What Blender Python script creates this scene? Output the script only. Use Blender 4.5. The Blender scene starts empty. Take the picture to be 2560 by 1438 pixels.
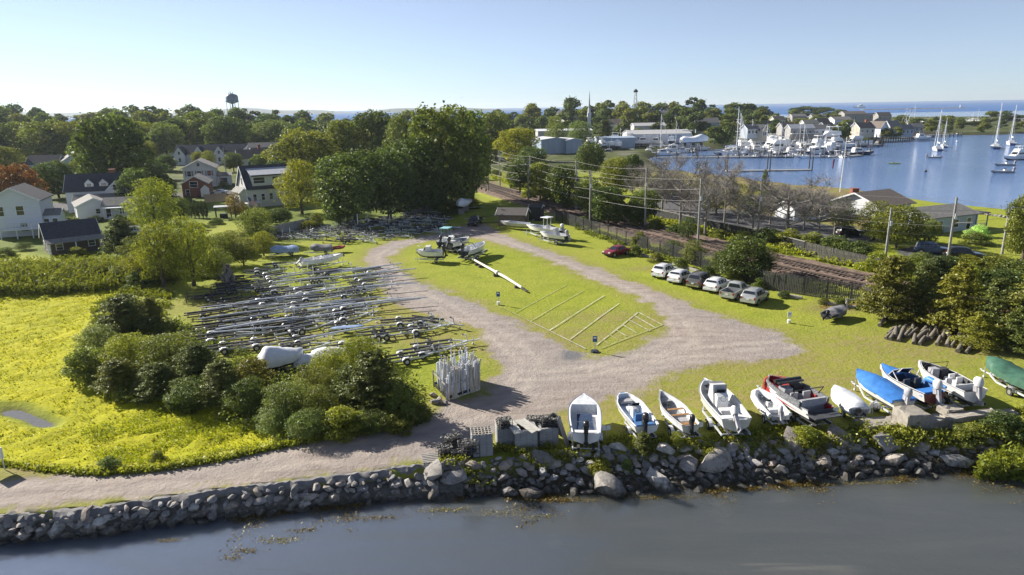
import bpy, bmesh, math, random
import numpy as np
from mathutils import Vector, Matrix
random.seed(7)
rng = np.random.default_rng(7)
R = math.radians
sc = bpy.context.scene
COL = sc.collection
# ------------------------------------------------------------------ camera
CAM_H, PITCH, ROLL, F = 22.0, R(14.75), R(-0.95), 1707.0
RC = Matrix.Rotation(math.pi / 2 - PITCH, 3, 'X') @ Matrix.Rotation(ROLL, 3, 'Z')
cd = bpy.data.cameras.new('camera')
cd.lens, cd.sensor_width, cd.sensor_fit = 24.0, 36.0, 'HORIZONTAL'
cd.clip_start, cd.clip_end = 0.5, 60000
cam = bpy.data.objects.new('camera', cd)
COL.objects.link(cam)
cam.matrix_world = Matrix.Translation((0, 0, CAM_H)) @ RC.to_4x4()
sc.camera = cam
# ------------------------------------------------------------------ light
SUN_EL, SUN_AZ = R(28), math.atan2(-0.84, 0.54)      # azimuth from +Y towards +X
sdir = Vector((math.sin(SUN_AZ) * math.cos(SUN_EL), math.cos(SUN_AZ) * math.cos(SUN_EL), math.sin(SUN_EL)))
w = bpy.data.worlds.new('World')
sc.world = w
w.use_nodes = True
nt = w.node_tree
bg = nt.nodes['Background']
sky = nt.nodes.new('ShaderNodeTexSky')
sky.sky_type = 'NISHITA'
sky.sun_disc = False
sky.sun_elevation = SUN_EL
sky.sun_rotation = SUN_AZ
sky.altitude = 1500
sky.air_density, sky.dust_density, sky.ozone_density = 0.85, 0.0, 7.0
hs = nt.nodes.new('ShaderNodeHueSaturation')
hs.inputs['Saturation'].default_value = 0.62
nt.links.new(sky.outputs[0], hs.inputs['Color'])
nt.links.new(hs.outputs[0], bg.inputs[0])
bg.inputs[1].default_value = 0.063
sd_ = bpy.data.lights.new('sun', 'SUN')
sd_.energy, sd_.angle, sd_.color = 5.0, R(0.53), (1.0, 0.93, 0.82)
sun = bpy.data.objects.new('sun', sd_)
COL.objects.link(sun)
sun.rotation_euler = (-sdir).to_track_quat('-Z', 'Y').to_euler()
vs = sc.view_settings
vs.view_transform, vs.look, vs.gamma, vs.use_curve_mapping = 'Standard', 'None', 1.0, False
vs.exposure = 1.08
sc.render.engine = 'CYCLES'
sc.cycles.use_denoising = True
sc.cycles.max_bounces = 6
sc.cycles.diffuse_bounces = 3
sc.cycles.glossy_bounces = 3
sc.cycles.transparent_max_bounces = 12
sc.cycles.transmission_bounces = 3
sc.cycles.caustics_reflective = sc.cycles.caustics_refractive = False


# ------------------------------------------------------------------ place helpers
def ray(u, v):
    return RC @ Vector(((u - 1280) / F, -(v - 719) / F, -1.0))


def onz(u, v, z=0.0):
    d = ray(u, v)
    t = (z - CAM_H) / min(d.z, -1e-4)
    return Vector((d.x * t, d.y * t, z))


def depth(p):
    return -(RC.transposed() @ (Vector(p) - Vector((0, 0, CAM_H)))).z


def ppm(p):                       # photo pixels per metre at a place
    return F / max(depth(p), 1.0)


def poly_sd(px, py, poly):
    """signed distance, positive inside"""
    poly = np.asarray(poly, float)
    d2 = np.full(px.shape, 1e18)
    ins = np.zeros(px.shape, bool)
    n = len(poly)
    for i in range(n):
        ax, ay = poly[i]
        bx, by = poly[(i + 1) % n]
        ex, ey = bx - ax, by - ay
        wx, wy = px - ax, py - ay
        t = np.clip((wx * ex + wy * ey) / max(ex * ex + ey * ey, 1e-9), 0, 1)
        dx, dy = wx - ex * t, wy - ey * t
        d2 = np.minimum(d2, dx * dx + dy * dy)
        c = ((ay <= py) != (by <= py)) & (px < (bx - ax) * (py - ay) / np.where(by == ay, 1e-9, by - ay) + ax)
        ins ^= c
    d = np.sqrt(d2)
    return np.where(ins, d, -d)


def line_d(px, py, pts):
    d2 = np.full(px.shape, 1e18)
    for (ax, ay), (bx, by) in zip(pts[:-1], pts[1:]):
        ex, ey = bx - ax, by - ay
        wx, wy = px - ax, py - ay
        t = np.clip((wx * ex + wy * ey) / max(ex * ex + ey * ey, 1e-9), 0, 1)
        d2 = np.minimum(d2, (wx - ex * t) ** 2 + (wy - ey * t) ** 2)
    return np.sqrt(d2)


def sstep(a, b, x):
    t = np.clip((x - a) / (b - a), 0, 1)
    return t * t * (3 - 2 * t)


def wpoly(pts, z=0.0):
    return [tuple(onz(u, v, z).xy) for u, v in pts]


# ------------------------------------------------------------------ terrain
WATER = -1.35
TOPS = [onz(u, v, 0.0) for u, v in [(-300, 1318), (0, 1292), (200, 1278), (400, 1250), (600, 1222), (760, 1205), (950, 1180), (1010, 1170), (1100, 1163), (1250, 1152), (1400, 1136), (1600, 1122), (1800, 1108), (2000, 1100), (2200, 1098), (2400, 1098), (2560, 1096), (2900, 1100)]]
BOTS = [onz(u, v, WATER) for u, v in [(-300, 1366), (0, 1345), (152, 1333), (305, 1317), (400, 1308), (487, 1297), (640, 1280), (787, 1264), (881, 1254), (975, 1246), (1100, 1240), (1225, 1236), (1350, 1234), (1550, 1228), (1712, 1222), (1837, 1210), (1962, 1200), (2087, 1194), (2245, 1188), (2446, 1174), (2560, 1182), (2900, 1186)]]
tX, tY = np.array([p.x for p in TOPS]), np.array([p.y for p in TOPS])
bX, bY = np.array([p.x for p in BOTS]), np.array([p.y for p in BOTS])
topY = lambda x: np.interp(x, tX, tY)
botY = lambda x: np.minimum(np.interp(x, bX, bY), topY(x) - 0.25)
MARSH = wpoly([(-260, 735), (0, 732), (150, 728), (260, 712), (330, 715), (262, 760), (222, 800), (190, 850), (170, 900), (200, 965), (330, 1000), (470, 1012), (560, 1040), (650, 1080), (690, 1112), (560, 1140), (420, 1162), (250, 1178), (60, 1168), (0, 1150), (-260, 1170)], -0.7)
HARB = wpoly([(1600, 396), (1640, 428), (1750, 442), (1880, 456), (1960, 470), (2130, 486), (2200, 500), (2340, 522), (2450, 533), (2560, 547), (3000, 600), (3600, 500), (3600, 330), (2900, 334), (2560, 333), (2480, 337), (2400, 338), (2330, 336), (2280, 346), (2200, 348), (2130, 352), (2050, 355), (1980, 352), (1900, 358), (1840, 362), (1790, 372), (1740, 370), (1690, 374), (1640, 386)], WATER)
SEA = [(-3000, 1500), (-150, 1500), (60, 1480), (260, 1250), (480, 1120), (640, 980), (800, 960), (1100, 1010), (2400, 900), (9000, 900), (9000, 9000), (-3000, 9000)]
HILL = [(-520, 430, 6, 240), (-330, 520, 4, 180), (120, 600, 6, 140), (230, 690, 3, 120), (40, 420, 2, 100)]
POND = wpoly([(-10, 1010), (60, 1012), (102, 1032), (146, 1051), (140, 1066), (88, 1063), (48, 1044), (-10, 1032)], -0.7)


def hgt(x, y):
    x, y = np.asarray(x, float), np.asarray(y, float)
    z = np.zeros(np.broadcast(x, y).shape)
    x, y = np.broadcast_to(x, z.shape), np.broadcast_to(y, z.shape)
    for hx, hy, hh, hr in HILL:
        z = z + hh * np.exp(-((x - hx) ** 2 + (y - hy) ** 2) / (hr * hr)) * sstep(150, 260, y)
    z = z - 0.7 * sstep(-2.5, 1.5, poly_sd(x, y, MARSH))
    z = z - 0.55 * sstep(-0.5, 0.8, poly_sd(x, y, POND))
    z = z + 0.45 * sstep(-1.5, 0.5, poly_sd(x, y, BALLAST))
    far = sstep(0, 8, poly_sd(x, y, HARB))
    z = z * (1 - far) - 4.0 * far
    far = sstep(0, 30, poly_sd(x, y, SEA))
    z = z * (1 - far) - 4.0 * far
    t, b = topY(x), botY(x)
    k = np.clip((t - y) / (t - b), 0, 3)
    shore = np.where(k <= 1, k * WATER, WATER - (k - 1) * 1.6)
    shore = np.maximum(shore, -4.0)
    return np.where(y < t, np.minimum(z, shore), z)


BALLAST = wpoly([(1150, 440), (1215, 452), (1290, 478), (1400, 508), (1560, 545), (1740, 590), (1930, 636), (2150, 683), (2320, 722), (2600, 790), (2600, 850), (2320, 790), (2150, 724), (1930, 690), (1800, 652), (1600, 606), (1430, 553), (1320, 522), (1195, 482), (1120, 460)])


def at(u, v, dz=0.0):
    """the ground point seen at photo pixel (u, v)"""
    p = onz(u, v, 0.0)
    for _ in range(7):
        p = onz(u, v, float(hgt(p.x, p.y)) + dz)
    return p


def gz(x, y):
    return float(hgt(x, y))


# ------------------------------------------------------------------ object helpers
def link(o, parent=None):
    COL.objects.link(o)
    if parent is not None:
        o.parent = parent
    return o


def thing(name, label, cat, loc=(0, 0, 0), rz=0.0, group=None):
    o = bpy.data.objects.new(name, None)
    o.empty_display_size = 0.3
    link(o)
    o.location, o.rotation_euler = loc, (0, 0, rz)
    o['label'], o['category'] = label, cat
    if group:
        o['group'] = group
    return o


def tag(o, label, cat, group=None):
    o['label'], o['category'] = label, cat
    if group:
        o['group'] = group
    return o


def dup(root, loc, rz=0.0, label=None, group=None, scale=None):
    r = root.copy()
    COL.objects.link(r)
    r.location, r.rotation_euler = loc, (0, 0, rz)
    if scale:
        r.scale = scale
    if label:
        r['label'] = label
    if group:
        r['group'] = group
    for ch in root.children:
        c = ch.copy()
        COL.objects.link(c)
        c.parent = r
        for g in ch.children:
            d = g.copy()
            COL.objects.link(d)
            d.parent = c
    return r


class MB:
    def __init__(s):
        s.v, s.f, s.m = [], [], []

    def add(s, vs, fs, mi=0):
        o = len(s.v)
        s.v.extend([tuple(p) for p in vs])
        s.f.extend([tuple(i + o for i in f) for f in fs])
        s.m.extend([mi] * len(fs))
        return s

    def box(s, c, sz, mi=0, rz=0.0, M=None, top=1.0):
        x, y, z = sz[0] / 2, sz[1] / 2, sz[2] / 2
        pts = [Vector((i * x * (top if k > 0 else 1), j * y * (top if k > 0 else 1), k * z)) for k in (-1, 1) for j in (-1, 1) for i in (-1, 1)]
        if M is None:
            M = Matrix.Rotation(rz, 3, 'Z')
        c = Vector(c)
        return s.add([M @ p + c for p in pts], [(0, 2, 3, 1), (4, 5, 7, 6), (0, 1, 5, 4), (2, 6, 7, 3), (0, 4, 6, 2), (1, 3, 7, 5)], mi)

    def bar(s, a, b, w, h, mi=0):
        a, b = Vector(a), Vector(b)
        d = b - a
        L = d.length
        if L < 1e-5:
            return s
        d.normalize()
        side = d.cross(Vector((0, 0, 1)))
        if side.length < 1e-3:
            side = Vector((1, 0, 0))
        side.normalize()
        up = side.cross(d)
        M = Matrix((d, side, up)).transposed()
        return s.box((a + b) / 2, (L, w, h), mi, M=M)

    def tube(s, a, b, r0, r1=None, n=8, mi=0, caps=True):
        return s.path([a, b], [r0, r0 if r1 is None else r1], n, mi, caps)

    def path(s, pts, rad, n=8, mi=0, caps=True):
        pts = [Vector(p) for p in pts]
        if not isinstance(rad, (list, tuple)):
            rad = [rad] * len(pts)
        o = len(s.v)
        prev = None
        for i, p in enumerate(pts):
            d = (pts[min(i + 1, len(pts) - 1)] - pts[max(i - 1, 0)])
            if d.length < 1e-6:
                d = Vector((0, 0, 1))
            d.normalize()
            ref = Vector((0, 0, 1)) if abs(d.z) < 0.9 else Vector((1, 0, 0))
            a = d.cross(ref).normalized() if prev is None else (prev - d * prev.dot(d)).normalized()
            prev = a
            b = d.cross(a)
            for k in range(n):
                t = 2 * math.pi * k / n
                s.v.append(tuple(p + (a * math.cos(t) + b * math.sin(t)) * rad[i]))
        for i in range(len(pts) - 1):
            for k in range(n):
                s.f.append((o + i * n + k, o + i * n + (k + 1) % n, o + (i + 1) * n + (k + 1) % n, o + (i + 1) * n + k))
                s.m.append(mi)
        if caps:
            s.f.append(tuple(o + k for k in range(n))[::-1])
            e = o + (len(pts) - 1) * n
            s.f.append(tuple(e + k for k in range(n)))
            s.m += [mi, mi]
        return s

    def prism(s, poly, a, b, axis='z', mi=0):
        """polygon in the plane across axis, from a to b along it"""
        def P(p, t):
            return {'z': (p[0], p[1], t), 'y': (p[0], t, p[1]), 'x': (t, p[0], p[1])}[axis]
        n = len(poly)
        vs = [P(p, a) for p in poly] + [P(p, b) for p in poly]
        fs = [tuple(range(n))[::-1], tuple(range(n, 2 * n))] + [(i, (i + 1) % n, n + (i + 1) % n, n + i) for i in range(n)]
        return s.add(vs, fs, mi)

    def loft(s, secs, mi=0, caps=True, closed=True, mis=None):
        o = len(s.v)
        n = len(secs[0])
        for q in secs:
            s.v.extend([tuple(p) for p in q])
        for i in range(len(secs) - 1):
            for k in range(n if closed else n - 1):
                s.f.append((o + i * n + k, o + i * n + (k + 1) % n, o + (i + 1) * n + (k + 1) % n, o + (i + 1) * n + k))
                s.m.append(mi if mis is None else mis[k])
        if caps:
            s.f.append(tuple(o + k for k in range(n))[::-1])
            e = o + (len(secs) - 1) * n
            s.f.append(tuple(e + k for k in range(n)))
            s.m += [mi, mi]
        return s

    def mesh(s, name, mats, smooth=None):
        me = bpy.data.meshes.new(name)
        me.from_pydata(s.v, [], s.f)
        for m in (mats if isinstance(mats, (list, tuple)) else [mats]):
            me.materials.append(m)
        if s.m:
            me.polygons.foreach_set('material_index', np.array(s.m, dtype=np.int32))
        if smooth:
            me.polygons.foreach_set('use_smooth', np.ones(len(me.polygons), dtype=bool))
            if smooth is not True:
                me.set_sharp_from_angle(angle=R(smooth))
        me.update()
        return me

    def build(s, name, mats, parent=None, smooth=None, loc=None, rz=0.0):
        o = bpy.data.objects.new(name, s.mesh(name, mats, smooth))
        link(o, parent)
        if loc is not None:
            o.location = loc
        if rz:
            o.rotation_euler = (0, 0, rz)
        return o


def inst(name, me, parent=None, loc=(0, 0, 0), rot=(0, 0, 0), scale=(1, 1, 1)):
    o = bpy.data.objects.new(name, me)
    link(o, parent)
    o.location, o.rotation_euler, o.scale = loc, rot, scale
    return o


# ------------------------------------------------------------------ materials
MATS = {}


def N(nt, typ, **kw):
    n = nt.nodes.new(typ)
    for k, v in kw.items():
        if k.startswith('i_'):
            n.inputs[k[2:].replace('_', ' ')].default_value = v
        else:
            setattr(n, k, v)
    return n


def ramp(nt, stops, fac=None):
    r = nt.nodes.new('ShaderNodeValToRGB')
    e = r.color_ramp.elements
    while len(e) < len(stops):
        e.new(0.5)
    for el, (p, c) in zip(e, stops):
        el.position = p
        el.color = (c[0], c[1], c[2], 1) if not isinstance(c, (int, float)) else (c, c, c, 1)
    if fac is not None:
        nt.links.new(fac, r.inputs[0])
    return r


def mixc(nt, fac, a, b, mode='MIX'):
    m = nt.nodes.new('ShaderNodeMix')
    m.data_type = 'RGBA'
    m.blend_type = mode
    for sock, val in ((m.inputs[0], fac), (m.inputs[6], a), (m.inputs[7], b)):
        if isinstance(val, (int, float)):
            sock.default_value = val
        elif isinstance(val, tuple):
            sock.default_value = (*val[:3], 1)
        else:
            nt.links.new(val, sock)
    return m.outputs[2]


def mth(nt, op, a, b=None, clamp=False):
    m = nt.nodes.new('ShaderNodeMath')
    m.operation = op
    m.use_clamp = clamp
    for i, val in enumerate((a, b)):
        if val is None:
            continue
        if isinstance(val, (int, float)):
            m.inputs[i].default_value = val
        else:
            nt.links.new(val, m.inputs[i])
    return m.outputs[0]


def noise(nt, scale, detail=4, vec=None, rough=0.55, dist=0.0):
    n = nt.nodes.new('ShaderNodeTexNoise')
    n.inputs['Scale'].default_value = scale
    n.inputs['Detail'].default_value = detail
    n.inputs['Roughness'].default_value = rough
    n.inputs['Distortion'].default_value = dist
    if vec is not None:
        nt.links.new(vec, n.inputs['Vector'])
    return n.outputs[0]


def new_mat(name):
    m = bpy.data.materials.new(name)
    m.use_nodes = True
    return m, m.node_tree, m.node_tree.nodes['Principled BSDF']


def mat(name, col, rough=0.6, metal=0.0, var=0.12, scale=3.0, bump=0.0, bscale=None, dirt=None, spec=0.5, coat=0.0, stretch=None, dirt_at=0.55):
    """painted or raw surface: mottled base colour, optional wear colour and fine relief"""
    if name in MATS:
        return MATS[name]
    m, nt, b = new_mat(name)
    geo = nt.nodes.new('ShaderNodeTexCoord')
    vec = geo.outputs['Object']
    if stretch:
        mp = N(nt, 'ShaderNodeMapping')
        mp.inputs['Scale'].default_value = stretch
        nt.links.new(vec, mp.inputs[0])
        vec = mp.outputs[0]
    f = noise(nt, scale, 5, vec)
    lo = tuple(max(0, c * (1 - var * 1.6)) for c in col)
    hi = tuple(min(1, c * (1 + var)) for c in col)
    c = ramp(nt, [(0.3, lo), (0.7, hi)], f).outputs[0]
    if dirt:
        d = noise(nt, scale * 0.45 + 0.3, 6, vec, 0.7)
        k = ramp(nt, [(dirt_at, 0.0), (dirt_at + 0.2, 1.0)], d).outputs[0]
        c = mixc(nt, k, c, dirt)
    oi = nt.nodes.new('ShaderNodeObjectInfo')
    k = mth(nt, 'ADD', mth(nt, 'MULTIPLY', oi.outputs['Random'], 0.16), 0.92)
    c = mixc(nt, 1.0, c, k, 'MULTIPLY')
    nt.links.new(c, b.inputs['Base Color'])
    b.inputs['Roughness'].default_value = rough
    b.inputs['Metallic'].default_value = metal
    b.inputs['Specular IOR Level'].default_value = spec
    b.inputs['Coat Weight'].default_value = coat
    if bump:
        bn = nt.nodes.new('ShaderNodeBump')
        bn.inputs['Strength'].default_value = bump
        bn.inputs['Distance'].default_value = 0.05
        nt.links.new(noise(nt, bscale or scale * 4, 5, vec, 0.65), bn.inputs['Height'])
        nt.links.new(bn.outputs[0], b.inputs['Normal'])
    MATS[name] = m
    return m
# ------------------------------------------------------------------ ground
GRAVEL = wpoly([(-300, 1207), (0, 1197), (150, 1190), (300, 1177), (470, 1157), (640, 1127), (760, 1107), (900, 1087), (1000, 1072), (1068, 1050), (1078, 1022), (1100, 1008), (1150, 1003), (1205, 978), (1238, 940), (1240, 900), (1222, 860), (1195, 822), (1150, 803), (1080, 787), (1010, 770), (965, 742), (952, 712), (938, 680), (913, 650), (922, 628), (975, 606), (1060, 590), (1110, 582), (1150, 566), (1200, 558), (1235, 572), (1250, 585), (1315, 607), (1371, 627), (1431, 649), (1493, 669), (1561, 699), (1623, 719), (1680, 744), (1735, 767), (1810, 792), (1885, 814), (1960, 834), (1990, 865), (1985, 888), (1880, 902), (1800, 912), (1720, 924), (1660, 947), (1600, 976), (1500, 1003), (1420, 1030), (1330, 1060), (1240, 1080), (1190, 1112), (1130, 1138), (1060, 1152), (960, 1164), (800, 1190), (600, 1215), (400, 1240), (200, 1267), (0, 1281), (-300, 1306)])
ISLAND = wpoly([(975, 642), (1000, 622), (1060, 603), (1130, 594), (1195, 596), (1268, 614), (1330, 634), (1386, 656), (1443, 681), (1498, 704), (1573, 731), (1620, 760), (1668, 800), (1655, 830), (1610, 860), (1560, 888), (1495, 902), (1445, 882), (1400, 856), (1330, 825), (1250, 788), (1180, 757), (1110, 727), (1040, 702), (995, 672)])
ASPH = [wpoly(q) for q in ([(1620, 478), (1700, 470), (1800, 520), (1900, 535), (2060, 560), (2200, 600), (2140, 612), (1960, 582), (1800, 560), (1700, 540), (1620, 512)],
                           [(40, 520), (120, 508), (220, 505), (210, 528), (140, 530), (60, 534)],
                           [(430, 492), (470, 478), (600, 476), (640, 480), (600, 492)],
                           [(195, 585), (330, 580), (300, 612), (215, 610)],
                           [(2240, 625), (2330, 605), (2430, 625), (2440, 645), (2260, 650)])]
DIRT = wpoly([(2030, 775), (2200, 770), (2250, 800), (2330, 850), (2420, 868), (2700, 890), (2800, 850), (2800, 800), (2560, 780), (2300, 770), (2200, 765), (2080, 758)])
SPARSE = [(1455, 838, 7, 4), (1525, 795, 6, 3), (1590, 800, 4, 3), (1410, 860, 5, 2), (1360, 1050, 7, 3), (1560, 1030, 9, 4), (1800, 1000, 12, 4), (2050, 960, 12, 5), (2300, 870, 12, 6), (900, 780, 9, 5), (980, 800, 6, 3), (1040, 845, 7, 3), (700, 760, 14, 6), (640, 850, 10, 5), (1130, 870, 5, 2), (1950, 905, 9, 4), (1610, 672, 3, 1.5), (2180, 860, 9, 3), (1230, 810, 8, 2), (1100, 760, 7, 2), (1330, 860, 5, 1.5)]
DAMP = wpoly([(1402, 878), (1468, 874), (1452, 897), (1428, 905), (1400, 898)])
DRYV = wpoly([(0, 1150), (120, 1172), (240, 1182), (420, 1168), (640, 1122), (760, 1104), (640, 1130), (470, 1160), (300, 1182), (150, 1200), (0, 1204)])


GARDEN_SHADE = [wpoly(q) for q in ([(-300, 440), (430, 440), (700, 440), (820, 560), (790, 600), (700, 610), (650, 560), (500, 550), (470, 640), (330, 650), (160, 650), (60, 628), (-300, 640)], [(820, 440), (1190, 440), (1190, 520), (1100, 560), (960, 555), (800, 590)])]  # garden areas where the grass is coloured darker for tree shade
SCRUB = [wpoly(q) for q in ([(1560, 365), (1650, 410), (1760, 422), (1900, 440), (2130, 468), (2222, 486), (2200, 545), (2140, 580), (1900, 545), (1760, 520), (1600, 480)],)]
RUTS = [wpoly(q) for q in ([(-200, 1262), (0, 1237), (300, 1214), (600, 1170), (900, 1120), (1080, 1082), (1200, 1022), (1300, 960), (1325, 900), (1250, 842), (1120, 772), (1020, 722), (968, 665), (960, 637), (1010, 610), (1100, 592)], [(1310, 940), (1450, 932), (1600, 900), (1715, 850), (1690, 800), (1600, 742), (1480, 690), (1350, 641), (1250, 602), (1150, 584)], [(1500, 925), (1700, 885), (1850, 868), (1960, 862)])]


def ground_attrs(X, Y):
    rut = np.zeros_like(X)
    for q in RUTS:
        d = line_d(X, Y, q)
        rut = np.maximum(rut, np.exp(-((np.abs(d - 0.85)) / 0.42) ** 2))
        rut = np.maximum(rut, -1 * np.exp(-(d / 0.45) ** 2)) if False else rut
    sdg = np.minimum(poly_sd(X, Y, GRAVEL), -poly_sd(X, Y, ISLAND))
    marsh = sstep(-2.0, 1.0, poly_sd(X, Y, MARSH)) * (1 - sstep(-0.9, -0.1, poly_sd(X, Y, POND)))
    bal = sstep(-0.6, 0.3, poly_sd(X, Y, BALLAST))
    asp = np.zeros_like(X)
    for q in ASPH:
        asp = np.maximum(asp, sstep(-0.4, 0.4, poly_sd(X, Y, q)))
    dirt = sstep(-3.0, 2.0, poly_sd(X, Y, DIRT))
    dirt = np.maximum(dirt, 0.8 * sstep(-0.8, 0.4, poly_sd(X, Y, DRYV)))
    sp = np.zeros_like(X)
    for u, v, rx, ry in SPARSE:
        p = onz(u, v)
        sp = np.maximum(sp, np.exp(-(((X - p.x) / rx) ** 2 + ((Y - p.y) / ry) ** 2)))
    lawn_shade = np.zeros_like(X)
    for q in GARDEN_SHADE:
        lawn_shade = np.maximum(lawn_shade, sstep(-2, 2, poly_sd(X, Y, q)))
    for q in SCRUB:
        dirt = np.maximum(dirt, 0.9 * sstep(-3, 2, poly_sd(X, Y, q)))
    damp = sstep(-0.2, 0.4, poly_sd(X, Y, DAMP))
    low = 1 - sstep(-1.3, -0.75, hgt(X, Y)) * 1.0
    return dict(sdg=np.clip(sdg, -8, 8), marsh=marsh, ballast=bal, asphalt=asp, dirt=dirt, sparse=sp, damp=damp, low=np.maximum(low, sstep(-0.12, -0.5, hgt(X, Y)) * (Y < topY(X)) * sstep(-7, -5, X)), rut=rut, garden=lawn_shade, town=np.maximum(sstep(215, 265, Y + 0.25 * np.minimum(X, 0)), 0.75 * sstep(168, 190, Y) * sstep(-40, -60, X)))


def ground_material():
    m, nt, b = new_mat('ground_cover')
    L = nt.links
    tc = nt.nodes.new('ShaderNodeTexCoord')
    P = tc.outputs['Object']

    def A(n):
        a = nt.nodes.new('ShaderNodeAttribute')
        a.attribute_name = n
        return a.outputs['Fac']
    n_big, n_mid, n_fine = noise(nt, 0.055, 4, P), noise(nt, 0.35, 6, P, 0.65), noise(nt, 3.2, 6, P, 0.7)
    n_clod = noise(nt, 1.1, 6, P, 0.72, 0.4)
    grass = ramp(nt, [(0.25, (0.155, 0.205, 0.014)), (0.5, (0.265, 0.310, 0.026)), (0.75, (0.335, 0.350, 0.040))], n_mid).outputs[0]
    grass = mixc(nt, ramp(nt, [(0.35, 0.0), (0.75, 0.75)], n_big).outputs[0], grass, (0.33, 0.32, 0.06))
    grass = mixc(nt, ramp(nt, [(0.3, 0.65), (0.6, 0.0)], n_fine).outputs[0], grass, (0.13, 0.17, 0.014))
    grass = mixc(nt, mth(nt, 'MULTIPLY', A('garden'), 0.85), grass, ramp(nt, [(0.3, (0.065, 0.10, 0.016)), (0.7, (0.13, 0.175, 0.028))], n_mid).outputs[0])  # shade of the trees painted into the garden grass colour
    # thin, dry grass
    dry = ramp(nt, [(0.3, (0.17, 0.15, 0.045)), (0.7, (0.30, 0.26, 0.10))], n_clod).outputs[0]
    spn = mth(nt, 'MULTIPLY', A('sparse'), ramp(nt, [(0.38, 0.25), (0.62, 1.25)], n_clod).outputs[0], True)
    col = mixc(nt, spn, grass, dry)
    # marsh
    mg = ramp(nt, [(0.3, (0.31, 0.32, 0.010)), (0.5, (0.41, 0.40, 0.012)), (0.75, (0.50, 0.46, 0.018))], noise(nt, 0.16, 6, P, 0.6, 1.2)).outputs[0]
    mg = mixc(nt, ramp(nt, [(0.3, 0.6), (0.55, 0.0)], n_fine).outputs[0], mg, (0.16, 0.20, 0.012))
    col = mixc(nt, A('marsh'), col, mg)
    # dirt
    dcol = ramp(nt, [(0.3, (0.13, 0.095, 0.05)), (0.7, (0.27, 0.21, 0.11))], n_clod).outputs[0]
    dk = mth(nt, 'MULTIPLY', A('dirt'), ramp(nt, [(0.35, 0.3), (0.6, 1.3)], n_mid).outputs[0], True)
    col = mixc(nt, dk, col, dcol)
    # gravel drive with ragged edge
    mp = N(nt, 'ShaderNodeMapping')
    mp.inputs['Rotation'].default_value = (0, 0, R(-14))
    mp.inputs['Scale'].default_value = (0.35, 1.3, 1)
    L.new(P, mp.inputs[0])
    streak = noise(nt, 0.75, 6, mp.outputs[0], 0.62, 0.3)
    g1 = ramp(nt, [(0.25, (0.19, 0.158, 0.138)), (0.5, (0.31, 0.262, 0.232)), (0.8, (0.43, 0.375, 0.335))], streak).outputs[0]
    g2 = ramp(nt, [(0.3, (0.20, 0.183, 0.172)), (0.7, (0.35, 0.315, 0.295))], n_clod).outputs[0]
    gcol = mixc(nt, ramp(nt, [(0.4, 0.0), (0.6, 1.0)], noise(nt, 0.045, 3, P)).outputs[0], g1, g2)
    gcol = mixc(nt, ramp(nt, [(0.55, 0.0), (0.72, 0.45)], noise(nt, 9.0, 4, P, 0.7)).outputs[0], gcol, (0.12, 0.105, 0.09))
    gcol = mixc(nt, mth(nt, 'MULTIPLY', A('rut'), ramp(nt, [(0.35, 0.1), (0.6, 0.75)], n_mid).outputs[0]), gcol, (0.43, 0.375, 0.325))
    gcol = mixc(nt, mth(nt, 'MULTIPLY', A('damp'), 0.85), gcol, (0.13, 0.135, 0.145))
    edge = mth(nt, 'ADD', A('sdg'), mth(nt, 'MULTIPLY', mth(nt, 'SUBTRACT', n_mid, 0.5), 6.0))
    edge = mth(nt, 'ADD', edge, mth(nt, 'MULTIPLY', mth(nt, 'SUBTRACT', n_fine, 0.5), 1.6))
    ek = N(nt, 'ShaderNodeMapRange')
    ek.inputs['From Min'].default_value, ek.inputs['From Max'].default_value = -0.5, 0.5
    L.new(edge, ek.inputs['Value'])
    fr = N(nt, 'ShaderNodeMapRange')
    fr.inputs['From Min'].default_value, fr.inputs['From Max'].default_value = -2.6, 0.2
    L.new(edge, fr.inputs['Value'])
    col = mixc(nt, mth(nt, 'MULTIPLY', fr.outputs[0], 0.6), col, dry)
    col = mixc(nt, ek.outputs[0], col, gcol)
    tcol = ramp(nt, [(0.35, (0.045, 0.058, 0.020)), (0.55, (0.085, 0.10, 0.03)), (0.68, (0.17, 0.165, 0.15))], noise(nt, 0.045, 5, P, 0.7)).outputs[0]
    col = mixc(nt, A('town'), col, tcol)
    # asphalt
    acol = ramp(nt, [(0.3, (0.075, 0.075, 0.08)), (0.7, (0.135, 0.135, 0.14))], n_clod).outputs[0]
    col = mixc(nt, A('asphalt'), col, acol)
    # ballast
    bcol = ramp(nt, [(0.25, (0.07, 0.048, 0.038)), (0.5, (0.20, 0.145, 0.115)), (0.75, (0.32, 0.24, 0.195))], noise(nt, 1.6, 6, P, 0.8)).outputs[0]
    col = mixc(nt, A('ballast'), col, bcol)
    # wet mud and stone below the tide line
    mud = ramp(nt, [(0.3, (0.035, 0.032, 0.022)), (0.7, (0.10, 0.085, 0.055))], n_fine).outputs[0]
    lowk = mth(nt, 'MULTIPLY', A('low'), mth(nt, 'SUBTRACT', 1.0, A('marsh')), True)
    col = mixc(nt, lowk, col, mud)
    L.new(col, b.inputs['Base Color'])
    b.inputs['Roughness'].default_value = 0.95
    b.inputs['Specular IOR Level'].default_value = 0.15
    bp = nt.nodes.new('ShaderNodeBump')
    bp.inputs['Strength'].default_value = 0.9
    bp.inputs['Distance'].default_value = 0.10
    hh = mth(nt, 'ADD', n_fine, mth(nt, 'MULTIPLY', n_clod, 1.2))
    L.new(hh, bp.inputs['Height'])
    L.new(bp.outputs[0], b.inputs['Normal'])
    return m


GMAT = ground_material()


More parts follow.
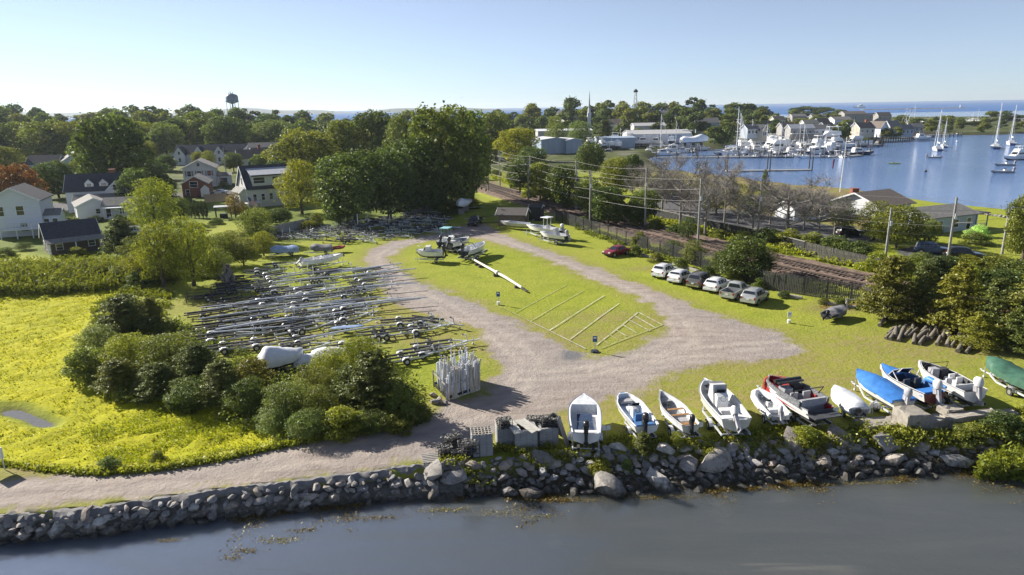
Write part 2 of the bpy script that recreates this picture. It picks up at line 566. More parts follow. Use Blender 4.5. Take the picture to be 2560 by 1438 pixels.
def grid_mesh(xs, ys, name_of_face=None, default='ground', relief=0.0):
    X, Y = np.meshgrid(xs, ys)
    Z = hgt(X, Y)
    A = ground_attrs(X, Y)
    if relief:
        r = np.zeros_like(Z)
        for k, (a, s) in enumerate(((0.035, 5.0), (0.02, 2.2))):
            px, py = X / s, Y / s
            r += a * (np.sin(px * 1.3 + 1.7 * np.sin(py * 0.9 + k)) * np.cos(py * 1.1 + 1.3 * np.sin(px * 0.7)))
        keep = (1 - A['asphalt']) * (0.25 + 0.75 * (1 - sstep(-1, 2, A['sdg'])))
        rr = rng.random(Z.shape)
        Z = Z + r * keep + A['ballast'] * (rr - 0.5) * 0.28 + A['marsh'] * (rr - 0.4) * 0.35 * (1 - A['low'])
    ny, nx = X.shape
    idx = np.arange(nx * ny).reshape(ny, nx)
    F4 = np.stack([idx[:-1, :-1], idx[:-1, 1:], idx[1:, 1:], idx[1:, :-1]], -1).reshape(-1, 4)
    V = np.stack([X, Y, Z], -1).reshape(-1, 3)
    lab = np.zeros(len(F4), int) if name_of_face is None else name_of_face(A, F4)
    for code, nm in {0: default, 1: 'gravel_drive', 2: 'marsh', 3: 'railway_bed', 4: 'parking_lot'}.items():
        sel = F4[lab == code]
        if not len(sel):
            continue
        used, inv = np.unique(sel, return_inverse=True)
        me = bpy.data.meshes.new(nm)
        me.vertices.add(len(used))
        me.vertices.foreach_set('co', V[used].astype(np.float32).ravel())
        me.loops.add(sel.size)
        me.loops.foreach_set('vertex_index', inv.astype(np.int32).ravel())
        me.polygons.add(len(sel))
        me.polygons.foreach_set('loop_start', np.arange(0, sel.size, 4, dtype=np.int32))
        me.polygons.foreach_set('use_smooth', np.ones(len(sel), bool))
        me.update(calc_edges=True)
        for k, a in A.items():
            at_ = me.attributes.new(k, 'FLOAT', 'POINT')
            at_.data.foreach_set('value', a.ravel()[used].astype(np.float32))
        me.materials.append(GMAT)
        o = bpy.data.objects.new(nm, me)
        link(o)
        o['kind'] = 'structure'


def face_kind(A, F4):
    g = lambda k: A[k].ravel()[F4].mean(1)
    lab = np.zeros(len(F4), int)
    lab[g('sdg') > 0] = 1
    lab[g('marsh') > 0.5] = 2
    lab[g('ballast') > 0.5] = 3
    lab[g('asphalt') > 0.5] = 4
    return lab


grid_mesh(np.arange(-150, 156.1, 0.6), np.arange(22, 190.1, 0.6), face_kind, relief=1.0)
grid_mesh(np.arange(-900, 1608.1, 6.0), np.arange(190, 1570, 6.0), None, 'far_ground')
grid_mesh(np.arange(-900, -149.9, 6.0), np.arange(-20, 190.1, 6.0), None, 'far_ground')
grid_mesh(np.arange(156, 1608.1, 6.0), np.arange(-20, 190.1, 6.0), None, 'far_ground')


# ------------------------------------------------------------------ water
def water_material():
    m, nt, b = new_mat('harbour_water')
    L = nt.links
    geo = nt.nodes.new('ShaderNodeTexCoord')
    P = geo.outputs['Object']
    sep = nt.nodes.new('ShaderNodeSeparateXYZ')
    L.new(P, sep.inputs[0])
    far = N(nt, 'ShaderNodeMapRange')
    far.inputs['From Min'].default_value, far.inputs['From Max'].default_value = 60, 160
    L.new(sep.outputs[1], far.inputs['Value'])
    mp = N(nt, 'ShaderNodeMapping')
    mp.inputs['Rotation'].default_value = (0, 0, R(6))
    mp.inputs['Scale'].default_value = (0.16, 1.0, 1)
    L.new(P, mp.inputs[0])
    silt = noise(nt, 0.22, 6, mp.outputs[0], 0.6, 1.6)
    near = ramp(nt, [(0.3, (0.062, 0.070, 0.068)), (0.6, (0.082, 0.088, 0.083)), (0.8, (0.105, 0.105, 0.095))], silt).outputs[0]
    # clear water west with the sky's reflected blue painted in; silty water east
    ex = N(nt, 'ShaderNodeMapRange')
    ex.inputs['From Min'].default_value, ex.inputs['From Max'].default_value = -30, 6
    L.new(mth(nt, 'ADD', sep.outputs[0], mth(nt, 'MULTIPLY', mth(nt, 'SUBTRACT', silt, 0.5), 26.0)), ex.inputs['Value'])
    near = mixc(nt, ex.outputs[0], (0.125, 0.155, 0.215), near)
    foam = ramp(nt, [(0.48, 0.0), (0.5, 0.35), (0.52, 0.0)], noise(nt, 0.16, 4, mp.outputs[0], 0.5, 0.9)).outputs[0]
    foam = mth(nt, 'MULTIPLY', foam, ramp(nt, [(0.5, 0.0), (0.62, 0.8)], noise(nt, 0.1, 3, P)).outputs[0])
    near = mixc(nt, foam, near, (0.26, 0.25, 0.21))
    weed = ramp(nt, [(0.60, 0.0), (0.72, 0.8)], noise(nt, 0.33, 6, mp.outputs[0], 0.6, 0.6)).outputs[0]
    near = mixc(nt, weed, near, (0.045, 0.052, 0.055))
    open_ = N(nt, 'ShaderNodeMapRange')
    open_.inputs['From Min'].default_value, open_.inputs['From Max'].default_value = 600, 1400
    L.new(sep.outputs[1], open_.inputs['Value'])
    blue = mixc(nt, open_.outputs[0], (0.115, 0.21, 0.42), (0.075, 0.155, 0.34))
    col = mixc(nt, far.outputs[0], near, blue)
    L.new(col, b.inputs['Base Color'])
    b.inputs['IOR'].default_value = 1.55
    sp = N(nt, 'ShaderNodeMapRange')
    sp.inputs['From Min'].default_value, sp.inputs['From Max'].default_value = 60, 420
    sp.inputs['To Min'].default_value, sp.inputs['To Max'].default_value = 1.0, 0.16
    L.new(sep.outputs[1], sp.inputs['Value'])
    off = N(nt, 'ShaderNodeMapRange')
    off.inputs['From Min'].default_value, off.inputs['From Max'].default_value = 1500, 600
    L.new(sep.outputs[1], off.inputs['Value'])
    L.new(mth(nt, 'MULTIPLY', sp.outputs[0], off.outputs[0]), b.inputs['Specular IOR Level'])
    L.new(mth(nt, 'SUBTRACT', 1.0, far.outputs[0]), b.inputs['Subsurface Weight'])
    b.inputs['Subsurface Radius'].default_value = (1.0, 1.0, 1.0)
    b.inputs['Subsurface Scale'].default_value = 6.0
    b.inputs['Roughness'].default_value = 0.06
    L.new(mth(nt, 'MULTIPLY', mth(nt, 'SUBTRACT', 1.0, ex.outputs[0]), mth(nt, 'SUBTRACT', 1.0, far.outputs[0])), b.inputs['Coat Weight'])
    b.inputs['Coat IOR'].default_value = 2.4
    b.inputs['Coat Roughness'].default_value = 0.08
    bp = nt.nodes.new('ShaderNodeBump')
    rip = noise(nt, 1.6, 5, P, 0.65)
    st = N(nt, 'ShaderNodeMapRange')
    st.inputs['From Min'].default_value, st.inputs['From Max'].default_value = 50, 420
    st.inputs['To Min'].default_value, st.inputs['To Max'].default_value = 0.16, 1.0
    L.new(sep.outputs[1], st.inputs['Value'])
    L.new(mth(nt, 'MULTIPLY', st.outputs[0], ramp(nt, [(0.35, 0.5), (0.65, 1.0)], noise(nt, 0.02, 4, P)).outputs[0]), bp.inputs['Strength'])
    bp.inputs['Distance'].default_value = 0.5
    L.new(rip, bp.inputs['Height'])
    L.new(bp.outputs[0], b.inputs['Normal'])
    return m


wb = MB()
wb.add([(-30000, -3000, WATER), (30000, -3000, WATER), (30000, 40000, WATER), (-30000, 40000, WATER)], [(0, 1, 2, 3)])
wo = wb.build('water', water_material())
wo['kind'] = 'structure'
pl = wpoly([(-10, 1000), (80, 1000), (140, 1028), (185, 1048), (180, 1080), (75, 1084), (40, 1060), (-10, 1046)], -1.05)
pb = MB().add([(x, y, -1.04) for x, y in pl], [tuple(range(len(pl)))])
po = pb.build('tidal_pool', mat('pool_water', (0.16, 0.15, 0.13), 0.05, var=0.1))
po['kind'] = 'structure'

# painted stall lines on the grass
LINE = mat('line_paint', (0.60, 0.60, 0.54), 0.8, var=0.2, scale=5, dirt=(0.30, 0.31, 0.10), dirt_at=0.43)
LINEF = mat('faded_line_paint', (0.42, 0.44, 0.24), 0.9, var=0.2, scale=4, dirt=(0.22, 0.26, 0.04), dirt_at=0.42)
for pts, m_, wd in [([(1325, 805), (1398, 840), (1465, 874)], LINE, 0.16), ([(1250, 768), (1325, 805)], LINEF, 0.12),
                    ([(1283, 785), (1350, 750), (1418, 713)], LINEF, 0.12), ([(1325, 805), (1390, 767), (1458, 728)], LINEF, 0.13),
                    ([(1373, 828), (1440, 785), (1511, 740)], LINE, 0.13), ([(1424, 851), (1485, 805), (1548, 760)], LINE, 0.15),
                    ([(1491, 864), (1545, 822), (1596, 782)], LINE, 0.14), ([(1596, 782), (1656, 814)], LINE, 0.15), ([(1656, 814), (1580, 842), (1505, 872)], LINEF, 0.13),
                    ([(1585, 790), (1640, 822)], LINE, 0.14), ([(1572, 801), (1625, 829)], LINE, 0.14), ([(1556, 813), (1592, 834)], LINE, 0.12),
                    ([(1540, 826), (1566, 842)], LINE, 0.12), ([(1524, 838), (1545, 852)], LINEF, 0.11), ([(1507, 851), (1524, 862)], LINEF, 0.11)]:
    b_ = MB()
    W = []
    for (u0, v0), (u1, v1) in zip(pts[:-1], pts[1:]):
        a0, a1 = onz(u0, v0), onz(u1, v1)
        n = max(2, int((a1 - a0).length / 0.5))
        W += [a0.lerp(a1, i / n) for i in range(n)]
    W.append(onz(*pts[-1]))
    vs_, fs_ = [], []
    for i, p in enumerate(W):
        d = (W[min(i + 1, len(W) - 1)] - W[max(i - 1, 0)]).normalized()
        s_ = Vector((-d.y, d.x, 0)) * wd * (0.28 + 0.16 * random.random())
        for q in (p + s_, p - s_):
            vs_.append((q.x, q.y, 0.07))
        if i:
            fs_.append((2 * i - 2, 2 * i - 1, 2 * i + 1, 2 * i))
    b_.add(vs_, fs_)
    o = b_.build('parking_line', m_)
    o['kind'] = 'structure'
# ------------------------------------------------------------------ foliage
def leaf_material(name, dark, light, trans=(0.20, 0.26, 0.03), tk=0.32):
    if name in MATS:
        return MATS[name]
    m = bpy.data.materials.new(name)
    m.use_nodes = True
    nt = m.node_tree
    nt.nodes.remove(nt.nodes['Principled BSDF'])
    out = nt.nodes['Material Output']
    L = nt.links
    at_ = nt.nodes.new('ShaderNodeAttribute')
    at_.attribute_name = 'tone'
    oi = nt.nodes.new('ShaderNodeObjectInfo')
    col = ramp(nt, [(0.0, dark), (1.0, light)], at_.outputs['Fac']).outputs[0]
    col = mixc(nt, 1.0, col, oi.outputs['Color'], 'MULTIPLY')
    tcol = mixc(nt, 1.0, ramp(nt, [(0.0, tuple(c * 0.6 for c in trans)), (1.0, trans)], at_.outputs['Fac']).outputs[0], oi.outputs['Color'], 'MULTIPLY')
    d = nt.nodes.new('ShaderNodeBsdfDiffuse')
    t = nt.nodes.new('ShaderNodeBsdfTranslucent')
    L.new(col, d.inputs[0])
    L.new(tcol, t.inputs[0])
    mx = nt.nodes.new('ShaderNodeMixShader')
    mx.inputs[0].default_value = tk
    L.new(d.outputs[0], mx.inputs[1])
    L.new(t.outputs[0], mx.inputs[2])
    gl = nt.nodes.new('ShaderNodeBsdfGlossy')
    gl.inputs['Roughness'].default_value = 0.5
    gl.inputs['Color'].default_value = (0.85, 0.9, 0.8, 1)
    m2 = nt.nodes.new('ShaderNodeMixShader')
    m2.inputs[0].default_value = 0.032
    L.new(mx.outputs[0], m2.inputs[1])
    L.new(gl.outputs[0], m2.inputs[2])
    L.new(m2.outputs[0], out.inputs[0])
    MATS[name] = m
    return m


LEAF = leaf_material('broad_leaves', (0.048, 0.070, 0.016), (0.190, 0.222, 0.046), (0.27, 0.33, 0.04), 0.33)
NEEDLE = leaf_material('conifer_needles', (0.046, 0.062, 0.018), (0.165, 0.185, 0.042), (0.22, 0.24, 0.03), 0.26)
GRASSB = leaf_material('grass_blades', (0.12, 0.15, 0.012), (0.30, 0.33, 0.03), (0.36, 0.38, 0.02), 0.40)
BARK = mat('bark', (0.12, 0.095, 0.075), 0.95, var=0.3, scale=4, bump=0.4)
DEADWOOD = mat('dead_wood', (0.27, 0.245, 0.22), 0.95, var=0.25, scale=5, bump=0.3)


def quads_mesh(name, C, Nn, size, tone, matl, aspect=0.7, bend=0.25, rg=rng):
    """one bent leaf-clump card (two triangles) per centre C, facing Nn"""
    n = len(C)
    a = np.cross(Nn, rg.normal(size=(n, 3)))
    a /= np.linalg.norm(a, axis=1, keepdims=True) + 1e-9
    b = np.cross(Nn, a)
    s = np.asarray(size).reshape(-1, 1) * (0.7 + 0.6 * rg.random((n, 1)))
    v = np.stack([C - a * s, C - b * s * aspect + Nn * s * bend * rg.normal(size=(n, 1)), C + a * s, C + b * s * aspect + Nn * s * bend * rg.normal(size=(n, 1))], 1)
    me = bpy.data.meshes.new(name)
    me.vertices.add(n * 4)
    me.vertices.foreach_set('co', v.astype(np.float32).ravel())
    me.loops.add(n * 4)
    me.loops.foreach_set('vertex_index', np.arange(n * 4, dtype=np.int32))
    me.polygons.add(n)
    me.polygons.foreach_set('loop_start', np.arange(0, n * 4, 4, dtype=np.int32))
    me.update(calc_edges=True)
    t = me.attributes.new('tone', 'FLOAT', 'POINT')
    t.data.foreach_set('value', np.repeat(np.clip(tone, 0, 1), 4).astype(np.float32))
    me.materials.append(matl)
    return me


def unit(n, rg):
    v = rg.normal(size=(n, 3))
    return v / np.linalg.norm(v, axis=1, keepdims=True)


def crown_mesh(name, seed, nblob, nleaf, size, matl=LEAF, shape='round', hollow=0.55):
    """a crown of unit height (z 0..1) and about unit width, built of leaf clumps on overlapping lobes"""
    rg = np.random.default_rng(seed)
    B, Rb = [], []
    for i in range(nblob):
        for _ in range(30):
            z = rg.random()
            if shape == 'round':
                rad = 0.5 * math.sqrt(max(0.0, 1 - ((z - 0.45) / 0.56) ** 2))
            elif shape == 'tall':
                rad = 0.5 * math.sqrt(max(0.0, 1 - ((z - 0.42) / 0.60) ** 2)) * (1 - 0.25 * z)
            elif shape == 'cone':
                rad = 0.5 * (1 - z) ** 0.85 + 0.03
            elif shape == 'dome':
                rad = 0.5 * math.sqrt(max(0.0, 1 - z ** 2))
            elif shape == 'column':
                rad = 0.5 * min(1.0, (1 - z) * 2.2 + 0.1) * min(1, 0.7 + z)
            th = rg.random() * 2 * math.pi
            rr = rad * (hollow + (1 - hollow) * rg.random())
            rb = (0.065 + 0.125 * rg.random() ** 1.3) * (1.0 if nblob > 22 else 1.25)
            if shape in ('cone', 'column'):
                rb *= 0.75
            p = np.array([rr * math.cos(th) * 0.86, rr * math.sin(th) * 0.86, 0.07 + z * 0.86])
            if not B or min(np.linalg.norm(p - q) for q in B) > 0.09:
                break
        B.append(p)
        Rb.append(rb)
    B, Rb = np.array(B), np.array(Rb)
    per = np.maximum(1, (nleaf * 1.5 * Rb ** 2 / (Rb ** 2).sum()).astype(int))
    C, Nn, T = [], [], []
    for p, r, k in zip(B, Rb, per):
        u = unit(k, rg)
        rr = r * (0.70 + 0.38 * rg.random((k, 1)) + 0.75 * (rg.random((k, 1)) < 0.07) * rg.random((k, 1)))
        c = p + u * rr * np.array([1.12, 1.12, 0.85])
        d = np.linalg.norm((c[:, None] - B[None]) / np.array([1.12, 1.12, 0.85]), axis=2) / Rb[None]
        keep = ((d < 0.70).sum(1) == 0) | (rg.random(k) < 0.12)
        C.append(c[keep])
        Nn.append((u + rg.normal(size=(k, 3)) * 0.75 + np.array([0, 0, 0.25]))[keep])
        T.append((0.5 + 0.27 * rg.normal(size=k) + 0.26 * rg.normal())[keep])
    C, Nn, T = np.concatenate(C), np.concatenate(Nn), np.concatenate(T)
    C[:, 2] = np.maximum(C[:, 2], 0.0)
    Nn /= np.linalg.norm(Nn, axis=1, keepdims=True)
    return quads_mesh(name, C, Nn, size, T, matl, rg=rg)


def cedar_mesh(name, seed, nbr, size, matl=NEEDLE, droop=0.15, shape=1.0):
    """layered conifer of unit height and unit width: branches carrying flat sprays"""
    rg = np.random.default_rng(seed)
    C, Nn, T = [], [], []
    for i in range(nbr):
        z = 0.04 + 0.93 * (i + rg.random()) / nbr
        th = rg.random() * 2 * math.pi
        L = 0.5 * ((1 - z) ** (0.75 * shape) * 0.92 + 0.07) * (0.65 + 0.5 * rg.random())
        k = int(18 + 130 * L)
        t = rg.random(k) ** 0.7
        wv = 0.22 * L * (1 - t * 0.6) + 0.02
        off = rg.normal(size=k) * wv * 0.6
        x = t * L * math.cos(th) - off * math.sin(th)
        y = t * L * math.sin(th) + off * math.cos(th)
        zz = z + t * L * (0.28 - droop * 2 * t) + rg.normal(size=k) * 0.012
        C.append(np.stack([x, y, np.clip(zz, 0.0, 1.05)], 1))
        nn = rg.normal(size=(k, 3)) * 0.55 + np.array([math.cos(th) * 0.35, math.sin(th) * 0.35, 0.9])
        Nn.append(nn / np.linalg.norm(nn, axis=1, keepdims=True))
        T.append(0.35 + 0.35 * t + 0.14 * rg.normal(size=k) + 0.12 * rg.normal())
    return quads_mesh(name, np.concatenate(C), np.concatenate(Nn), size, np.concatenate(T), matl, 0.45, rg=rg)


def trunk_mesh(name, seed, limbs=6, r=0.035, top=0.75, spread=0.3, matl=BARK, twigs=0):
    rg = random.Random(seed)
    b = MB()
    pts = [(0, 0, -0.03), (rg.uniform(-.01, .01), rg.uniform(-.01, .01), top * 0.35), (rg.uniform(-.02, .02), rg.uniform(-.02, .02), top * 0.7), (rg.uniform(-.03, .03), rg.uniform(-.03, .03), top)]
    b.path(pts, [r * 1.25, r, r * 0.7, r * 0.25], 7)
    for i in range(limbs):
        z = top * (0.25 + 0.6 * (i + rg.random()) / limbs)
        th = rg.uniform(0, 6.28)
        L = spread * rg.uniform(0.6, 1.1)
        e = Vector((math.cos(th) * L, math.sin(th) * L, z + L * rg.uniform(0.5, 1.0)))
        m_ = Vector((math.cos(th) * L * 0.5, math.sin(th) * L * 0.5, z + L * 0.22))
        b.path([(0, 0, z), m_, e], [r * 0.5, r * 0.36, r * 0.1], 5)
        for q in range(twigs):
            t0 = rg.uniform(0.25, 1.0)
            s_ = m_.lerp(e, t0)
            d = Vector((rg.gauss(0, 1) + math.cos(th) * .8, rg.gauss(0, 1) + math.sin(th) * .8, rg.uniform(0.2, 1.6))).normalized() * rg.uniform(0.10, 0.24)
            k_ = s_ + d * 0.55 + Vector((rg.gauss(0, .02), rg.gauss(0, .02), .015))
            b.path([s_, k_, s_ + d], [r * 0.17, r * 0.12, r * 0.05], 3, caps=False)
            for _ in range(3):
                b.path([k_, k_ + Vector((rg.gauss(0, .06), rg.gauss(0, .06), rg.uniform(0.0, .11)))], [r * 0.09, r * 0.04], 3, caps=False)
    return b.mesh(name, matl, 60)


# templates: unit crown + unit trunk
CROWN = {
    'broad': [crown_mesh('crown', 11 + i, 64, 10000, 0.019, shape='round') for i in range(4)],
    'tall': [crown_mesh('crown', 31 + i, 60, 9000, 0.019, shape='tall') for i in range(3)],
    'far': [crown_mesh('crown', 51 + i, 26, 2600, 0.034, shape=('round', 'tall', 'round')[i % 3]) for i in range(5)],
    'fargap': [crown_mesh('crown', 71 + i, 20, 1500, 0.036, shape='tall', hollow=0.8) for i in range(2)],
    'bush': [crown_mesh('foliage', 91 + i, 42, 4200, 0.026, shape='dome', hollow=0.45) for i in range(4)],
    'cedar': [cedar_mesh('crown', 111 + i, 150, 0.020) for i in range(3)],
    'juniper': [cedar_mesh('crown', 121 + i, 190, 0.022, droop=0.02, shape=0.62) for i in range(2)],
    'column': [crown_mesh('crown', 131 + i, 40, 3000, 0.022, NEEDLE, 'column') for i in range(2)],
    'fine': [crown_mesh('crown', 141 + i, 60, 9500, 0.014, shape='tall', hollow=0.35) for i in range(3)],
}
TRUNK = [trunk_mesh('trunk', i) for i in range(3)]
BARE = [trunk_mesh('branches', 40 + i, 15, 0.019, 0.80, 0.40, DEADWOOD, 26) for i in range(3)]
_ti = [0]


def tree_at(P, h, wd, kind, label, cat='tree', name='tree', group=None, tint=(1, 1, 1), z0=None, trunk=True, bare_frac=0.0, squash=None, pick=None):
    """a tree standing at P: height h, crown width wd (metres)"""
    _ti[0] += 1
    i = _ti[0]
    t = thing(name, label, cat, P, random.uniform(0, 6.28), group)
    base = {'bush': 0.0, 'column': 0.02, 'juniper': 0.01, 'cedar': 0.05, 'far': 0.08, 'fargap': 0.15}.get(kind, 0.13) if z0 is None else z0
    me = CROWN[kind][(i if pick is None else pick) % len(CROWN[kind])]
    c = inst('foliage' if kind == 'bush' else 'crown', me, t, (0, 0, h * base), (0, 0, 0), (wd, wd * (squash or random.uniform(0.88, 1.1)), h * (1 - base)))
    j = random.uniform(0.88, 1.12)
    c.color = (tint[0] * j * random.uniform(0.94, 1.06), tint[1] * j, tint[2] * j * random.uniform(0.85, 1.15), 1)
    if trunk and kind != 'bush':
        inst('trunk', TRUNK[i % 3], t, (0, 0, 0), (0, 0, 0), (h * 0.75, h * 0.75, h))
    return t


def tree(u, vb, vt, wpx, kind, label, **kw):
    """base seen at pixel (u, vb), top at row vt, crown wpx pixels wide"""
    P = at(u, vb)
    s = ppm(P)
    el = math.atan2(CAM_H - P.z, Vector((P.x, P.y)).length)
    h = (vb - vt) / s / max(math.cos(el) ** 1.0, 0.5)
    # the crown's own depth lifts the outline a little
    return tree_at(P, h * kw.pop('hk', 0.97), wpx / s, kind, label, **kw)


def bush(u, vb, vt, wpx, label, tint=(1, 1, 1), name='shrub', cat='shrub', kind='bush', **kw):
    return tree(u, vb, vt, wpx, kind, label, cat=cat, name=name, tint=tint, hk=0.8, **kw)
# ------------------------------------------------------------------ trees and shrubs
YG, MID, DK, OLV, RED, GRY = (1.85, 1.62, 0.75), (1.05, 1.08, 1.0), (0.66, 0.76, 0.84), (1.30, 1.18, 0.9), (1.45, 0.50, 0.75), (1.3, 1.35, 1.6)


def tree_ray(u, vt, Y, wm, kind, label, **kw):
    """a tree at distance Y whose top is seen at (u, vt)"""
    d = ray(u, vt)
    t = Y / d.y
    x, z = d.x * t, CAM_H + d.z * t
    b = gz(x, Y)
    return tree_at((x, Y, b), max(z - b, 3.0), wm, kind, label, **kw)


# --- woods on the skyline, row behind row
SKY_L = [(-120, 258), (0, 258), (50, 268), (100, 264), (150, 287), (200, 287), (250, 277), (300, 266), (350, 262), (400, 259), (450, 276), (490, 264), (540, 272), (600, 264), (640, 276), (700, 272), (740, 281), (800, 276), (850, 292), (900, 292), (940, 280), (1000, 276), (1080, 275), (1150, 270), (1200, 277), (1240, 268)]
SKY_R = [(1230, 272), (1240, 266), (1280, 276), (1340, 253), (1380, 268), (1415, 244), (1450, 243), (1480, 262), (1510, 250), (1560, 247), (1600, 258), (1640, 262), (1680, 253), (1720, 236), (1760, 248), (1800, 263), (1850, 261), (1880, 257), (1920, 263), (1950, 272)]
pick = lambda tab, u: float(np.interp(u, [a for a, _ in tab], [b for _, b in tab]))
side = lambda u: 'west of the water tower' if u < 560 else ('east of the water tower' if u < 1230 else 'on the town hill above the marina')
rr = random.Random(5)
for Y, off, step, wm in [(520, 2, 54, 18), (440, 13, 58, 16), (370, 26, 66, 15), (310, 42, 72, 14)]:
    u = -90 + rr.uniform(0, 30)
    while u < 1225:
        vt = pick(SKY_L, u) + off + rr.uniform(-4, 7)
        if Y > 500:
            vt = pick(SKY_L, u) + rr.uniform(-3, 4)
        if not (Y < 340 and 400 < u < 640):
            kd = rr.choice(['dark', 'dark', 'mid', 'olive'])
            tint = {'dark': DK, 'mid': MID, 'olive': OLV}[kd]
            tree_ray(u, vt, Y + rr.uniform(-15, 15), wm * rr.uniform(0.9, 1.35), 'far',
                     {'dark': 'dark green', 'mid': 'mid green', 'olive': 'olive green'}[kd] + ' tree in the far woods ' + side(u) + {520: ', on the skyline', 440: ', below the skyline row', 370: ', in the middle row', 310: ', just above the rooftops'}[Y],
                     group='trees of the far woods', tint=tint)
        u += step * rr.uniform(0.75, 1.2)
for Y, off, step, wm in [(640, 0, 44, 19), (560, 10, 48, 16), (500, 24, 54, 14), (455, 40, 66, 12)]:
    u = 1238 + rr.uniform(0, 20)
    while u < 1955:
        vt = pick(SKY_R, u) + off + rr.uniform(-3, 6)
        if not (Y < 480 and (1340 < u < 1500 or 1550 < u < 1720)) and not (Y < 520 and 1400 < u < 1470):
            kd = rr.choice(['dark', 'mid', 'olive', 'mid'])
            tint = {'dark': DK, 'mid': MID, 'olive': OLV}[kd]
            tree_ray(u, vt, Y + rr.uniform(-12, 12), wm * rr.uniform(0.9, 1.3), 'far',
                     {'dark': 'dark green', 'mid': 'mid green', 'olive': 'olive green'}[kd] + ' tree ' + side(u) + {640: ', on the skyline', 560: ', below the skyline row', 500: ', in the middle row', 455: ', just above the boatyard roofs'}[Y],
                     group='trees on the town hill', tint=tint)
        u += step * rr.uniform(0.75, 1.2)
# low point beyond the marina
for u, vt, Y, wm, tint, lb in [(2010, 268, 900, 40, DK, 'low dark scrubby tree out on the point against the sea'), (2060, 268, 930, 44, DK, 'wide dark tree mass on the point under the sea horizon'), (2100, 273, 900, 36, DK, 'dark tree at the tip of the point beside the open sea'), (1990, 272, 760, 16, MID, 'small green tree behind the old harbour houses'), (2050, 285, 700, 18, MID, 'green tree on the point behind the grey gabled shed roofs'), (2090, 286, 680, 12, OLV, 'olive green tree behind the white roofed wharf house'),
                               (2005, 296, 600, 18, YG, 'bright yellow green tree above the long white wharf roof'), (1830, 305, 480, 15, OLV, 'olive tree behind the leaning dark gable'), (1870, 308, 500, 16, YG, 'bright tree above the dark boat shed'), (1910, 300, 520, 16, MID, 'mid green tree above the dark boat shed'), (1850, 322, 470, 14, DK, 'dark tree right behind the boat shed ridge'),
                               (2130, 302, 640, 18, MID, 'round tree left of the tan harbour house'), (2260, 287, 760, 20, OLV, 'round olive tree behind the gambrel harbour house'), (2300, 294, 640, 22, MID, 'spreading tree right of the gambrel harbour house'), (2350, 288, 640, 20, YG, 'yellow green tree at the water behind the white yawl'), (2375, 290, 650, 16, OLV, 'olive tree right of the white yawl mast'), (2480, 278, 650, 18, MID, 'tall full tree on the far shore by the tall sloop'),
                               (2520, 276, 700, 16, DK, 'dark pine on the far shore left of the last sloop'), (2545, 285, 700, 14, DK, 'lower dark pine on the far shore at the frame edge'), (2420, 306, 640, 20, DK, 'dark hedge-like tree low on the far shore'), (2450, 308, 640, 18, DK, 'second dark hedge-like tree low on the far shore'), (2395, 308, 640, 16, DK, 'dark shrubby tree beside the bare branches on the far shore')]:
    tree_ray(u, vt, Y, wm, 'far', lb, group='trees on the far shore', tint=tint)
tree_ray(1785, 318, 430, 11, 'far', 'round light green tree right of the white wrapped boat', tint=YG)

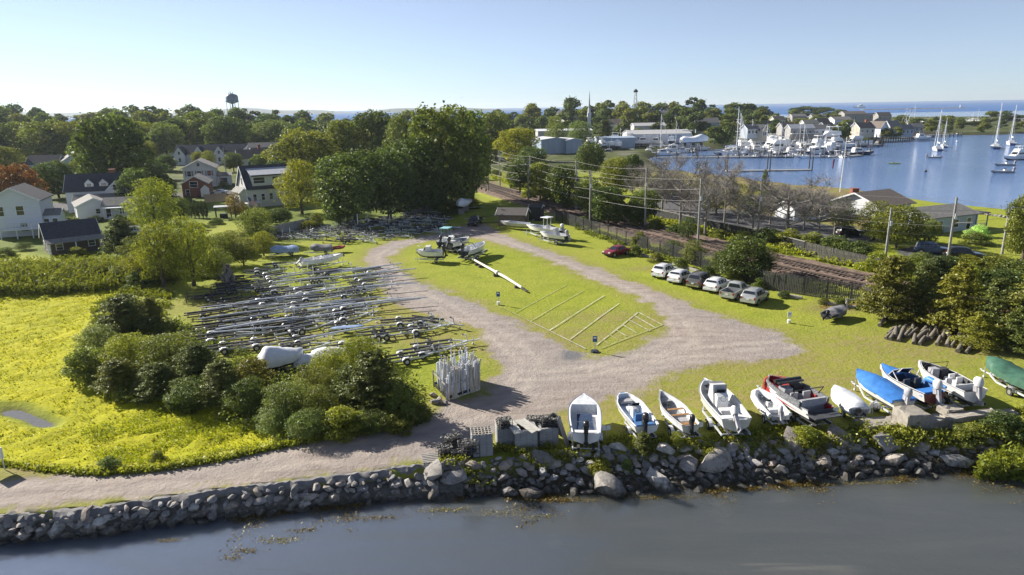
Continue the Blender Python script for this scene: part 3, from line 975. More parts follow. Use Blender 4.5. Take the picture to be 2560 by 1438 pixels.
# --- trees round the houses on the west side
for a in [
    (300, 500, 287, 195, 'broad', DK, 'huge dark broadleaf tree towering over the white houses'),
    (200, 410, 297, 120, 'tall', OLV, 'olive tree behind the grey house with a chimney'),
    (130, 410, 300, 140, 'broad', MID, 'broad tree behind the dark roofed grey house'),
    (60, 400, 305, 120, 'broad', MID, 'broad tree above the red maple'),
    (5, 410, 300, 110, 'tall', DK, 'dark tree at the frame edge above the red maple'),
    (20, 440, 365, 80, 'broad', OLV, 'olive tree between the red maple and the white gable'),
    (48, 528, 408, 130, 'broad', RED, 'copper red maple beside the white house deck'),
    (148, 495, 400, 92, 'broad', DK, 'round clipped dark tree in front of the grey house'),
    (228, 480, 382, 76, 'broad', OLV, 'round olive tree below the grey house gable'),
    (362, 400, 305, 70, 'broad', YG, 'light round tree right of the huge dark tree'),
    (420, 400, 305, 90, 'broad', MID, 'mid green round tree above the white gabled row'),
    (372, 425, 350, 60, 'broad', OLV, 'small olive tree by the dark flat roof'),
    (510, 385, 278, 120, 'broad', MID, 'tall tree behind the white gabled row'),
    (575, 390, 290, 110, 'broad', DK, 'dark tree under the water tower'),
    (640, 385, 330, 80, 'tall', DK, 'dark rounded tree behind the grey roofed house'),
    (690, 385, 300, 120, 'broad', GRY, 'pale grey green tree behind the solar roof house'),
    (525, 430, 375, 44, 'fine', OLV, 'thin brownish tree between the two white houses'),
    (425, 520, 432, 74, 'cedar', DK, 'dark spruce beside the brick gabled house'),
    (392, 590, 446, 135, 'fine', YG, 'big light green tree beside the white garage'),
    (310, 640, 545, 110, 'juniper', DK, 'dark juniper by the parked blue pickups'),
    (410, 720, 548, 125, 'fine', YG, 'yellow green tree standing in the reed edge'),
    (485, 715, 540, 120, 'fine', YG, 'yellow green tree at the corner of the trailer field'),
    (560, 665, 580, 90, 'fine', OLV, 'olive sapling beside the trailer field stump'),
    (645, 610, 515, 100, 'fine', OLV, 'loose light tree in front of the flag'),
    (590, 545, 482, 50, 'fine', (1.3, 0.75, 0.9), 'purple leaved small tree in front of the solar roof house'),
    (755, 535, 398, 120, 'fine', YG, 'tall pointed yellow green tree right of the solar roof house'),
    (815, 530, 440, 70, 'fine', YG, 'slender yellow green tree against the dark wood'),
    (760, 460, 322, 165, 'broad', OLV, 'wide olive tree behind the pointed yellow green tree'),
    (860, 440, 300, 110, 'broad', OLV, 'olive tree above the dark wood'),
    (935, 430, 278, 130, 'broad', DK, 'round dark tree on the skyline over the dark wood'),
    (1010, 440, 290, 120, 'tall', MID, 'green tree on the skyline left of the tallest crown'),
    (1110, 525, 253, 190, 'tall', MID, 'tallest tree of the dark wood beside the railway'),
    (1180, 505, 290, 130, 'tall', MID, 'green tree overhanging the railway cutting'),
    (1045, 530, 345, 170, 'broad', DK, 'dark broad tree low in the middle of the wood'),
    (890, 560, 375, 190, 'broad', DK, 'big dark tree at the front of the wood above the trailers'),
    (975, 550, 370, 150, 'broad', DK, 'dark tree behind the storage fence'),
    (850, 560, 470, 90, 'broad', DK, 'low dark tree at the left end of the wood'),
    (1130, 515, 420, 120, 'broad', DK, 'dark undergrown tree at the railway edge of the wood'),
    (1060, 535, 440, 110, 'broad', DK, 'dark low tree behind the grey board fence'),
    (700, 560, 520, 60, 'broad', DK, 'low dark tree right of the solar roof house'),
    (1240, 400, 275, 90, 'tall', MID, 'pale green tree right of the railway poles'),
    (1290, 415, 320, 110, 'broad', YG, 'bright yellow green tree left of the industrial roofs'),
    (1330, 440, 365, 80, 'broad', DK, 'dark tree under the bright yellow green tree'),
    (1390, 375, 290, 60, 'fine', GRY, 'grey green tree right of the teal roof'),
    (1450, 370, 300, 70, 'fine', GRY, 'grey green tree in front of the white chapel gable'),
    (1510, 360, 300, 60, 'juniper', DK, 'dark conical tree above the boat sheds'),
    (1475, 445, 352, 75, 'broad', DK, 'round dark tree right of the industrial building'),
    (1300, 480, 400, 70, 'broad', DK, 'dark trackside tree by the first far pole'),
    (1350, 500, 405, 80, 'broad', OLV, 'olive trackside tree in front of the blue shed'),
    (1410, 520, 412, 80, 'broad', DK, 'dark trackside tree right of the blue shed'),
    (1470, 540, 440, 80, 'broad', MID, 'mid green trackside tree behind the tall near pole'),
    (1545, 490, 392, 90, 'broad', OLV, 'olive round tree at the basin head'),
    (1580, 480, 385, 60, 'broad', DK, 'dark round tree at the basin head'),
    (1520, 560, 465, 95, 'broad', DK, 'dark trackside tree above the long board fence'),
    (1590, 560, 500, 70, 'broad', DK, 'small dark trackside tree by the pale backyard'),
    (1860, 700, 585, 140, 'tall', DK, 'dark bushy tree rising behind the parked cars'),
    (1905, 690, 610, 70, 'fine', MID, 'ragged sapling beside the dark bushy tree'),
    (1735, 660, 600, 70, 'fine', OLV, 'bright sapling on the chain link fence'),
    (1680, 640, 600, 65, 'fine', DK, 'dark sapling on the chain link fence'),
    (1800, 680, 625, 60, 'fine', MID, 'weedy sapling between cars and fence'),
    (1911, 480, 422, 22, 'column', MID, 'ivy covered slim trunk before the harbour'),
    (2185, 600, 500, 105, 'fine', OLV, 'brown green tree behind the leaning utility pole'),
    (2240, 620, 510, 110, 'broad', OLV, 'olive tree in front of the boathouse roof'),
    (2310, 610, 545, 75, 'broad', (1.9, 1.8, 1.7), 'white flowering tree by the waterside house'),
    (2555, 660, 482, 100, 'broad', OLV, 'large tree at the frame edge beside the lawn'),
    (2215, 800, 640, 150, 'juniper', OLV, 'bushy cedar with bare lower trunk above the log pile'),
    (2300, 800, 655, 150, 'cedar', MID, 'cedar right of the bushy one above the log pile'),
    (2385, 830, 650, 190, 'cedar', YG, 'largest spreading cedar behind the logs'),
    (2480, 850, 690, 190, 'cedar', MID, 'spreading cedar above the green covered boat'),
    (2570, 870, 650, 190, 'cedar', OLV, 'cedar at the frame edge above the green covered boat'),
    (2440, 870, 775, 130, 'cedar', YG, 'low cedar directly behind the log pile'),
    (2540, 880, 765, 150, 'cedar', MID, 'low cedar at the frame edge by the green covered boat'),
    (2330, 745, 640, 120, 'juniper', DK, 'dark cedar behind the spreading ones')]:
    tree(*a[:5], a[6], tint=a[5])

for i, (u, vb, vt, wp, lb) in enumerate([(1700, 575, 412, 150, 'bare grey tree left of the bent limb'), (1655, 530, 400, 110, 'bare tree at the pale backyard by the basin'), (1762, 590, 440, 130, 'bare tree with drooping twigs by the far poles'), (1965, 592, 455, 190, 'wide bare tree with forked trunk by the asphalt yard'), (2045, 600, 480, 120, 'bare tree right of the forked one'), (1880, 590, 500, 110, 'bare leaning tree with a bent limb by the asphalt yard'), (1600, 520, 420, 80, 'thin bare tree by the long board fence'), (1810, 560, 410, 80, 'thin bare tree before the floating dock')]):
    P = at(u, vb)
    s = ppm(P)
    t = thing('bare_tree', lb, 'tree', P, i * 1.3)
    h = (vb - vt) / s
    inst('branches', BARE[i % 3], t, (0, 0, 0), (0, 0, 0), (wp / s * 1.15, wp / s * 1.15, h * 1.05))

# --- shrubs: the thicket between marsh and trailers, trackside, gardens
TK = (0.95, 1.0, 0.95)
for a in [(318, 840, 715, 175, 'juniper', TK, 'dark spiky juniper at the marsh end of the thicket'), (380, 820, 725, 90, 'juniper', OLV, 'smaller olive juniper behind the spiky one'), (250, 885, 800, 120, 'fine', MID, 'pale green bush at the marsh edge below the juniper'), (330, 920, 815, 150, 'fine', YG, 'yellow green bush in the thicket below the juniper'),
          (430, 930, 810, 160, 'fine', OLV, 'broad olive bush beside the black trailer wheels'), (215, 945, 850, 100, 'bush', GRY, 'grey green bush standing out into the marsh'), (300, 975, 880, 140, 'juniper', OLV, 'olive bush facing the open marsh'), (400, 990, 890, 150, 'juniper', TK, 'darker cedar in the middle of the thicket front'),
          (500, 960, 835, 150, 'juniper', TK, 'dark small tree over the middle of the thicket'), (560, 1010, 880, 150, 'juniper', TK, 'dark small tree left of the white wrapped boat'), (480, 1020, 930, 140, 'fine', TK, 'shaded bush at the marsh side of the thicket'), (620, 1030, 930, 130, 'fine', TK, 'shaded bush below the white wrapped boat'),
          (640, 985, 880, 110, 'bush', (1.3, 0.95, 0.8), 'brownish bush under the white wrapped boat'), (720, 1050, 935, 150, 'fine', MID, 'fresh green bush with a rounded top'), (790, 1000, 895, 130, 'fine', OLV, 'open olive sapling beside the white tarps'), (830, 960, 850, 110, 'fine', YG, 'bright locust sapling at the trailer field edge'),
          (900, 915, 825, 120, 'fine', YG, 'brightest yellow green sapling among the trailers'), (800, 1055, 950, 120, 'fine', OLV, 'olive bush right of the fresh green bush'), (940, 1035, 850, 190, 'juniper', TK, 'big dark cedar at the end of the thicket'), (880, 1020, 890, 130, 'juniper', TK, 'dark cedar left of the big one'), (1010, 1060, 945, 90, 'bush', TK, 'dark bush at the foot of the big cedar'),
          (690, 1085, 1010, 110, 'fine', GRY, 'grey green low bush beside the causeway thicket'), (770, 1095, 1010, 120, 'fine', MID, 'leafy low bush near the causeway'), (860, 1085, 1005, 120, 'bush', YG, 'light green low bush near the causeway'), (930, 1080, 1015, 110, 'fine', TK, 'dark tangled bush near the causeway'), (990, 1075, 1020, 90, 'bush', OLV, 'olive weedy bush at the causeway bend'), (1050, 1050, 1000, 60, 'bush', TK, 'dark bush behind the pole bundle'),
          (150, 570, 535, 70, 'bush', DK, 'round garden shrub in front of the white garage'), (182, 565, 540, 50, 'bush', MID, 'round garden shrub below the white garage corner'), (205, 590, 562, 26, 'bush', YG, 'small yellow bush by the pickups'), (240, 555, 535, 40, 'bush', DK, 'foundation shrub at the white house steps'), (195, 640, 612, 45, 'bush', YG, 'yellow shrub at the cottage corner'),
          (790, 570, 525, 40, 'bush', OLV, 'round clipped shrub at the end of the grey fence'), (770, 575, 545, 40, 'bush', YG, 'loose shrub at the end of the grey fence'), (690, 545, 515, 60, 'bush', DK, 'dark foundation hedge at the solar roof house'), (1120, 530, 495, 90, 'bush', MID, 'lit hedge above the grey board fence'), (1165, 520, 485, 70, 'bush', YG, 'lit hedge end at the railway'),
          (2440, 610, 575, 70, 'bush', MID, 'shrub at the porch of the waterside house'), (1600, 620, 570, 50, 'bush', OLV, 'scrub by the fence right of the near pole'), (1460, 570, 535, 40, 'bush', DK, 'scrub at the foot of the near pole')]:
    bush(*a[:4], a[6], tint=a[5], kind=a[4])
for i, (u, vb, vt, wp) in enumerate([(450, 690, 630, 90), (530, 690, 640, 80), (600, 640, 600, 80), (640, 625, 585, 70), (560, 620, 585, 80), (520, 650, 600, 70), (470, 600, 560, 60), (400, 705, 660, 80)]):
    bush(u, vb, vt, wp, 'olive green shrub in the overgrown strip behind the trailer field', tint=OLV if i % 2 else MID, group='shrubs behind the trailer field')
zone = lambda u: 'below the industrial sheds' if u < 1450 else 'by the long board fence' if u < 1650 else 'in front of the bare trees' if u < 1900 else 'in front of the asphalt yard' if u < 2150 else 'below the boathouse' if u < 2330 else 'in front of the waterside lawn'
for i, (u, vb, vt, wp) in enumerate([(1240, 470, 440, 40), (1270, 455, 425, 40), (1320, 520, 490, 50), (1370, 530, 500, 50), (1420, 545, 515, 50), (1480, 560, 520, 60), (1540, 580, 540, 60), (1590, 590, 555, 60), (1640, 600, 560, 55), (1690, 608, 575, 60), (1740, 612, 580, 60), (1800, 622, 590, 70), (1860, 632, 590, 70), (1920, 640, 585, 90), (1975, 648, 590, 90), (2030, 655, 600, 90), (2085, 668, 605, 95), (2140, 680, 615, 90), (2190, 690, 630, 80), (2240, 700, 640, 90), (2300, 690, 635, 90), (2360, 690, 640, 90), (2420, 690, 640, 100), (2480, 700, 640, 100), (2540, 710, 650, 110), (2500, 740, 670, 120), (2420, 730, 660, 110)]):
    k_ = 0.75 if u < 1920 else 1.0
    sh = 27 if u < 2150 else 12
    bush(u, vb - sh, vb - sh - (vb - vt) * k_, wp * k_, ('mid green', 'olive', 'yellow green', 'dark')[i * 7 % 4] + ' shrub along the railway, ' + zone(u), tint=(MID, OLV, YG, DK)[i * 7 % 4], group='shrubs along the railway fence')
for i, (u, vb, vt, wp) in enumerate([(1590, 640, 600, 40), (1640, 655, 620, 50), (1700, 668, 630, 50), (1765, 690, 650, 60), (1830, 705, 665, 60), (1900, 720, 680, 60), (1960, 745, 715, 40), (2060, 760, 735, 40), (2100, 765, 735, 50), (2160, 775, 745, 60)]):
    bush(u, vb, vb - (vb - vt) * .8, wp * .8, ('dark', 'olive', 'mid green')[i % 3] + ' weedy shrub in the near fence ' + ('between the red car and the white wagons' if u < 1750 else 'behind the parked row' if u < 1920 else 'on the pickets right of the parked row'), tint=(DK, OLV, MID)[i % 3], group='shrubs in the near railway fence')
for i, u in enumerate([478, 488, 498, 508, 517]):
    tree(u, 545, 502 - i % 2, 12, 'column', 'narrow dark green arborvitae in the clipped row of five', name='arborvitae', group='arborvitae row in the garden', tint=DK)

# fill between the houses and along the far shore
for a in [(345, 650, 588, 90, 'fine', OLV, 'olive sapling left of the tall yellow green trees'), (370, 705, 615, 110, 'fine', YG, 'yellow green sapling in front of the juniper'), (455, 655, 580, 100, 'fine', OLV, 'olive sapling between the two tall yellow green trees'), (545, 700, 620, 100, 'fine', MID, 'bushy sapling behind the driftwood stump'), (610, 665, 590, 90, 'fine', OLV, 'olive sapling left of the blue tarped boat'), (500, 640, 590, 90, 'fine', MID, 'green sapling below the garden lawn'), (580, 620, 575, 80, 'fine', OLV, 'small olive sapling at the garden lawn edge'),
          (660, 640, 575, 70, 'fine', YG, 'light sapling at the grey fence end'), (345, 525, 420, 100, 'broad', DK, 'dark tree below the huge dark tree'), (395, 510, 425, 90, 'broad', DK, 'dark tree left of the dark spruce'), (450, 560, 490, 70, 'fine', DK, 'dark sapling before the arborvitae row'), (385, 450, 395, 70, 'broad', DK, 'dark tree left of the pedimented house'), (120, 475, 415, 90, 'broad', DK, 'dark tree left of the clipped tree'), (270, 440, 385, 80, 'broad', OLV, 'olive tree behind the large white house'), (535, 460, 425, 40, 'broad', DK, 'small dark tree right of the pedimented house'), (585, 430, 380, 50, 'broad', DK, 'dark tree in front of the white terrace end'), (500, 415, 378, 40, 'broad', OLV, 'small tree in front of the white terrace'), (655, 430, 385, 60, 'broad', MID, 'tree beside the pale grey roofed house'), (700, 470, 400, 70, 'broad', DK, 'dark tree behind the pointed yellow green tree'), (330, 450, 380, 80, 'broad', DK, 'dark tree beside the low black roofed house'), (420, 430, 385, 50, 'broad', DK, 'small dark tree left of the white terrace')]:
    tree(*a[:5], a[6], tint=a[5])
for u, vb, vt, wp in [(255, 700, 655, 90), (310, 708, 655, 90), (205, 690, 650, 70), (150, 690, 652, 70), (60, 690, 655, 80), (360, 715, 665, 80)]:
    bush(u, vb, vt, wp, 'shaggy shrub standing among the tall reeds', tint=OLV if u % 20 else DK, group='shrubs among the reeds')
rs = random.Random(41)
for i in range(70):
    u = rs.uniform(1985, 2600)
    v = rs.uniform(312, 343) if u > 2130 else rs.uniform(318, 350)
    P = at(u, v)
    if P.z < -0.5:
        continue
    w_ = rs.uniform(4, 10)
    tree_at(P, w_ * rs.uniform(.55, .9), w_, 'far', 'low bush along the far harbour shore', cat='shrub', name='shrub', tint=rs.choice([DK, MID, OLV, OLV]), group='low bushes along the far shore', trunk=False)
for i in range(40):
    u, v = rs.uniform(1240, 1840), rs.uniform(318, 372)
    P = at(u, v)
    if P.z < -0.5 or (1340 < u < 1480 and v > 340) or (1500 < u < 1740 and v > 352):
        continue
    w_ = rs.uniform(6, 12)
    tree_at(P, w_ * rs.uniform(.7, 1.1), w_, 'far', 'tree standing between the roofs of the town', tint=rs.choice([DK, MID, OLV]), group='trees between the town roofs')
for i in range(22):
    u, v = rs.uniform(-60, 800), rs.uniform(330, 400)
    P = at(u, v)
    w_ = rs.uniform(9, 14)
    if 430 < u < 690 and v > 372 or (50 < u < 230 and v > 380):
        continue
    tree_at(P, w_ * rs.uniform(.8, 1.15), w_, 'far', 'tree in the belt between the houses and the far woods', tint=rs.choice([DK, DK, MID, OLV]), group='trees between houses and far woods')

for i, (u, vb, vt, wp) in enumerate([(1650, 470, 435, 60), (1690, 480, 445, 60), (1730, 490, 452, 70), (1780, 500, 462, 60), (1830, 505, 470, 60), (1870, 520, 480, 60), (1920, 500, 465, 60), (1960, 520, 480, 70), (2010, 530, 490, 80), (2060, 535, 500, 80), (2090, 545, 505, 70), (2110, 520, 490, 60), (1820, 470, 445, 60), (1900, 480, 455, 60), (1980, 492, 468, 60), (2050, 505, 480, 60)]):
    bush(u, vb, vt, wp, ('greyish olive', 'olive green', 'yellow green', 'dark green')[i % 4] + ' scrubby bush between the bare trees and the harbour', kind='fine' if i % 3 else 'bush', tint=((1.4, 1.2, 1.6), (1.2, 1.15, 1.0), (1.5, 1.35, .8), (.8, .9, .9))[i % 4], group='scrub between bare trees and harbour')
for i, (u, vb, vt, wp) in enumerate([(1725, 545, 440, 100), (1925, 560, 470, 110), (2010, 575, 470, 110), (1845, 560, 460, 90), (2085, 590, 500, 90)]):
    P = at(u, vb)
    s_ = ppm(P)
    t = thing('bare_tree', 'slim bare grey tree in the scrub ' + ['by the tallest near pole', 'left of the forked tree', 'right of the forked tree', 'by the floating dock', 'before the boathouse chimney'][i], 'tree', P, i * 2.1)
    inst('branches', BARE[i % 3], t, (0, 0, 0), (0, 0, 0), (wp / s_ * 1.1, wp / s_ * 1.1, (vb - vt) / s_ * 1.05))

for a in [(1655, 500, 432, 70, 'fine', MID, 'leafy green tree at the left of the bare trees'), (1790, 535, 465, 80, 'fine', OLV, 'leafy olive tree between two bare trees'), (1880, 545, 485, 70, 'fine', DK, 'dark leafy tree left of the forked bare tree'), (2110, 575, 500, 80, 'fine', MID, 'leafy tree in front of the boathouse chimney'), (1720, 600, 540, 60, 'fine', DK, 'dark leafy tree at the foot of the far pole'), (1610, 540, 470, 80, 'broad', MID, 'green tree at the far pole left of the bare trees')]:
    tree(*a[:5], a[6], tint=a[5])
for i, (u, vb, vt, wp) in enumerate([(60, 625, 600, 50), (15, 640, 615, 50), (110, 560, 540, 40), (300, 560, 530, 50), (280, 600, 575, 50), (340, 570, 540, 50), (600, 540, 515, 40), (540, 560, 540, 40), (680, 590, 560, 50), (720, 575, 550, 50), (500, 575, 555, 40), (620, 590, 570, 40), (90, 545, 525, 40), (25, 560, 540, 40), (420, 470, 445, 40), (470, 505, 485, 30), (560, 470, 450, 30), (610, 535, 510, 40), (400, 560, 520, 60)]):
    bush(u, vb, vt, wp, ('dark', 'mid green', 'olive')[i % 3] + ' garden shrub ' + ('round the white houses at the frame edge' if u < 350 else 'in the gardens by the solar roof house'), tint=(DK, MID, OLV)[i % 3], group='garden shrubs', kind='bush' if i % 2 else 'fine')
# ------------------------------------------------------------------ rocks, seawall, shore growth
def rock_material():
    m, nt, b = new_mat('shore_rock')
    L = nt.links
    tc = nt.nodes.new('ShaderNodeTexCoord')
    oi = nt.nodes.new('ShaderNodeObjectInfo')
    geo = nt.nodes.new('ShaderNodeNewGeometry')
    f = noise(nt, 2.6, 6, geo.outputs['Position'], 0.7)
    base = ramp(nt, [(0.0, (0.20, 0.195, 0.185)), (0.35, (0.34, 0.315, 0.285)), (0.6, (0.39, 0.325, 0.265)), (0.8, (0.28, 0.28, 0.29)), (1.0, (0.56, 0.53, 0.48))], oi.outputs['Random']).outputs[0]
    col = mixc(nt, 1.0, base, ramp(nt, [(0.28, 0.35), (0.5, 0.9), (0.72, 1.25)], f).outputs[0], 'MULTIPLY')
    sep = nt.nodes.new('ShaderNodeSeparateXYZ')
    L.new(geo.outputs['Position'], sep.inputs[0])
    wet = N(nt, 'ShaderNodeMapRange')
    wet.inputs['From Min'].default_value, wet.inputs['From Max'].default_value = -0.60, -1.15
    L.new(mth(nt, 'ADD', sep.outputs[2], mth(nt, 'MULTIPLY', mth(nt, 'SUBTRACT', f, 0.5), 1.2)), wet.inputs['Value'])
    col = mixc(nt, mth(nt, 'MULTIPLY', wet.outputs[0], 0.88), col, (0.030, 0.028, 0.020))
    L.new(col, b.inputs['Base Color'])
    b.inputs['Roughness'].default_value = 0.85
    bp = nt.nodes.new('ShaderNodeBump')
    bp.inputs['Strength'].default_value, bp.inputs['Distance'].default_value = 0.9, 0.09
    L.new(noise(nt, 7.0, 6, geo.outputs['Position'], 0.7), bp.inputs['Height'])
    L.new(bp.outputs[0], b.inputs['Normal'])
    return m


ROCK = rock_material()


def rock_mesh(seed, cuts=7):
    rg = np.random.default_rng(seed)
    bm = bmesh.new()
    bmesh.ops.create_icosphere(bm, subdivisions=2 if seed % 3 == 0 else 1, radius=1.0)
    V = np.array([v.co[:] for v in bm.verts])
    for _ in range(cuts):
        n = unit(1, rg)[0]
        d = 0.45 + 0.35 * rg.random()
        s = V @ n - d
        V = V - np.outer(np.maximum(s, 0) * 0.92, n)
    V *= 1 + 0.05 * rg.normal(size=(len(V), 1))
    V *= np.array([1.25, 0.95, 0.78])
    for v, c in zip(bm.verts, V):
        v.co = c
    me = bpy.data.meshes.new('stone')
    bm.to_mesh(me)
    bm.free()
    me.polygons.foreach_set('use_smooth', np.ones(len(me.polygons), bool))
    me.set_sharp_from_angle(angle=R(32))
    me.materials.append(ROCK)
    return me


ROCKS = [rock_mesh(200 + i) for i in range(14)]
rk = random.Random(21)


def stone(parent, p, r, flat=1.0):
    return inst('stone', rk.choice(ROCKS), parent, p, (rk.uniform(-0.5, 0.5), rk.uniform(-0.5, 0.5), rk.uniform(0, 6.28)), (r * rk.uniform(0.85, 1.25), r * rk.uniform(0.8, 1.1), r * rk.uniform(0.7, 1.0) * flat))


MORTAR = mat('mortar', (0.19, 0.185, 0.185), 0.9, var=0.25, scale=1.3, bump=0.8, bscale=3, dirt=(0.10, 0.10, 0.105))
WET = mat('wall_core', (0.10, 0.095, 0.085), 0.9, var=0.3, scale=2, bump=0.7, dirt=(0.04, 0.04, 0.035))
wall = thing('stone_seawall', 'mortared stone seawall holding up the dirt causeway', 'seawall', (0, 0, 0))
XS = np.arange(-40, -3.2, 0.22)
cap, core = MB(), MB()
secs, secs2 = [], []
for x in XS:
    t, bt = float(topY(x)), float(botY(x))
    j = lambda s: rk.uniform(-s, s)
    bb = 0.16 * math.sin(x * 2.1 + math.sin(x * 0.9) * 2) + j(.07)
    secs.append([(x, t + 0.55, -0.12), (x, t + 0.34 + j(.12), 0.02 + j(.05)), (x, t + 0.06 + bb * .6, 0.05 + j(.07)), (x, t - 0.14 + bb, -0.12 + j(.08)), (x, t - 0.20 + bb + j(.08), -0.36 + j(.1)), (x, t - 0.10 + bb * .5 + j(.1), -0.62 + j(.15)), (x, t + 0.3, -0.8)])
    secs2.append([(x, t + 0.4, -0.3), (x, t - 0.12, -0.35), (x, min(t, bt) - 0.12, -0.9), (x, min(t, bt) - 0.35, -2.6), (x, t + 0.4, -2.6)])
cap.loft(secs).build('mortar_cap', MORTAR, wall, 28)
core.loft(secs2).build('wall_core', WET, wall)
zs = [(-0.36, 0.28), (-0.66, 0.34), (-1.0, 0.42), (-1.36, 0.44)]
for k, (z, r0) in enumerate(zs):
    x = -38 + rk.uniform(0, .5)
    while x < -3.4:
        r = r0 * rk.choice([.5, .65, .8, .95, 1.1, 1.35])
        t, bt = float(topY(x)), min(float(botY(x)), float(topY(x)))
        y = t + (bt - t) * min(1, -z / 1.35) - 0.12
        if not (k == 0 and rk.random() < 0.35):
            stone(wall, (x, y - 0.14 + rk.uniform(-.05, .1), z + rk.uniform(-.12, .12)), r)
        x += r * rk.uniform(1.35, 1.75)

x = -38.0
while x < -3.6:
    r = rk.uniform(.22, .42)
    if rk.random() < .55:
        stone(wall, (x, float(topY(x)) - .12, -.12 + rk.uniform(-.15, .02)), r)
    x += r * 2
bank = thing('riprap_bank', 'riprap bank of tumbled boulders below the row of trailered boats', 'rock bank', (0, 0, 0))
pts = []
x0, x1 = -5.5, 36.0
for _ in range(5200):
    x = rk.uniform(x0, x1)
    k = rk.uniform(-0.12, 1.12)
    r = min(0.95, max(0.15, rk.lognormvariate(-0.98, 0.55)))
    if x > 27:
        r *= 0.8
    t, bt = float(topY(x)), float(botY(x))
    y = t + (bt - t) * k
    if all((x - a) ** 2 + (1.35 * (y - b_)) ** 2 > (0.80 * (r + c)) ** 2 for a, b_, c, _ in pts):
        pts.append((x, y, r, WATER * max(0, min(k, 1.1))))
pts.sort(key=lambda q: -q[2])
for x, y, r, z in pts[:300]:
    stone(bank, (x, y, z + r * 0.12), r * 1.12)
rub = MB()
small = [([v.co.copy() for v in me.vertices], [tuple(p.vertices) for p in me.polygons]) for me in ROCKS if len(me.polygons) < 100]
extra = [(rk.uniform(x0, x1), rk.uniform(-0.1, 1.15), rk.uniform(0.10, 0.2)) for _ in range(900)]
for x, y, r, z in [(q[0], q[1], q[2], q[3]) for q in pts[300:]] + [(x, float(topY(x)) + (float(botY(x)) - float(topY(x))) * k, r, WATER * max(0, min(k, 1.1))) for x, k, r in extra]:
    vs_, fs_ = rk.choice(small)
    M = Matrix.Rotation(rk.uniform(0, 6.28), 3, 'Z') @ Matrix.Rotation(rk.uniform(-.6, .6), 3, 'X')
    rub.add([M @ v * r + Vector((x, y, z)) for v in vs_], fs_)
o = rub.build('rubble', ROCK, bank, 32)
o['kind'] = 'stuff'
for u, v, r in [(2108, 1118, .42), (2136, 1092, .40), (2150, 1108, .36), (2126, 1132, .38), (2165, 1125, .3), (1795, 1132, .62), (1690, 1118, .5), (1655, 1120, .4), (1740, 1122, .45), (1450, 1160, .42), (1590, 1122, .35), (2460, 1160, .5), (2500, 1168, .35), (1910, 1195, .5), (2020, 1190, .45)]:
    p = at(u, v)
    stone(bank, (p.x, p.y, p.z + r * 0.3), r * 0.72)


def in_poly(poly, n, rg):
    P = np.array(poly)
    lo, hi = P.min(0), P.max(0)
    out = []
    while sum(len(o) for o in out) < n:
        q = lo + (hi - lo) * rg.random((n * 2, 2))
        out.append(q[poly_sd(q[:, 0], q[:, 1], P) > 0])
    return np.concatenate(out)[:n]


def growth(name, label_unused, poly, n, h, per, spread, size, matl, tint, seed, upright=0.4, patch=0.0, zf=None, aspect=0.7, cell=1.4):
    """ground cover: n tufts of per leaf cards each, one mesh"""
    rg = np.random.default_rng(seed)
    c = in_poly(poly, n, rg)
    if patch:
        k = np.sin(c[:, 0] / cell + 2 * np.sin(c[:, 1] / cell * 1.3)) + np.cos(c[:, 1] / cell * 1.7 + np.sin(c[:, 0] / cell))
        c = c[k > patch]
        n = len(c)
    c = c[poly_sd(c[:, 0], c[:, 1], POND) < -0.5]
    n = len(c)
    z = hgt(c[:, 0], c[:, 1]) if zf is None else np.full(n, zf)
    hs = h * (0.45 + 0.8 * rg.random(n))
    C = np.repeat(np.column_stack([c, z]), per, 0)
    hh = np.repeat(hs, per)
    u = rg.random(len(C))
    C[:, :2] += rg.normal(size=(len(C), 2)) * spread * (0.4 + 0.6 * u[:, None])
    C[:, 2] += hh * u
    nn = rg.normal(size=(len(C), 3)) * np.array([1, 1, 0.5])
    nn[:, 2] += (1 - upright)
    nn /= np.linalg.norm(nn, axis=1, keepdims=True)
    T = np.repeat(0.45 + 0.2 * rg.normal(size=n), per) + 0.35 * (u - 0.5) + 0.1 * rg.normal(size=len(C))
    o = bpy.data.objects.new(name, quads_mesh(name, C, nn, size, T, matl, aspect, rg=rg))
    link(o)
    o.color = (*tint, 1)
    o['kind'] = 'stuff'
    return o


growth('weeds', '', wpoly([(1090, 1155), (1180, 1142), (1260, 1112), (1420, 1122), (1500, 1108), (1560, 1090), (1700, 1090), (1850, 1078), (2000, 1062), (2150, 1062), (2300, 1082), (2440, 1055), (2560, 1020), (2700, 1010), (2700, 1100), (2400, 1106), (2200, 1110), (2050, 1110), (1900, 1118), (1750, 1124), (1600, 1132), (1400, 1148), (1250, 1190), (1180, 1180)]), 2100, 0.45, 16, 0.17, 0.075, LEAF, (1.7, 1.5, 0.75), 5, 0.2, -0.5)
growth('weeds', '', wpoly([(2000, 1072), (2150, 1070), (2300, 1082), (2440, 1060), (2560, 1030), (2700, 1010), (2700, 1105), (2400, 1108), (2200, 1112), (2000, 1108)]), 1000, 0.7, 20, 0.24, 0.09, LEAF, (1.65, 1.45, 0.8), 6, 0.2, -0.2)
growth('weeds', '', wpoly([(1600, 1110), (2560, 1080), (2560, 1190), (1600, 1200)]), 110, 0.3, 12, 0.16, 0.07, LEAF, (1.3, 1.25, 0.8), 8, 0.3, 0.3)
growth('dry_stalks', '', wpoly([(1600, 1118), (1900, 1100), (2560, 1075), (2560, 1140), (1900, 1140), (1600, 1150)]), 500, 0.5, 12, 0.2, 0.05, GRASSB, (0.9, 0.62, 1.5), 9, 0.8, -0.2, aspect=0.3)
growth('marsh_grass', '', MARSH, 13000, 0.17, 3, 0.14, 0.085, GRASSB, (1.5, 1.42, 0.5), 11, 0.0, aspect=0.34)
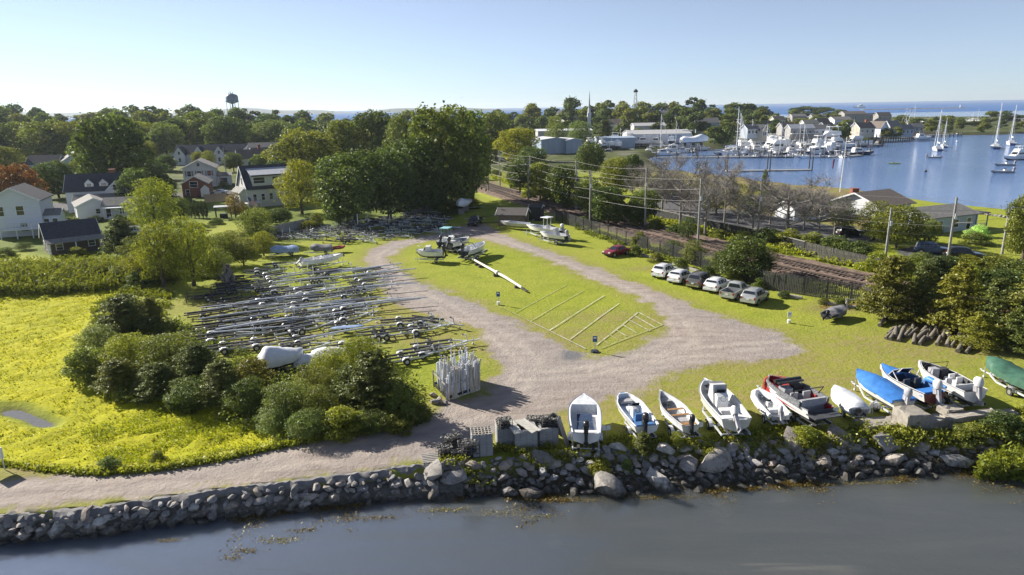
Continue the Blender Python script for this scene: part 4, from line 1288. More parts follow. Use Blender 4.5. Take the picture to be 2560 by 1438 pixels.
growth('marsh_grass', '', wpoly([(200, 1080), (430, 1000), (600, 1050), (700, 1110), (420, 1165), (250, 1170)], -0.7), 5200, 0.30, 4, 0.2, 0.075, GRASSB, (1.35, 1.4, 0.75), 12, 0.2, -0.3, aspect=0.35)
growth('marsh_grass', '', wpoly([(230, 760), (330, 725), (440, 720), (420, 800), (300, 830), (215, 850), (190, 890), (230, 820)], -0.5), 2200, 0.55, 5, 0.2, 0.16, GRASSB, (0.7, 0.74, 0.8), 13, 0.6, -0.4, aspect=0.4)
growth('reeds', '', wpoly([(-200, 742), (0, 738), (150, 732), (330, 718), (420, 705), (400, 680), (300, 672), (150, 678), (0, 680), (-200, 680)], -0.3), 5200, 1.9, 7, 0.14, 0.26, GRASSB, (0.75, 0.78, 1.3), 14, 0.9, aspect=0.22)
growth('reeds', '', wpoly([(-200, 672), (0, 668), (160, 662), (330, 655), (330, 690), (0, 700), (-200, 700)]), 1500, 1.5, 7, 0.2, 0.25, GRASSB, (0.8, 0.85, 1.1), 15, 0.9, -0.3, aspect=0.25)
growth('tall_grass', '', wpoly([(2440, 1200), (2452, 1176), (2500, 1160), (2600, 1150), (2760, 1150), (2760, 1205)], WATER), 1500, 1.3, 9, 0.16, 0.2, GRASSB, (0.95, 0.98, 1.1), 16, 0.9, zf=WATER, aspect=0.18)
growth('weeds', '', wpoly([(0, 1150), (120, 1168), (250, 1180), (420, 1166), (560, 1142), (700, 1112), (900, 1075), (1010, 1058), (1010, 1070), (900, 1090), (700, 1122), (560, 1152), (420, 1176), (250, 1190), (120, 1178), (0, 1160)]), 900, 0.4, 10, 0.16, 0.09, LEAF, (1.8, 1.6, 0.8), 17, 0.4)
growth('undergrowth', '', wpoly([(200, 960), (250, 860), (420, 800), (640, 900), (800, 930), (1040, 960), (1060, 1060), (1000, 1080), (800, 1100), (700, 1105), (560, 1040), (330, 1000)]), 2600, 0.9, 16, 0.3, 0.11, LEAF, (1.0, 1.0, 0.9), 18, 0.3, -0.9)
growth('railway_weeds', '', wpoly([(1230, 448), (1300, 474), (1400, 502), (1560, 538), (1740, 583), (1930, 630), (2150, 676), (2300, 712), (2300, 690), (2150, 655), (1930, 610), (1740, 565), (1560, 522), (1400, 488), (1300, 460), (1240, 440)]), 3600, 0.8, 9, 0.35, 0.20, LEAF, (2.0, 1.8, 0.8), 19, 0.6, -0.7, cell=2.5)
growth('fence_weeds', '', wpoly([(1440, 566), (1600, 616), (1800, 664), (1930, 702), (2150, 742), (2300, 790), (2300, 806), (2150, 762), (1930, 726), (1800, 686), (1600, 634), (1440, 578)]), 1800, 0.55, 9, 0.25, 0.13, LEAF, (1.3, 1.25, 0.9), 20, 0.4, -0.5, cell=2.0)
growth('leaf_litter', '', DIRT, 1600, 0.12, 6, 0.25, 0.11, LEAF, (1.9, 1.1, 1.2), 22, 0.1, -0.3)
# seaweed along the tide line
def tide(name, k0, n, off, tint, seed):
    rg = np.random.default_rng(seed)
    xs = -20 + 52 * rg.random(n)
    keep = np.sin(xs * 1.1) + np.sin(xs * 0.43 + 1) + 0.5 * np.sin(xs * 3.1) > k0
    xs = xs[keep]
    ys = botY(xs) - 0.25 - np.abs(rg.normal(size=len(xs))) * off
    C = np.repeat(np.column_stack([xs, ys, np.full(len(xs), WATER + 0.02)]), 8, 0)
    C[:, :2] += rg.normal(size=(len(C), 2)) * np.array([0.32, 0.13])
    C[:, 2] += 0.05 * rg.random(len(C))
    nn = rg.normal(size=(len(C), 3)) * 0.3 + np.array([0, 0, 1])
    o = bpy.data.objects.new(name, quads_mesh(name, C, nn / np.linalg.norm(nn, axis=1, keepdims=True), 0.075, 0.5 + 0.25 * rg.normal(size=len(C)), GRASSB, 0.5, rg=rg))
    link(o)
    o.color = (*tint, 1)
    o['kind'] = 'stuff'


tide('seaweed', 0.2, 900, 0.30, (0.62, 0.36, 0.55), 31)
tide('seaweed', 1.0, 700, 1.3, (0.8, 0.52, 1.6), 32)
def patch(u, v, n, sx, sy, tint, seed):
    rg = np.random.default_rng(seed)
    p = onz(u, v, WATER)
    C = np.column_stack([p.x + rg.normal(size=n) * sx, p.y + rg.normal(size=n) * sy, WATER + 0.01 + 0.05 * rg.random(n)])
    nn = rg.normal(size=(n, 3)) * 0.3 + np.array([0, 0, 1])
    o = bpy.data.objects.new('seaweed', quads_mesh('seaweed', C, nn / np.linalg.norm(nn, axis=1, keepdims=True), 0.06, 0.5 + 0.3 * rg.normal(size=n), GRASSB, 0.5, rg=rg))
    link(o)
    o.color = (*tint, 1)
    o['kind'] = 'stuff'


for i, (u, v, n, sx, sy) in enumerate([(690, 1352, 160, .7, .18), (610, 1378, 110, .5, .14), (930, 1296, 200, 1.1, .16), (1110, 1276, 200, 1.0, .14), (1420, 1252, 240, 1.1, .16), (1640, 1244, 240, 1.3, .14), (1250, 1283, 120, .8, .2), (1890, 1222, 160, 1.0, .14), (2050, 1212, 200, 1.2, .12), (2200, 1207, 200, 1.2, .12), (420, 1352, 60, .4, .1), (760, 1326, 90, .6, .12), (1350, 1292, 70, .7, .15), (580, 1396, 60, .3, .12)]):
    patch(u, v, n, sx, sy, (0.72, 0.45, 0.75) if i % 3 else (0.95, 0.72, 2.2), 60 + i)
# named shrubs of the bank
for a in [(1608, 1135, 1072, 70, 'juniper', MID, 'young cedar on the rock bank below the white skiffs'), (1250, 1215, 1140, 130, 'bush', OLV, 'brownish green bush hanging over the wall end'), (1500, 1190, 1140, 80, 'bush', YG, 'yellow green bush among the boulders under the first skiff'), (1775, 1160, 1112, 55, 'bush', YG, 'light bush wedged between two big boulders'), (1690, 1120, 1070, 40, 'fine', YG, 'tall thin weed behind the rowing boat'), (1565, 1190, 1140, 40, 'bush', GRY, 'grey green tuft low in the boulders'),
          (2010, 1110, 1062, 90, 'bush', YG, 'yellow leafed bush left of the concrete slab'), (2230, 1120, 1068, 90, 'bush', YG, 'leafy bush under the concrete block'), (2330, 1115, 1068, 80, 'bush', YG, 'leafy bush right of the concrete block'), (2420, 1105, 1055, 110, 'bush', OLV, 'olive bush below the long concrete wall'), (2500, 1085, 1020, 110, 'bush', DK, 'dark bush at the end of the concrete wall'), (2550, 1120, 1060, 90, 'bush', (1.4, 1.1, 1.6), 'greyish dry bush at the frame edge above the reeds'),
          (275, 1178, 1135, 60, 'bush', GRY, 'grey green bush at the causeway edge of the marsh'), (395, 1160, 1120, 40, 'bush', OLV, 'small tangled bush at the causeway edge of the marsh')]:
    bush(*a[:4], a[6], tint=a[5], kind=a[4])

growth('scrub', '', wpoly([(1630, 445), (1760, 455), (1900, 470), (2050, 490), (2125, 505), (2125, 550), (1950, 545), (1800, 520), (1640, 475)]), 2600, 0.8, 7, 0.5, 0.2, LEAF, (1.5, 1.2, 2.0), 41, 0.4, -0.6, cell=3.0)
# ------------------------------------------------------------------ shared object materials
WHITE = mat('white_gelcoat', (0.78, 0.78, 0.77), 0.25, var=0.06, scale=2, coat=0.3, dirt=(0.62, 0.60, 0.55), dirt_at=0.62)
CREAM = mat('cream_gelcoat', (0.66, 0.64, 0.54), 0.35, var=0.08, scale=2, dirt=(0.5, 0.47, 0.38), dirt_at=0.6)
LINER = mat('boat_liner', (0.62, 0.64, 0.66), 0.5, var=0.12, scale=4, dirt=(0.42, 0.42, 0.40), dirt_at=0.58)
GREYL = mat('grey_liner', (0.33, 0.34, 0.36), 0.6, var=0.18, scale=5, dirt=(0.2, 0.2, 0.2))
DARKIN = mat('dark_interior', (0.055, 0.058, 0.065), 0.6, var=0.3, scale=6, dirt=(0.2, 0.2, 0.2), dirt_at=0.62)
BOTTOM = mat('antifoul_dark', (0.05, 0.055, 0.065), 0.7, var=0.3, scale=4)
BLUEB = mat('antifoul_blue', (0.05, 0.09, 0.20), 0.7, var=0.3, scale=4)
REDB = mat('antifoul_red', (0.22, 0.06, 0.04), 0.7, var=0.3, scale=4)
NAVY = mat('navy_cloth', (0.008, 0.032, 0.09), 0.8, var=0.25, scale=5, bump=0.2)
BLUE = mat('blue_tarp', (0.045, 0.20, 0.56), 0.55, var=0.15, scale=2, bump=0.5, bscale=4)
GREENT = mat('green_tarp', (0.045, 0.13, 0.085), 0.6, var=0.2, scale=2, bump=0.5, bscale=4)
GREYT = mat('grey_tarp', (0.17, 0.17, 0.19), 0.7, var=0.2, scale=2, bump=0.5, bscale=4)
PALEB = mat('pale_blue_tarp', (0.26, 0.36, 0.56), 0.5, var=0.2, scale=2, bump=0.5, bscale=4)
WHITET = mat('white_shrinkwrap', (0.74, 0.76, 0.79), 0.45, var=0.08, scale=2, bump=0.4, bscale=4)
BLACK = mat('black_plastic', (0.022, 0.023, 0.026), 0.35, var=0.3, scale=6)
RUBBER = mat('tyre_rubber', (0.028, 0.028, 0.03), 0.85, var=0.3, scale=8)
STEEL = mat('galvanised_steel', (0.56, 0.59, 0.63), 0.5, 0.25, var=0.2, scale=5, dirt=(0.25, 0.22, 0.19), dirt_at=0.6)
ALU = mat('aluminium', (0.55, 0.56, 0.58), 0.35, 0.8, var=0.12, scale=4)
CARPET = mat('bunk_carpet', (0.045, 0.045, 0.05), 0.95, var=0.3, scale=9)
WOOD = mat('varnished_wood', (0.34, 0.19, 0.08), 0.5, var=0.3, scale=4, stretch=(1, 8, 8))
OLDWOOD = mat('weathered_wood', (0.34, 0.325, 0.30), 0.95, var=0.28, scale=3, stretch=(1, 7, 7), bump=0.3, dirt=(0.20, 0.185, 0.16))
GLASS = mat('dark_glass', (0.02, 0.026, 0.035), 0.06, var=0.2, scale=2, spec=0.8)
PLATE = mat('white_plate', (0.80, 0.80, 0.78), 0.5, var=0.05)
REDP = mat('red_vinyl', (0.36, 0.025, 0.03), 0.5, var=0.2)
ORANGE = mat('orange_gelcoat', (0.66, 0.10, 0.035), 0.3, var=0.1, coat=0.3)
GREYMESH = mat('grey_hull_graphic', (0.16, 0.165, 0.175), 0.5, var=0.35, scale=7)
GREYSEAT = mat('grey_vinyl', (0.36, 0.36, 0.38), 0.6, var=0.15)
WHSEAT = mat('white_vinyl', (0.66, 0.66, 0.66), 0.5, var=0.1)
BLSEAT = mat('blue_vinyl', (0.07, 0.17, 0.36), 0.5, var=0.15)
CANVAS = mat('pale_canvas', (0.50, 0.50, 0.50), 0.85, var=0.15, scale=3, bump=0.4)
TEAL = mat('teal_canvas', (0.22, 0.46, 0.52), 0.7, var=0.1)


RUBM = [mat('rub_rail_dark', (0.05, 0.055, 0.065), .5), mat('rub_rail_grey', (0.30, 0.31, 0.33), .5), mat('rub_rail_blue', (0.05, 0.10, 0.22), .5)]


def hull_sections(L, B, H, blunt=2.2, tw=0.86, fd=0.72, floor=0.38, rim=0.13, noseh=0.25, st=22):
    secs = []
    ts = sorted(set([0.0, 0.025, fd, fd + 0.012] + [i / st for i in range(st)] + [0.97, 0.99, 1.0]))
    for t in ts:
        if t < 0.5:
            hb = B / 2 * (tw + (1 - tw) * math.sin(t / 0.5 * math.pi / 2))
        else:
            hb = B / 2 * max(0.015, (1 - ((t - 0.5) / 0.5) ** blunt))
        if blunt > 3.4 and t > 0.9:
            hb = B / 2 * (0.72 + 0.28 * (1 - ((t - 0.9) / 0.1) ** 2)) * (1 - 0.5 * max(0, (t - 0.5) / 0.5) ** blunt) * 0.86
        s = H * (0.86 + noseh * t * t)
        k = H * 0.62 * max(0, (t - 0.66) / 0.34) ** 2.4
        c = k + (s - k) * 0.34
        r = min(rim, hb * 0.8)
        fl = s * 0.92 if t < 0.02 else (H * floor if t <= fd else s + 0.05 * (1 - t))
        if fl > s:
            ins = hb - r
            fw = ins * 0.6
        else:
            ins = hb - r
            fw = max(ins - 0.05, 0.01)
        x = t * L + (0.0 if t < 0.99 else 0.02 * L)
        secs.append([(x, 0, k), (x, hb * 0.82, c), (x, hb, s), (x, ins, s + 0.015), (x, fw, fl), (x, -fw, fl), (x, -ins, s + 0.015), (x, -hb, s), (x, -hb * 0.82, c)])
    return secs


def outboard(parent, x, z, mcowl, s=1.0, tilt=0.0, y=0.0):
    M = Matrix.Rotation(tilt, 3, 'Y')
    b = MB()
    b.box((0, 0, 0), (0.22 * s, 0.2 * s, 0.95 * s), 0, M=M)
    b.box(M @ Vector((-0.02, 0, -0.62 * s)), (0.5 * s, 0.10 * s, 0.16 * s), 0, M=M)
    b.box(M @ Vector((-0.06, 0, -0.52 * s)), (0.34 * s, 0.3 * s, 0.03 * s), 0, M=M)
    b.box(M @ Vector((0.16 * s, 0, 0.22 * s)), (0.26 * s, 0.26 * s, 0.34 * s), 0, M=M)
    o = b.build('outboard_motor', BLACK if mcowl is BLACK else GREYSEAT, parent, loc=(x - 0.24 * s, y, z - 0.12))
    c = MB()
    sec = []
    for zz, k in ((0.38, 0.8), (0.5, 1.0), (0.72, 1.0), (0.86, 0.86), (0.93, 0.5)):
        sec.append([tuple(M @ Vector(((0.30 * math.cos(a) + 0.02) * s * k, 0.21 * math.sin(a) * s * k, zz * s))) for a in [i * math.pi / 5 for i in range(10)]])
    c.loft(sec).build('cowling', mcowl, o, 50)
    return o


def cover_mesh(L, B, H, peak, mt, seed, blunt=2.2, tw=0.86, drop=0.25, x0=0.0, noseh=0.25):
    rg = random.Random(seed)
    b, secs = MB(), []
    n = 16
    for i in range(n + 1):
        t = i / n
        hb = B / 2 * ((tw + (1 - tw) * math.sin(t / 0.5 * math.pi / 2)) if t < 0.5 else max(0.02, 1 - ((t - 0.5) / 0.5) ** blunt)) + 0.05
        s = H * (0.86 + noseh * t * t)
        x = x0 + t * (L + 0.06 - x0)
        top = s + peak * (0.75 + 0.35 * math.sin(t * 5 + seed)) * min(1, (1 - t) * 3 + 0.15) * min(1, t * 6 + 0.35)
        w_ = lambda a: rg.uniform(-a, a)
        ring = [(x, hb, s - drop + w_(.06)), (x, hb + 0.01, s + 0.02), (x, hb * 0.72, s + (top - s) * 0.55 + w_(.04)), (x, hb * 0.3, s + (top - s) * 0.93 + w_(.03)), (x, 0, top), (x, -hb * 0.3, s + (top - s) * 0.93 + w_(.03)), (x, -hb * 0.72, s + (top - s) * 0.55 + w_(.04)), (x, -hb - 0.01, s + 0.02), (x, -hb, s - drop + w_(.06))]
        secs.append(ring)
    b.loft(secs, closed=False, caps=False)
    o = len(b.v) - 9
    b.f += [tuple(range(0, 9)), tuple(range(o, o + 9))[::-1]]
    b.m += [0, 0]
    return b


def seat(parent, x, y, z, m_, w_=0.5, name='seat'):
    b = MB()
    b.box((0, 0, 0.2), (0.5, w_, 0.4), 0)
    b.box((-0.2, 0, 0.55), (0.12, w_, 0.42), 0)
    return b.build(name, m_, parent, loc=(x, y, z))


def console(parent, x, z, s=1.0, m_=WHITE, shield=True):
    b = MB()
    b.prism([(-0.3 * s, 0), (0.35 * s, 0), (0.3 * s, 0.75 * s), (0.0, 0.95 * s), (-0.3 * s, 0.8 * s)], -0.35 * s, 0.35 * s, 'y')
    o = b.build('console', m_, parent, loc=(x, 0, z))
    if shield:
        MB().add([(0.3 * s, -0.34 * s, 0.76 * s), (0.3 * s, 0.34 * s, 0.76 * s), (0.08 * s, 0.3 * s, 1.15 * s), (0.08 * s, -0.3 * s, 1.15 * s), (0.27 * s, -0.34 * s, 0.76 * s), (0.27 * s, 0.34 * s, 0.76 * s), (0.05 * s, 0.3 * s, 1.15 * s), (0.05 * s, -0.3 * s, 1.15 * s)], [(0, 1, 2, 3), (7, 6, 5, 4), (0, 4, 5, 1), (3, 2, 6, 7), (1, 5, 6, 2), (0, 3, 7, 4)]).build('windscreen', GLASS, o)
    w2 = MB()
    w2.path([(-0.38 * s + 0.04 * math.cos(a), 0.17 * s * math.sin(a), 0.72 * s + 0.17 * s * math.cos(a)) for a in [i * math.pi / 5 for i in range(11)]], 0.015, 4)
    w2.build('steering_wheel', BLACK, o)
    return o


def boat(bow, stern, B, H, label, name='motorboat', z=0.55, mats=None, group=None, hk=None, top=1.0, cat='boat', **kw):
    """a boat whose gunwale runs from stern to bow (photo pixels), standing z above the ground"""
    g = at(*stern)
    a, b_ = onz(*stern, g.z + z + H * 0.9), onz(*bow, g.z + z + H * 1.05)
    d = b_ - a
    L = math.hypot(d.x, d.y)
    t = thing(name, label, cat, (a.x, a.y, g.z + z), math.atan2(d.y, d.x), group)
    hm = mats or (BOTTOM, WHITE, WHITE, LINER, LINER)
    HS = hull_sections(L, B, H, **kw)
    MB().loft(HS, mis=[0, 1, 2, 3, 4, 3, 2, 1, 0]).build('hull', list(hm), t, 38)
    rr_ = MB()
    rr_.path([q[2] for q in HS] + [q[7] for q in HS[::-1]], 0.026, 5)
    rr_.build('rub_rail', RUBM[len(label) % 3], t)
    return t, L


def rail(parent, pts, r=0.018, m_=ALU, name='rail'):
    return MB().path(pts, r, 5).build(name, m_, parent)


# ------------------------------------------------------------------ trailers
def trailer_proto(name, label, L, W, tandem, frame_m, fender_m, guide, group, seed):
    rg = random.Random(seed)
    t = thing(name, label, 'trailer', (0, 0, 0), 0, group)
    f = MB()
    zf = 0.46
    for s in (-1, 1):
        f.bar((0, s * W / 2, zf), (0.55 * L, s * W / 2, zf), 0.09, 0.13)
        f.bar((0.55 * L, s * W / 2, zf), (0.83 * L, s * 0.05, zf), 0.09, 0.13)
    f.bar((0.76 * L, 0, zf + 0.003), (L, 0, zf + 0.003), 0.09, 0.10)
    f.bar((0.985 * L, 0, zf + 0.06), (1.02 * L, 0, zf + 0.06), 0.13, 0.07)
    for k in (0.02, 0.2, 0.4, 0.56):
        f.bar((k * L, -W / 2, zf - 0.006), (k * L, W / 2, zf - 0.006), 0.06, 0.08)
    axles = [0.27 * L] if not tandem else [0.22 * L, 0.22 * L + 0.82]
    for ax in axles:
        f.bar((ax, -W / 2 - 0.2, 0.32), (ax, W / 2 + 0.2, 0.32), 0.07, 0.07)
    for s in (-1, 1):
        for k in (0.02, 0.4):
            f.bar((k * L, s * W * 0.28, zf), (k * L, s * W * 0.28, zf + 0.17), 0.05, 0.05)
    f.build('frame', frame_m, t)
    for s in (-1, 1):
        MB().bar((-0.05 * L, s * W * 0.28, zf + 0.2), (0.58 * L, s * W * 0.28, zf + 0.2), 0.18, 0.11).build('bunk', CARPET, t)
        for ax in axles:
            y = s * (W / 2 + 0.19)
            w_ = MB()
            w_.tube((0, -0.095, 0), (0, 0.095, 0), 0.32, n=14)
            wh = w_.build('wheel', RUBBER, t, 50, loc=(ax, y, 0.32))
            MB().tube((0, s * 0.08, 0), (0, s * 0.103, 0), 0.17, n=10).build('rim', STEEL if rg.random() < 0.75 else ALU, wh)
        fx0, fx1 = axles[0] - 0.42, axles[-1] + 0.42
        fd = MB()
        arc = [(fx0, 0.42), (fx0 + 0.08, 0.62), (fx0 + 0.24, 0.72), (fx1 - 0.24, 0.72), (fx1 - 0.08, 0.62), (fx1, 0.42)]
        secs = [[(x, s * (W / 2 + 0.07), z), (x, s * (W / 2 + 0.32), z), (x, s * (W / 2 + 0.32), z + 0.025), (x, s * (W / 2 + 0.07), z + 0.025)] for x, z in arc]
        fd.loft(secs).build('fender', fender_m, t)
        if guide:
            MB().tube((0.03 * L, s * (W / 2 + 0.08), zf), (0.03 * L, s * (W / 2 + 0.08), zf + 1.2), 0.035, n=6).build('guide_pole', PLATE, t)
    wp = MB().bar((0.83 * L, 0, zf), (0.80 * L, 0, zf + 0.75), 0.08, 0.08).bar((0.805 * L, 0, zf + 0.62), (0.74 * L, 0, zf + 0.68), 0.05, 0.05)
    wp.build('winch_post', frame_m, t)
    MB().box((0.76 * L, 0, zf + 0.72), (0.10, 0.22, 0.10)).build('bow_roller', BLACK, t)
    MB().tube((0.92 * L, 0.09, 0.12), (0.92 * L, 0.09, zf + 0.42), 0.035, n=6).tube((0.92 * L, 0.03, 0.10), (0.92 * L, 0.15, 0.10), 0.10, n=8).build('jack', frame_m, t)
    return t


BLKF = mat('black_frame_paint', (0.03, 0.032, 0.036), 0.5, var=0.3, scale=5, dirt=(0.12, 0.08, 0.05), dirt_at=0.62)
PALEST = mat('pale_zinc', (0.60, 0.63, 0.66), 0.55, 0.2, var=0.15, scale=5)
HID = (0, -40, -30)
protos = [trailer_proto('boat_trailer', 'x', 6.2, 1.7, False, STEEL, STEEL, False, 'g', 1), trailer_proto('boat_trailer', 'x', 7.0, 1.9, True, STEEL, BLACK, False, 'g', 2),
          trailer_proto('boat_trailer', 'x', 5.2, 1.5, False, PALEST, PALEST, False, 'g', 3), trailer_proto('boat_trailer', 'x', 6.4, 1.75, False, BLKF, BLACK, False, 'g', 4), trailer_proto('boat_trailer', 'x', 6.2, 1.7, False, PALEST, BLACK, True, 'g', 5)]
tlen = [6.2, 7.0, 5.2, 6.4, 6.2]
KN = ['galvanised single axle', 'galvanised tandem axle', 'small pale', 'black framed', 'pale guide-poled']
GROUND_OBJS = []


def trailer(u, v, hd, k, where, group='empty boat trailers packed in the trailer field', s=1.0, label=None):
    """axle midpoint at pixel (u, v), tongue towards heading hd (degrees from +X)"""
    p = at(u, v)
    h = R(hd)
    off = tlen[k] * 0.27 * s
    return dup(protos[k], (p.x - math.cos(h) * off, p.y - math.sin(h) * off, p.z), h, label or (KN[k] + ' boat trailer ' + where), group, (s, s, s))


rt = random.Random(77)
cols = [(545, 705, 858, 12.5, 'in the shaded column', [3, 3, 0, 1]), (655, 672, 845, 12.5, 'in the second column', [0, 1, 3, 2]), (765, 690, 868, 13, 'in the third column', [0, 2, 1, 4, 0]), (872, 688, 828, 13, 'in the column beside the drive', [2, 0, 1, 0])]
for u0, v0, v1, dv, wh, ks in cols:
    v = v0
    while v < v1:
        u = u0 + (v - 750) * -0.28 + rt.uniform(-30, 30)
        trailer(u, v + rt.uniform(-4, 4), rt.uniform(12, 34), rt.choice(ks), wh + (', towards the long white skiff' if v < v0 + (v1 - v0) / 3 else ', midway down the field' if v < v0 + (v1 - v0) * 2 / 3 else ', towards the thicket'), s=rt.uniform(0.82, 1.2))
        v += dv * rt.uniform(0.8, 1.6)
for u, v, hd, k, lb in [(1035, 835, 22, 2, 'small pale boat trailer with a bent tongue beside the gravel drive'), (1000, 815, 12, 0, 'galvanised boat trailer with a raised winch arm beside the gravel drive'), (950, 845, 20, 1, 'tandem boat trailer behind the yellow green sapling'), (1050, 890, 22, 0, 'galvanised boat trailer above the pole bundle'), (1010, 905, 25, 2, 'small pale boat trailer beside the big dark cedar'), (1080, 875, 18, 4, 'pale trailer with guide poles nearest the drive corner'),
                        (640, 870, 24, 0, 'galvanised boat trailer right of the black wheels'), (560, 880, 26, 2, 'small pale boat trailer half hidden by the thicket'), (720, 885, 24, 1, 'tandem boat trailer left of the white wrapped boat'), (860, 880, 20, 2, 'small pale boat trailer above the white tarps'), (500, 845, 24, 3, 'black framed boat trailer at the lower left corner of the field'), (1065, 812, -25, 0, 'galvanised trailer carrying a heap of pipes by the drive')]:
    trailer(u, v, hd, k, '', label=lb)
SPAR = [mat('pale_spar', (0.58, 0.61, 0.65), .5, 0.2, var=.15), mat('grey_spar', (0.36, 0.38, 0.41), .5, 0.2, var=.15)]
sm_ = [MB().path([(0, 0, 0), (4, 0, .05), (8, 0, 0)], [.10, .11, .07], 7).mesh('spar', m_, 50) for m_ in SPAR]
for i in range(34):
    u, v = rt.uniform(500, 930), rt.uniform(690, 868)
    p = at(u - (v - 750) * .25, v)
    k = i % 2
    tag(inst('spar', sm_[k], None, (p.x, p.y, p.z + rt.uniform(.55, 1.0)), (0, rt.gauss(0, .02), R(rt.uniform(14, 32))), (rt.uniform(.7, 1.1),) * 3), ('pale', 'grey')[k] + ' spar lying across the trailers ' + ('towards the long white skiff' if v < 750 else 'midway down the field' if v < 810 else 'towards the thicket'), 'spar', 'spars laid across the trailers')
BP = wpoly([(672, 612), (690, 592), (760, 572), (860, 560), (960, 548), (1060, 538), (1108, 546), (1112, 572), (1060, 586), (980, 598), (920, 606), (870, 612), (760, 600)])
rg_ = np.random.default_rng(4)
placed = []
for x, y in in_poly(BP, 900, rg_):
    if all((x - a) ** 2 * 0.4 + (y - b) ** 2 > 1.9 ** 2 for a, b in placed):
        placed.append((x, y))
        k = rt.choice([0, 0, 1, 2, 2, 3, 4])
        h = R(rt.choice([-38, -30, 20, 160, -25]) + rt.uniform(-14, 14))
        s = rt.uniform(0.75, 1.0)
        dup(protos[k], (x - math.cos(h) * tlen[k] * 0.4 * s, y - math.sin(h) * tlen[k] * 0.4 * s, gz(x, y)), h, KN[k] + ' boat trailer in the jumbled back field ' + ('near the grey fence' if x / y < -0.26 else 'halfway to the wood' if x / y < -0.19 else 'in the shade of the wood'), 'trailers jumbled in the back field', (s, s, s))
    if len(placed) >= 62:
        break


def under(t, L, k=0, hd=None, label='boat trailer', s=None):
    """a trailer under a boat thing t"""
    s = s or max(0.7, min(1.25, L / 5.6))
    h = t.rotation_euler.z
    g = gz(t.location.x, t.location.y)
    return dup(protos[k], (t.location.x - math.cos(h) * 0.1, t.location.y - math.sin(h) * 0.1, g), h, label, 'trailers carrying boats', (s, s * 1.0, 1.0))


# ------------------------------------------------------------------ the waterfront row
ZB = 0.62
b1, L = boat((1459, 986), (1465, 1080), 2.25, 1.05, 'white open skiff with navy floor panels, first boat in the row beside the stone boards', fd=0.70, floor=0.45, mats=(WHITE, WHITE, WHITE, LINER, LINER), blunt=2.5, z=ZB)
MB().box((L * 0.42, 0, 0.56), (L * 0.34, 1.05, 0.12)).build('floor_panel', NAVY, b1)
MB().box((L * 0.16, 0, 0.58), (L * 0.16, 1.15, 0.16)).build('stern_seat', NAVY, b1)
MB().box((L * 0.06, 0, 0.80), (L * 0.06, 1.9, 0.06)).build('stern_deck', WHITE, b1)
rail(b1, [(L * 0.27, -0.6, 0.9), (L * 0.27, 0.6, 0.9)], name='grab_rail')
outboard(b1, 0, 0.95, BLACK, 1.1)
under(b1, L, 0, label='boat trailer under the white skiff with navy panels')
b2, L = boat((1557, 984), (1617, 1062), 2.0, 0.85, 'white blunt bowed skiff with centre console and blue seats', blunt=3.6, fd=0.97, floor=0.42, mats=(WHITE, WHITE, WHITE, LINER, mat('pale_blue_deck', (0.42, 0.53, 0.68), 0.6, var=0.12)), z=ZB)
console(b2, L * 0.42, 0.36, 0.9)
seat(b2, L * 0.24, 0, 0.36, BLSEAT, 0.9)
MB().box((L * 0.62, 0, 0.48), (0.5, 0.6, 0.3)).build('cooler', WHITE, b2)
MB().box((L * 0.86, 0, 0.6), (0.5, 0.9, 0.16)).build('bow_seat', GREYSEAT, b2)
MB().box((L * 0.08, 0, 0.6), (0.5, 1.3, 0.25)).build('stern_bench', BLSEAT, b2)
outboard(b2, 0, 0.85, BLACK, 1.1, y=0.2)
under(b2, L, 2, label='boat trailer under the blunt bowed skiff')
b3, L = boat((1650, 980), (1727, 1060), 1.75, 0.85, 'grey white rowing boat with wooden thwarts and small outboard', name='rowing_boat', blunt=1.7, fd=0.95, floor=0.30, rim=0.06, mats=(CREAM, LINER, WHITE, LINER, GREYL), tw=0.74, noseh=0.4, z=ZB)
for k in (0.34, 0.52):
    MB().box((L * k, 0, 0.62), (0.24, 1.45, 0.05)).build('thwart', WOOD, b3)
MB().box((L * 0.82, 0, 0.66), (0.6, 0.8, 0.05)).build('bow_seat', GREYL, b3)
MB().box((L * 0.1, 0, 0.55), (0.4, 1.2, 0.05)).build('stern_seat', WOOD, b3)
outboard(b3, 0, 0.85, BLACK, 0.85)
under(b3, L, 2, label='boat trailer under the rowing boat')
b4, L = boat((1762, 948), (1842, 1045), 2.4, 1.15, 'white centre console boat with canvas covered helm and tilted white outboard', fd=0.93, floor=0.42, mats=(CREAM, WHITE, WHITE, LINER, LINER), blunt=2.4, z=ZB)
cn = console(b4, L * 0.46, 0.48, 1.15)
cb = MB()
cb.prism([(-0.55, 0.0), (0.75, 0.0), (0.35, 1.35), (-0.25, 1.5)], -0.5, 0.5, 'y')
cb.build('helm_cover', CANVAS, b4, loc=(L * 0.56, 0, 0.55))
MB().box((0, 0, 0), (0.8, 1.0, 0.06), M=Matrix.Rotation(R(-28), 3, 'Y')).build('dash_canvas', GREYSEAT, b4, loc=(L * 0.60, 0, 1.75))
MB().box((L * 0.26, 0, 0.85), (0.55, 1.1, 0.16)).box((L * 0.26, 0, 0.63), (0.4, 0.9, 0.3)).build('leaning_post', WHSEAT, b4)
MB().box((L * 0.86, 0, 1.0), (0.55, 0.5, 0.03)).build('bow_hatch', DARKIN, b4)
MB().box((L * 0.05, 0, 0.95), (0.5, 2.0, 0.08)).build('stern_deck', WHITE, b4)
outboard(b4, -0.05, 1.1, WHSEAT, 1.15, 0.9, 0.1)
under(b4, L, 0, label='boat trailer under the centre console boat with canvas')
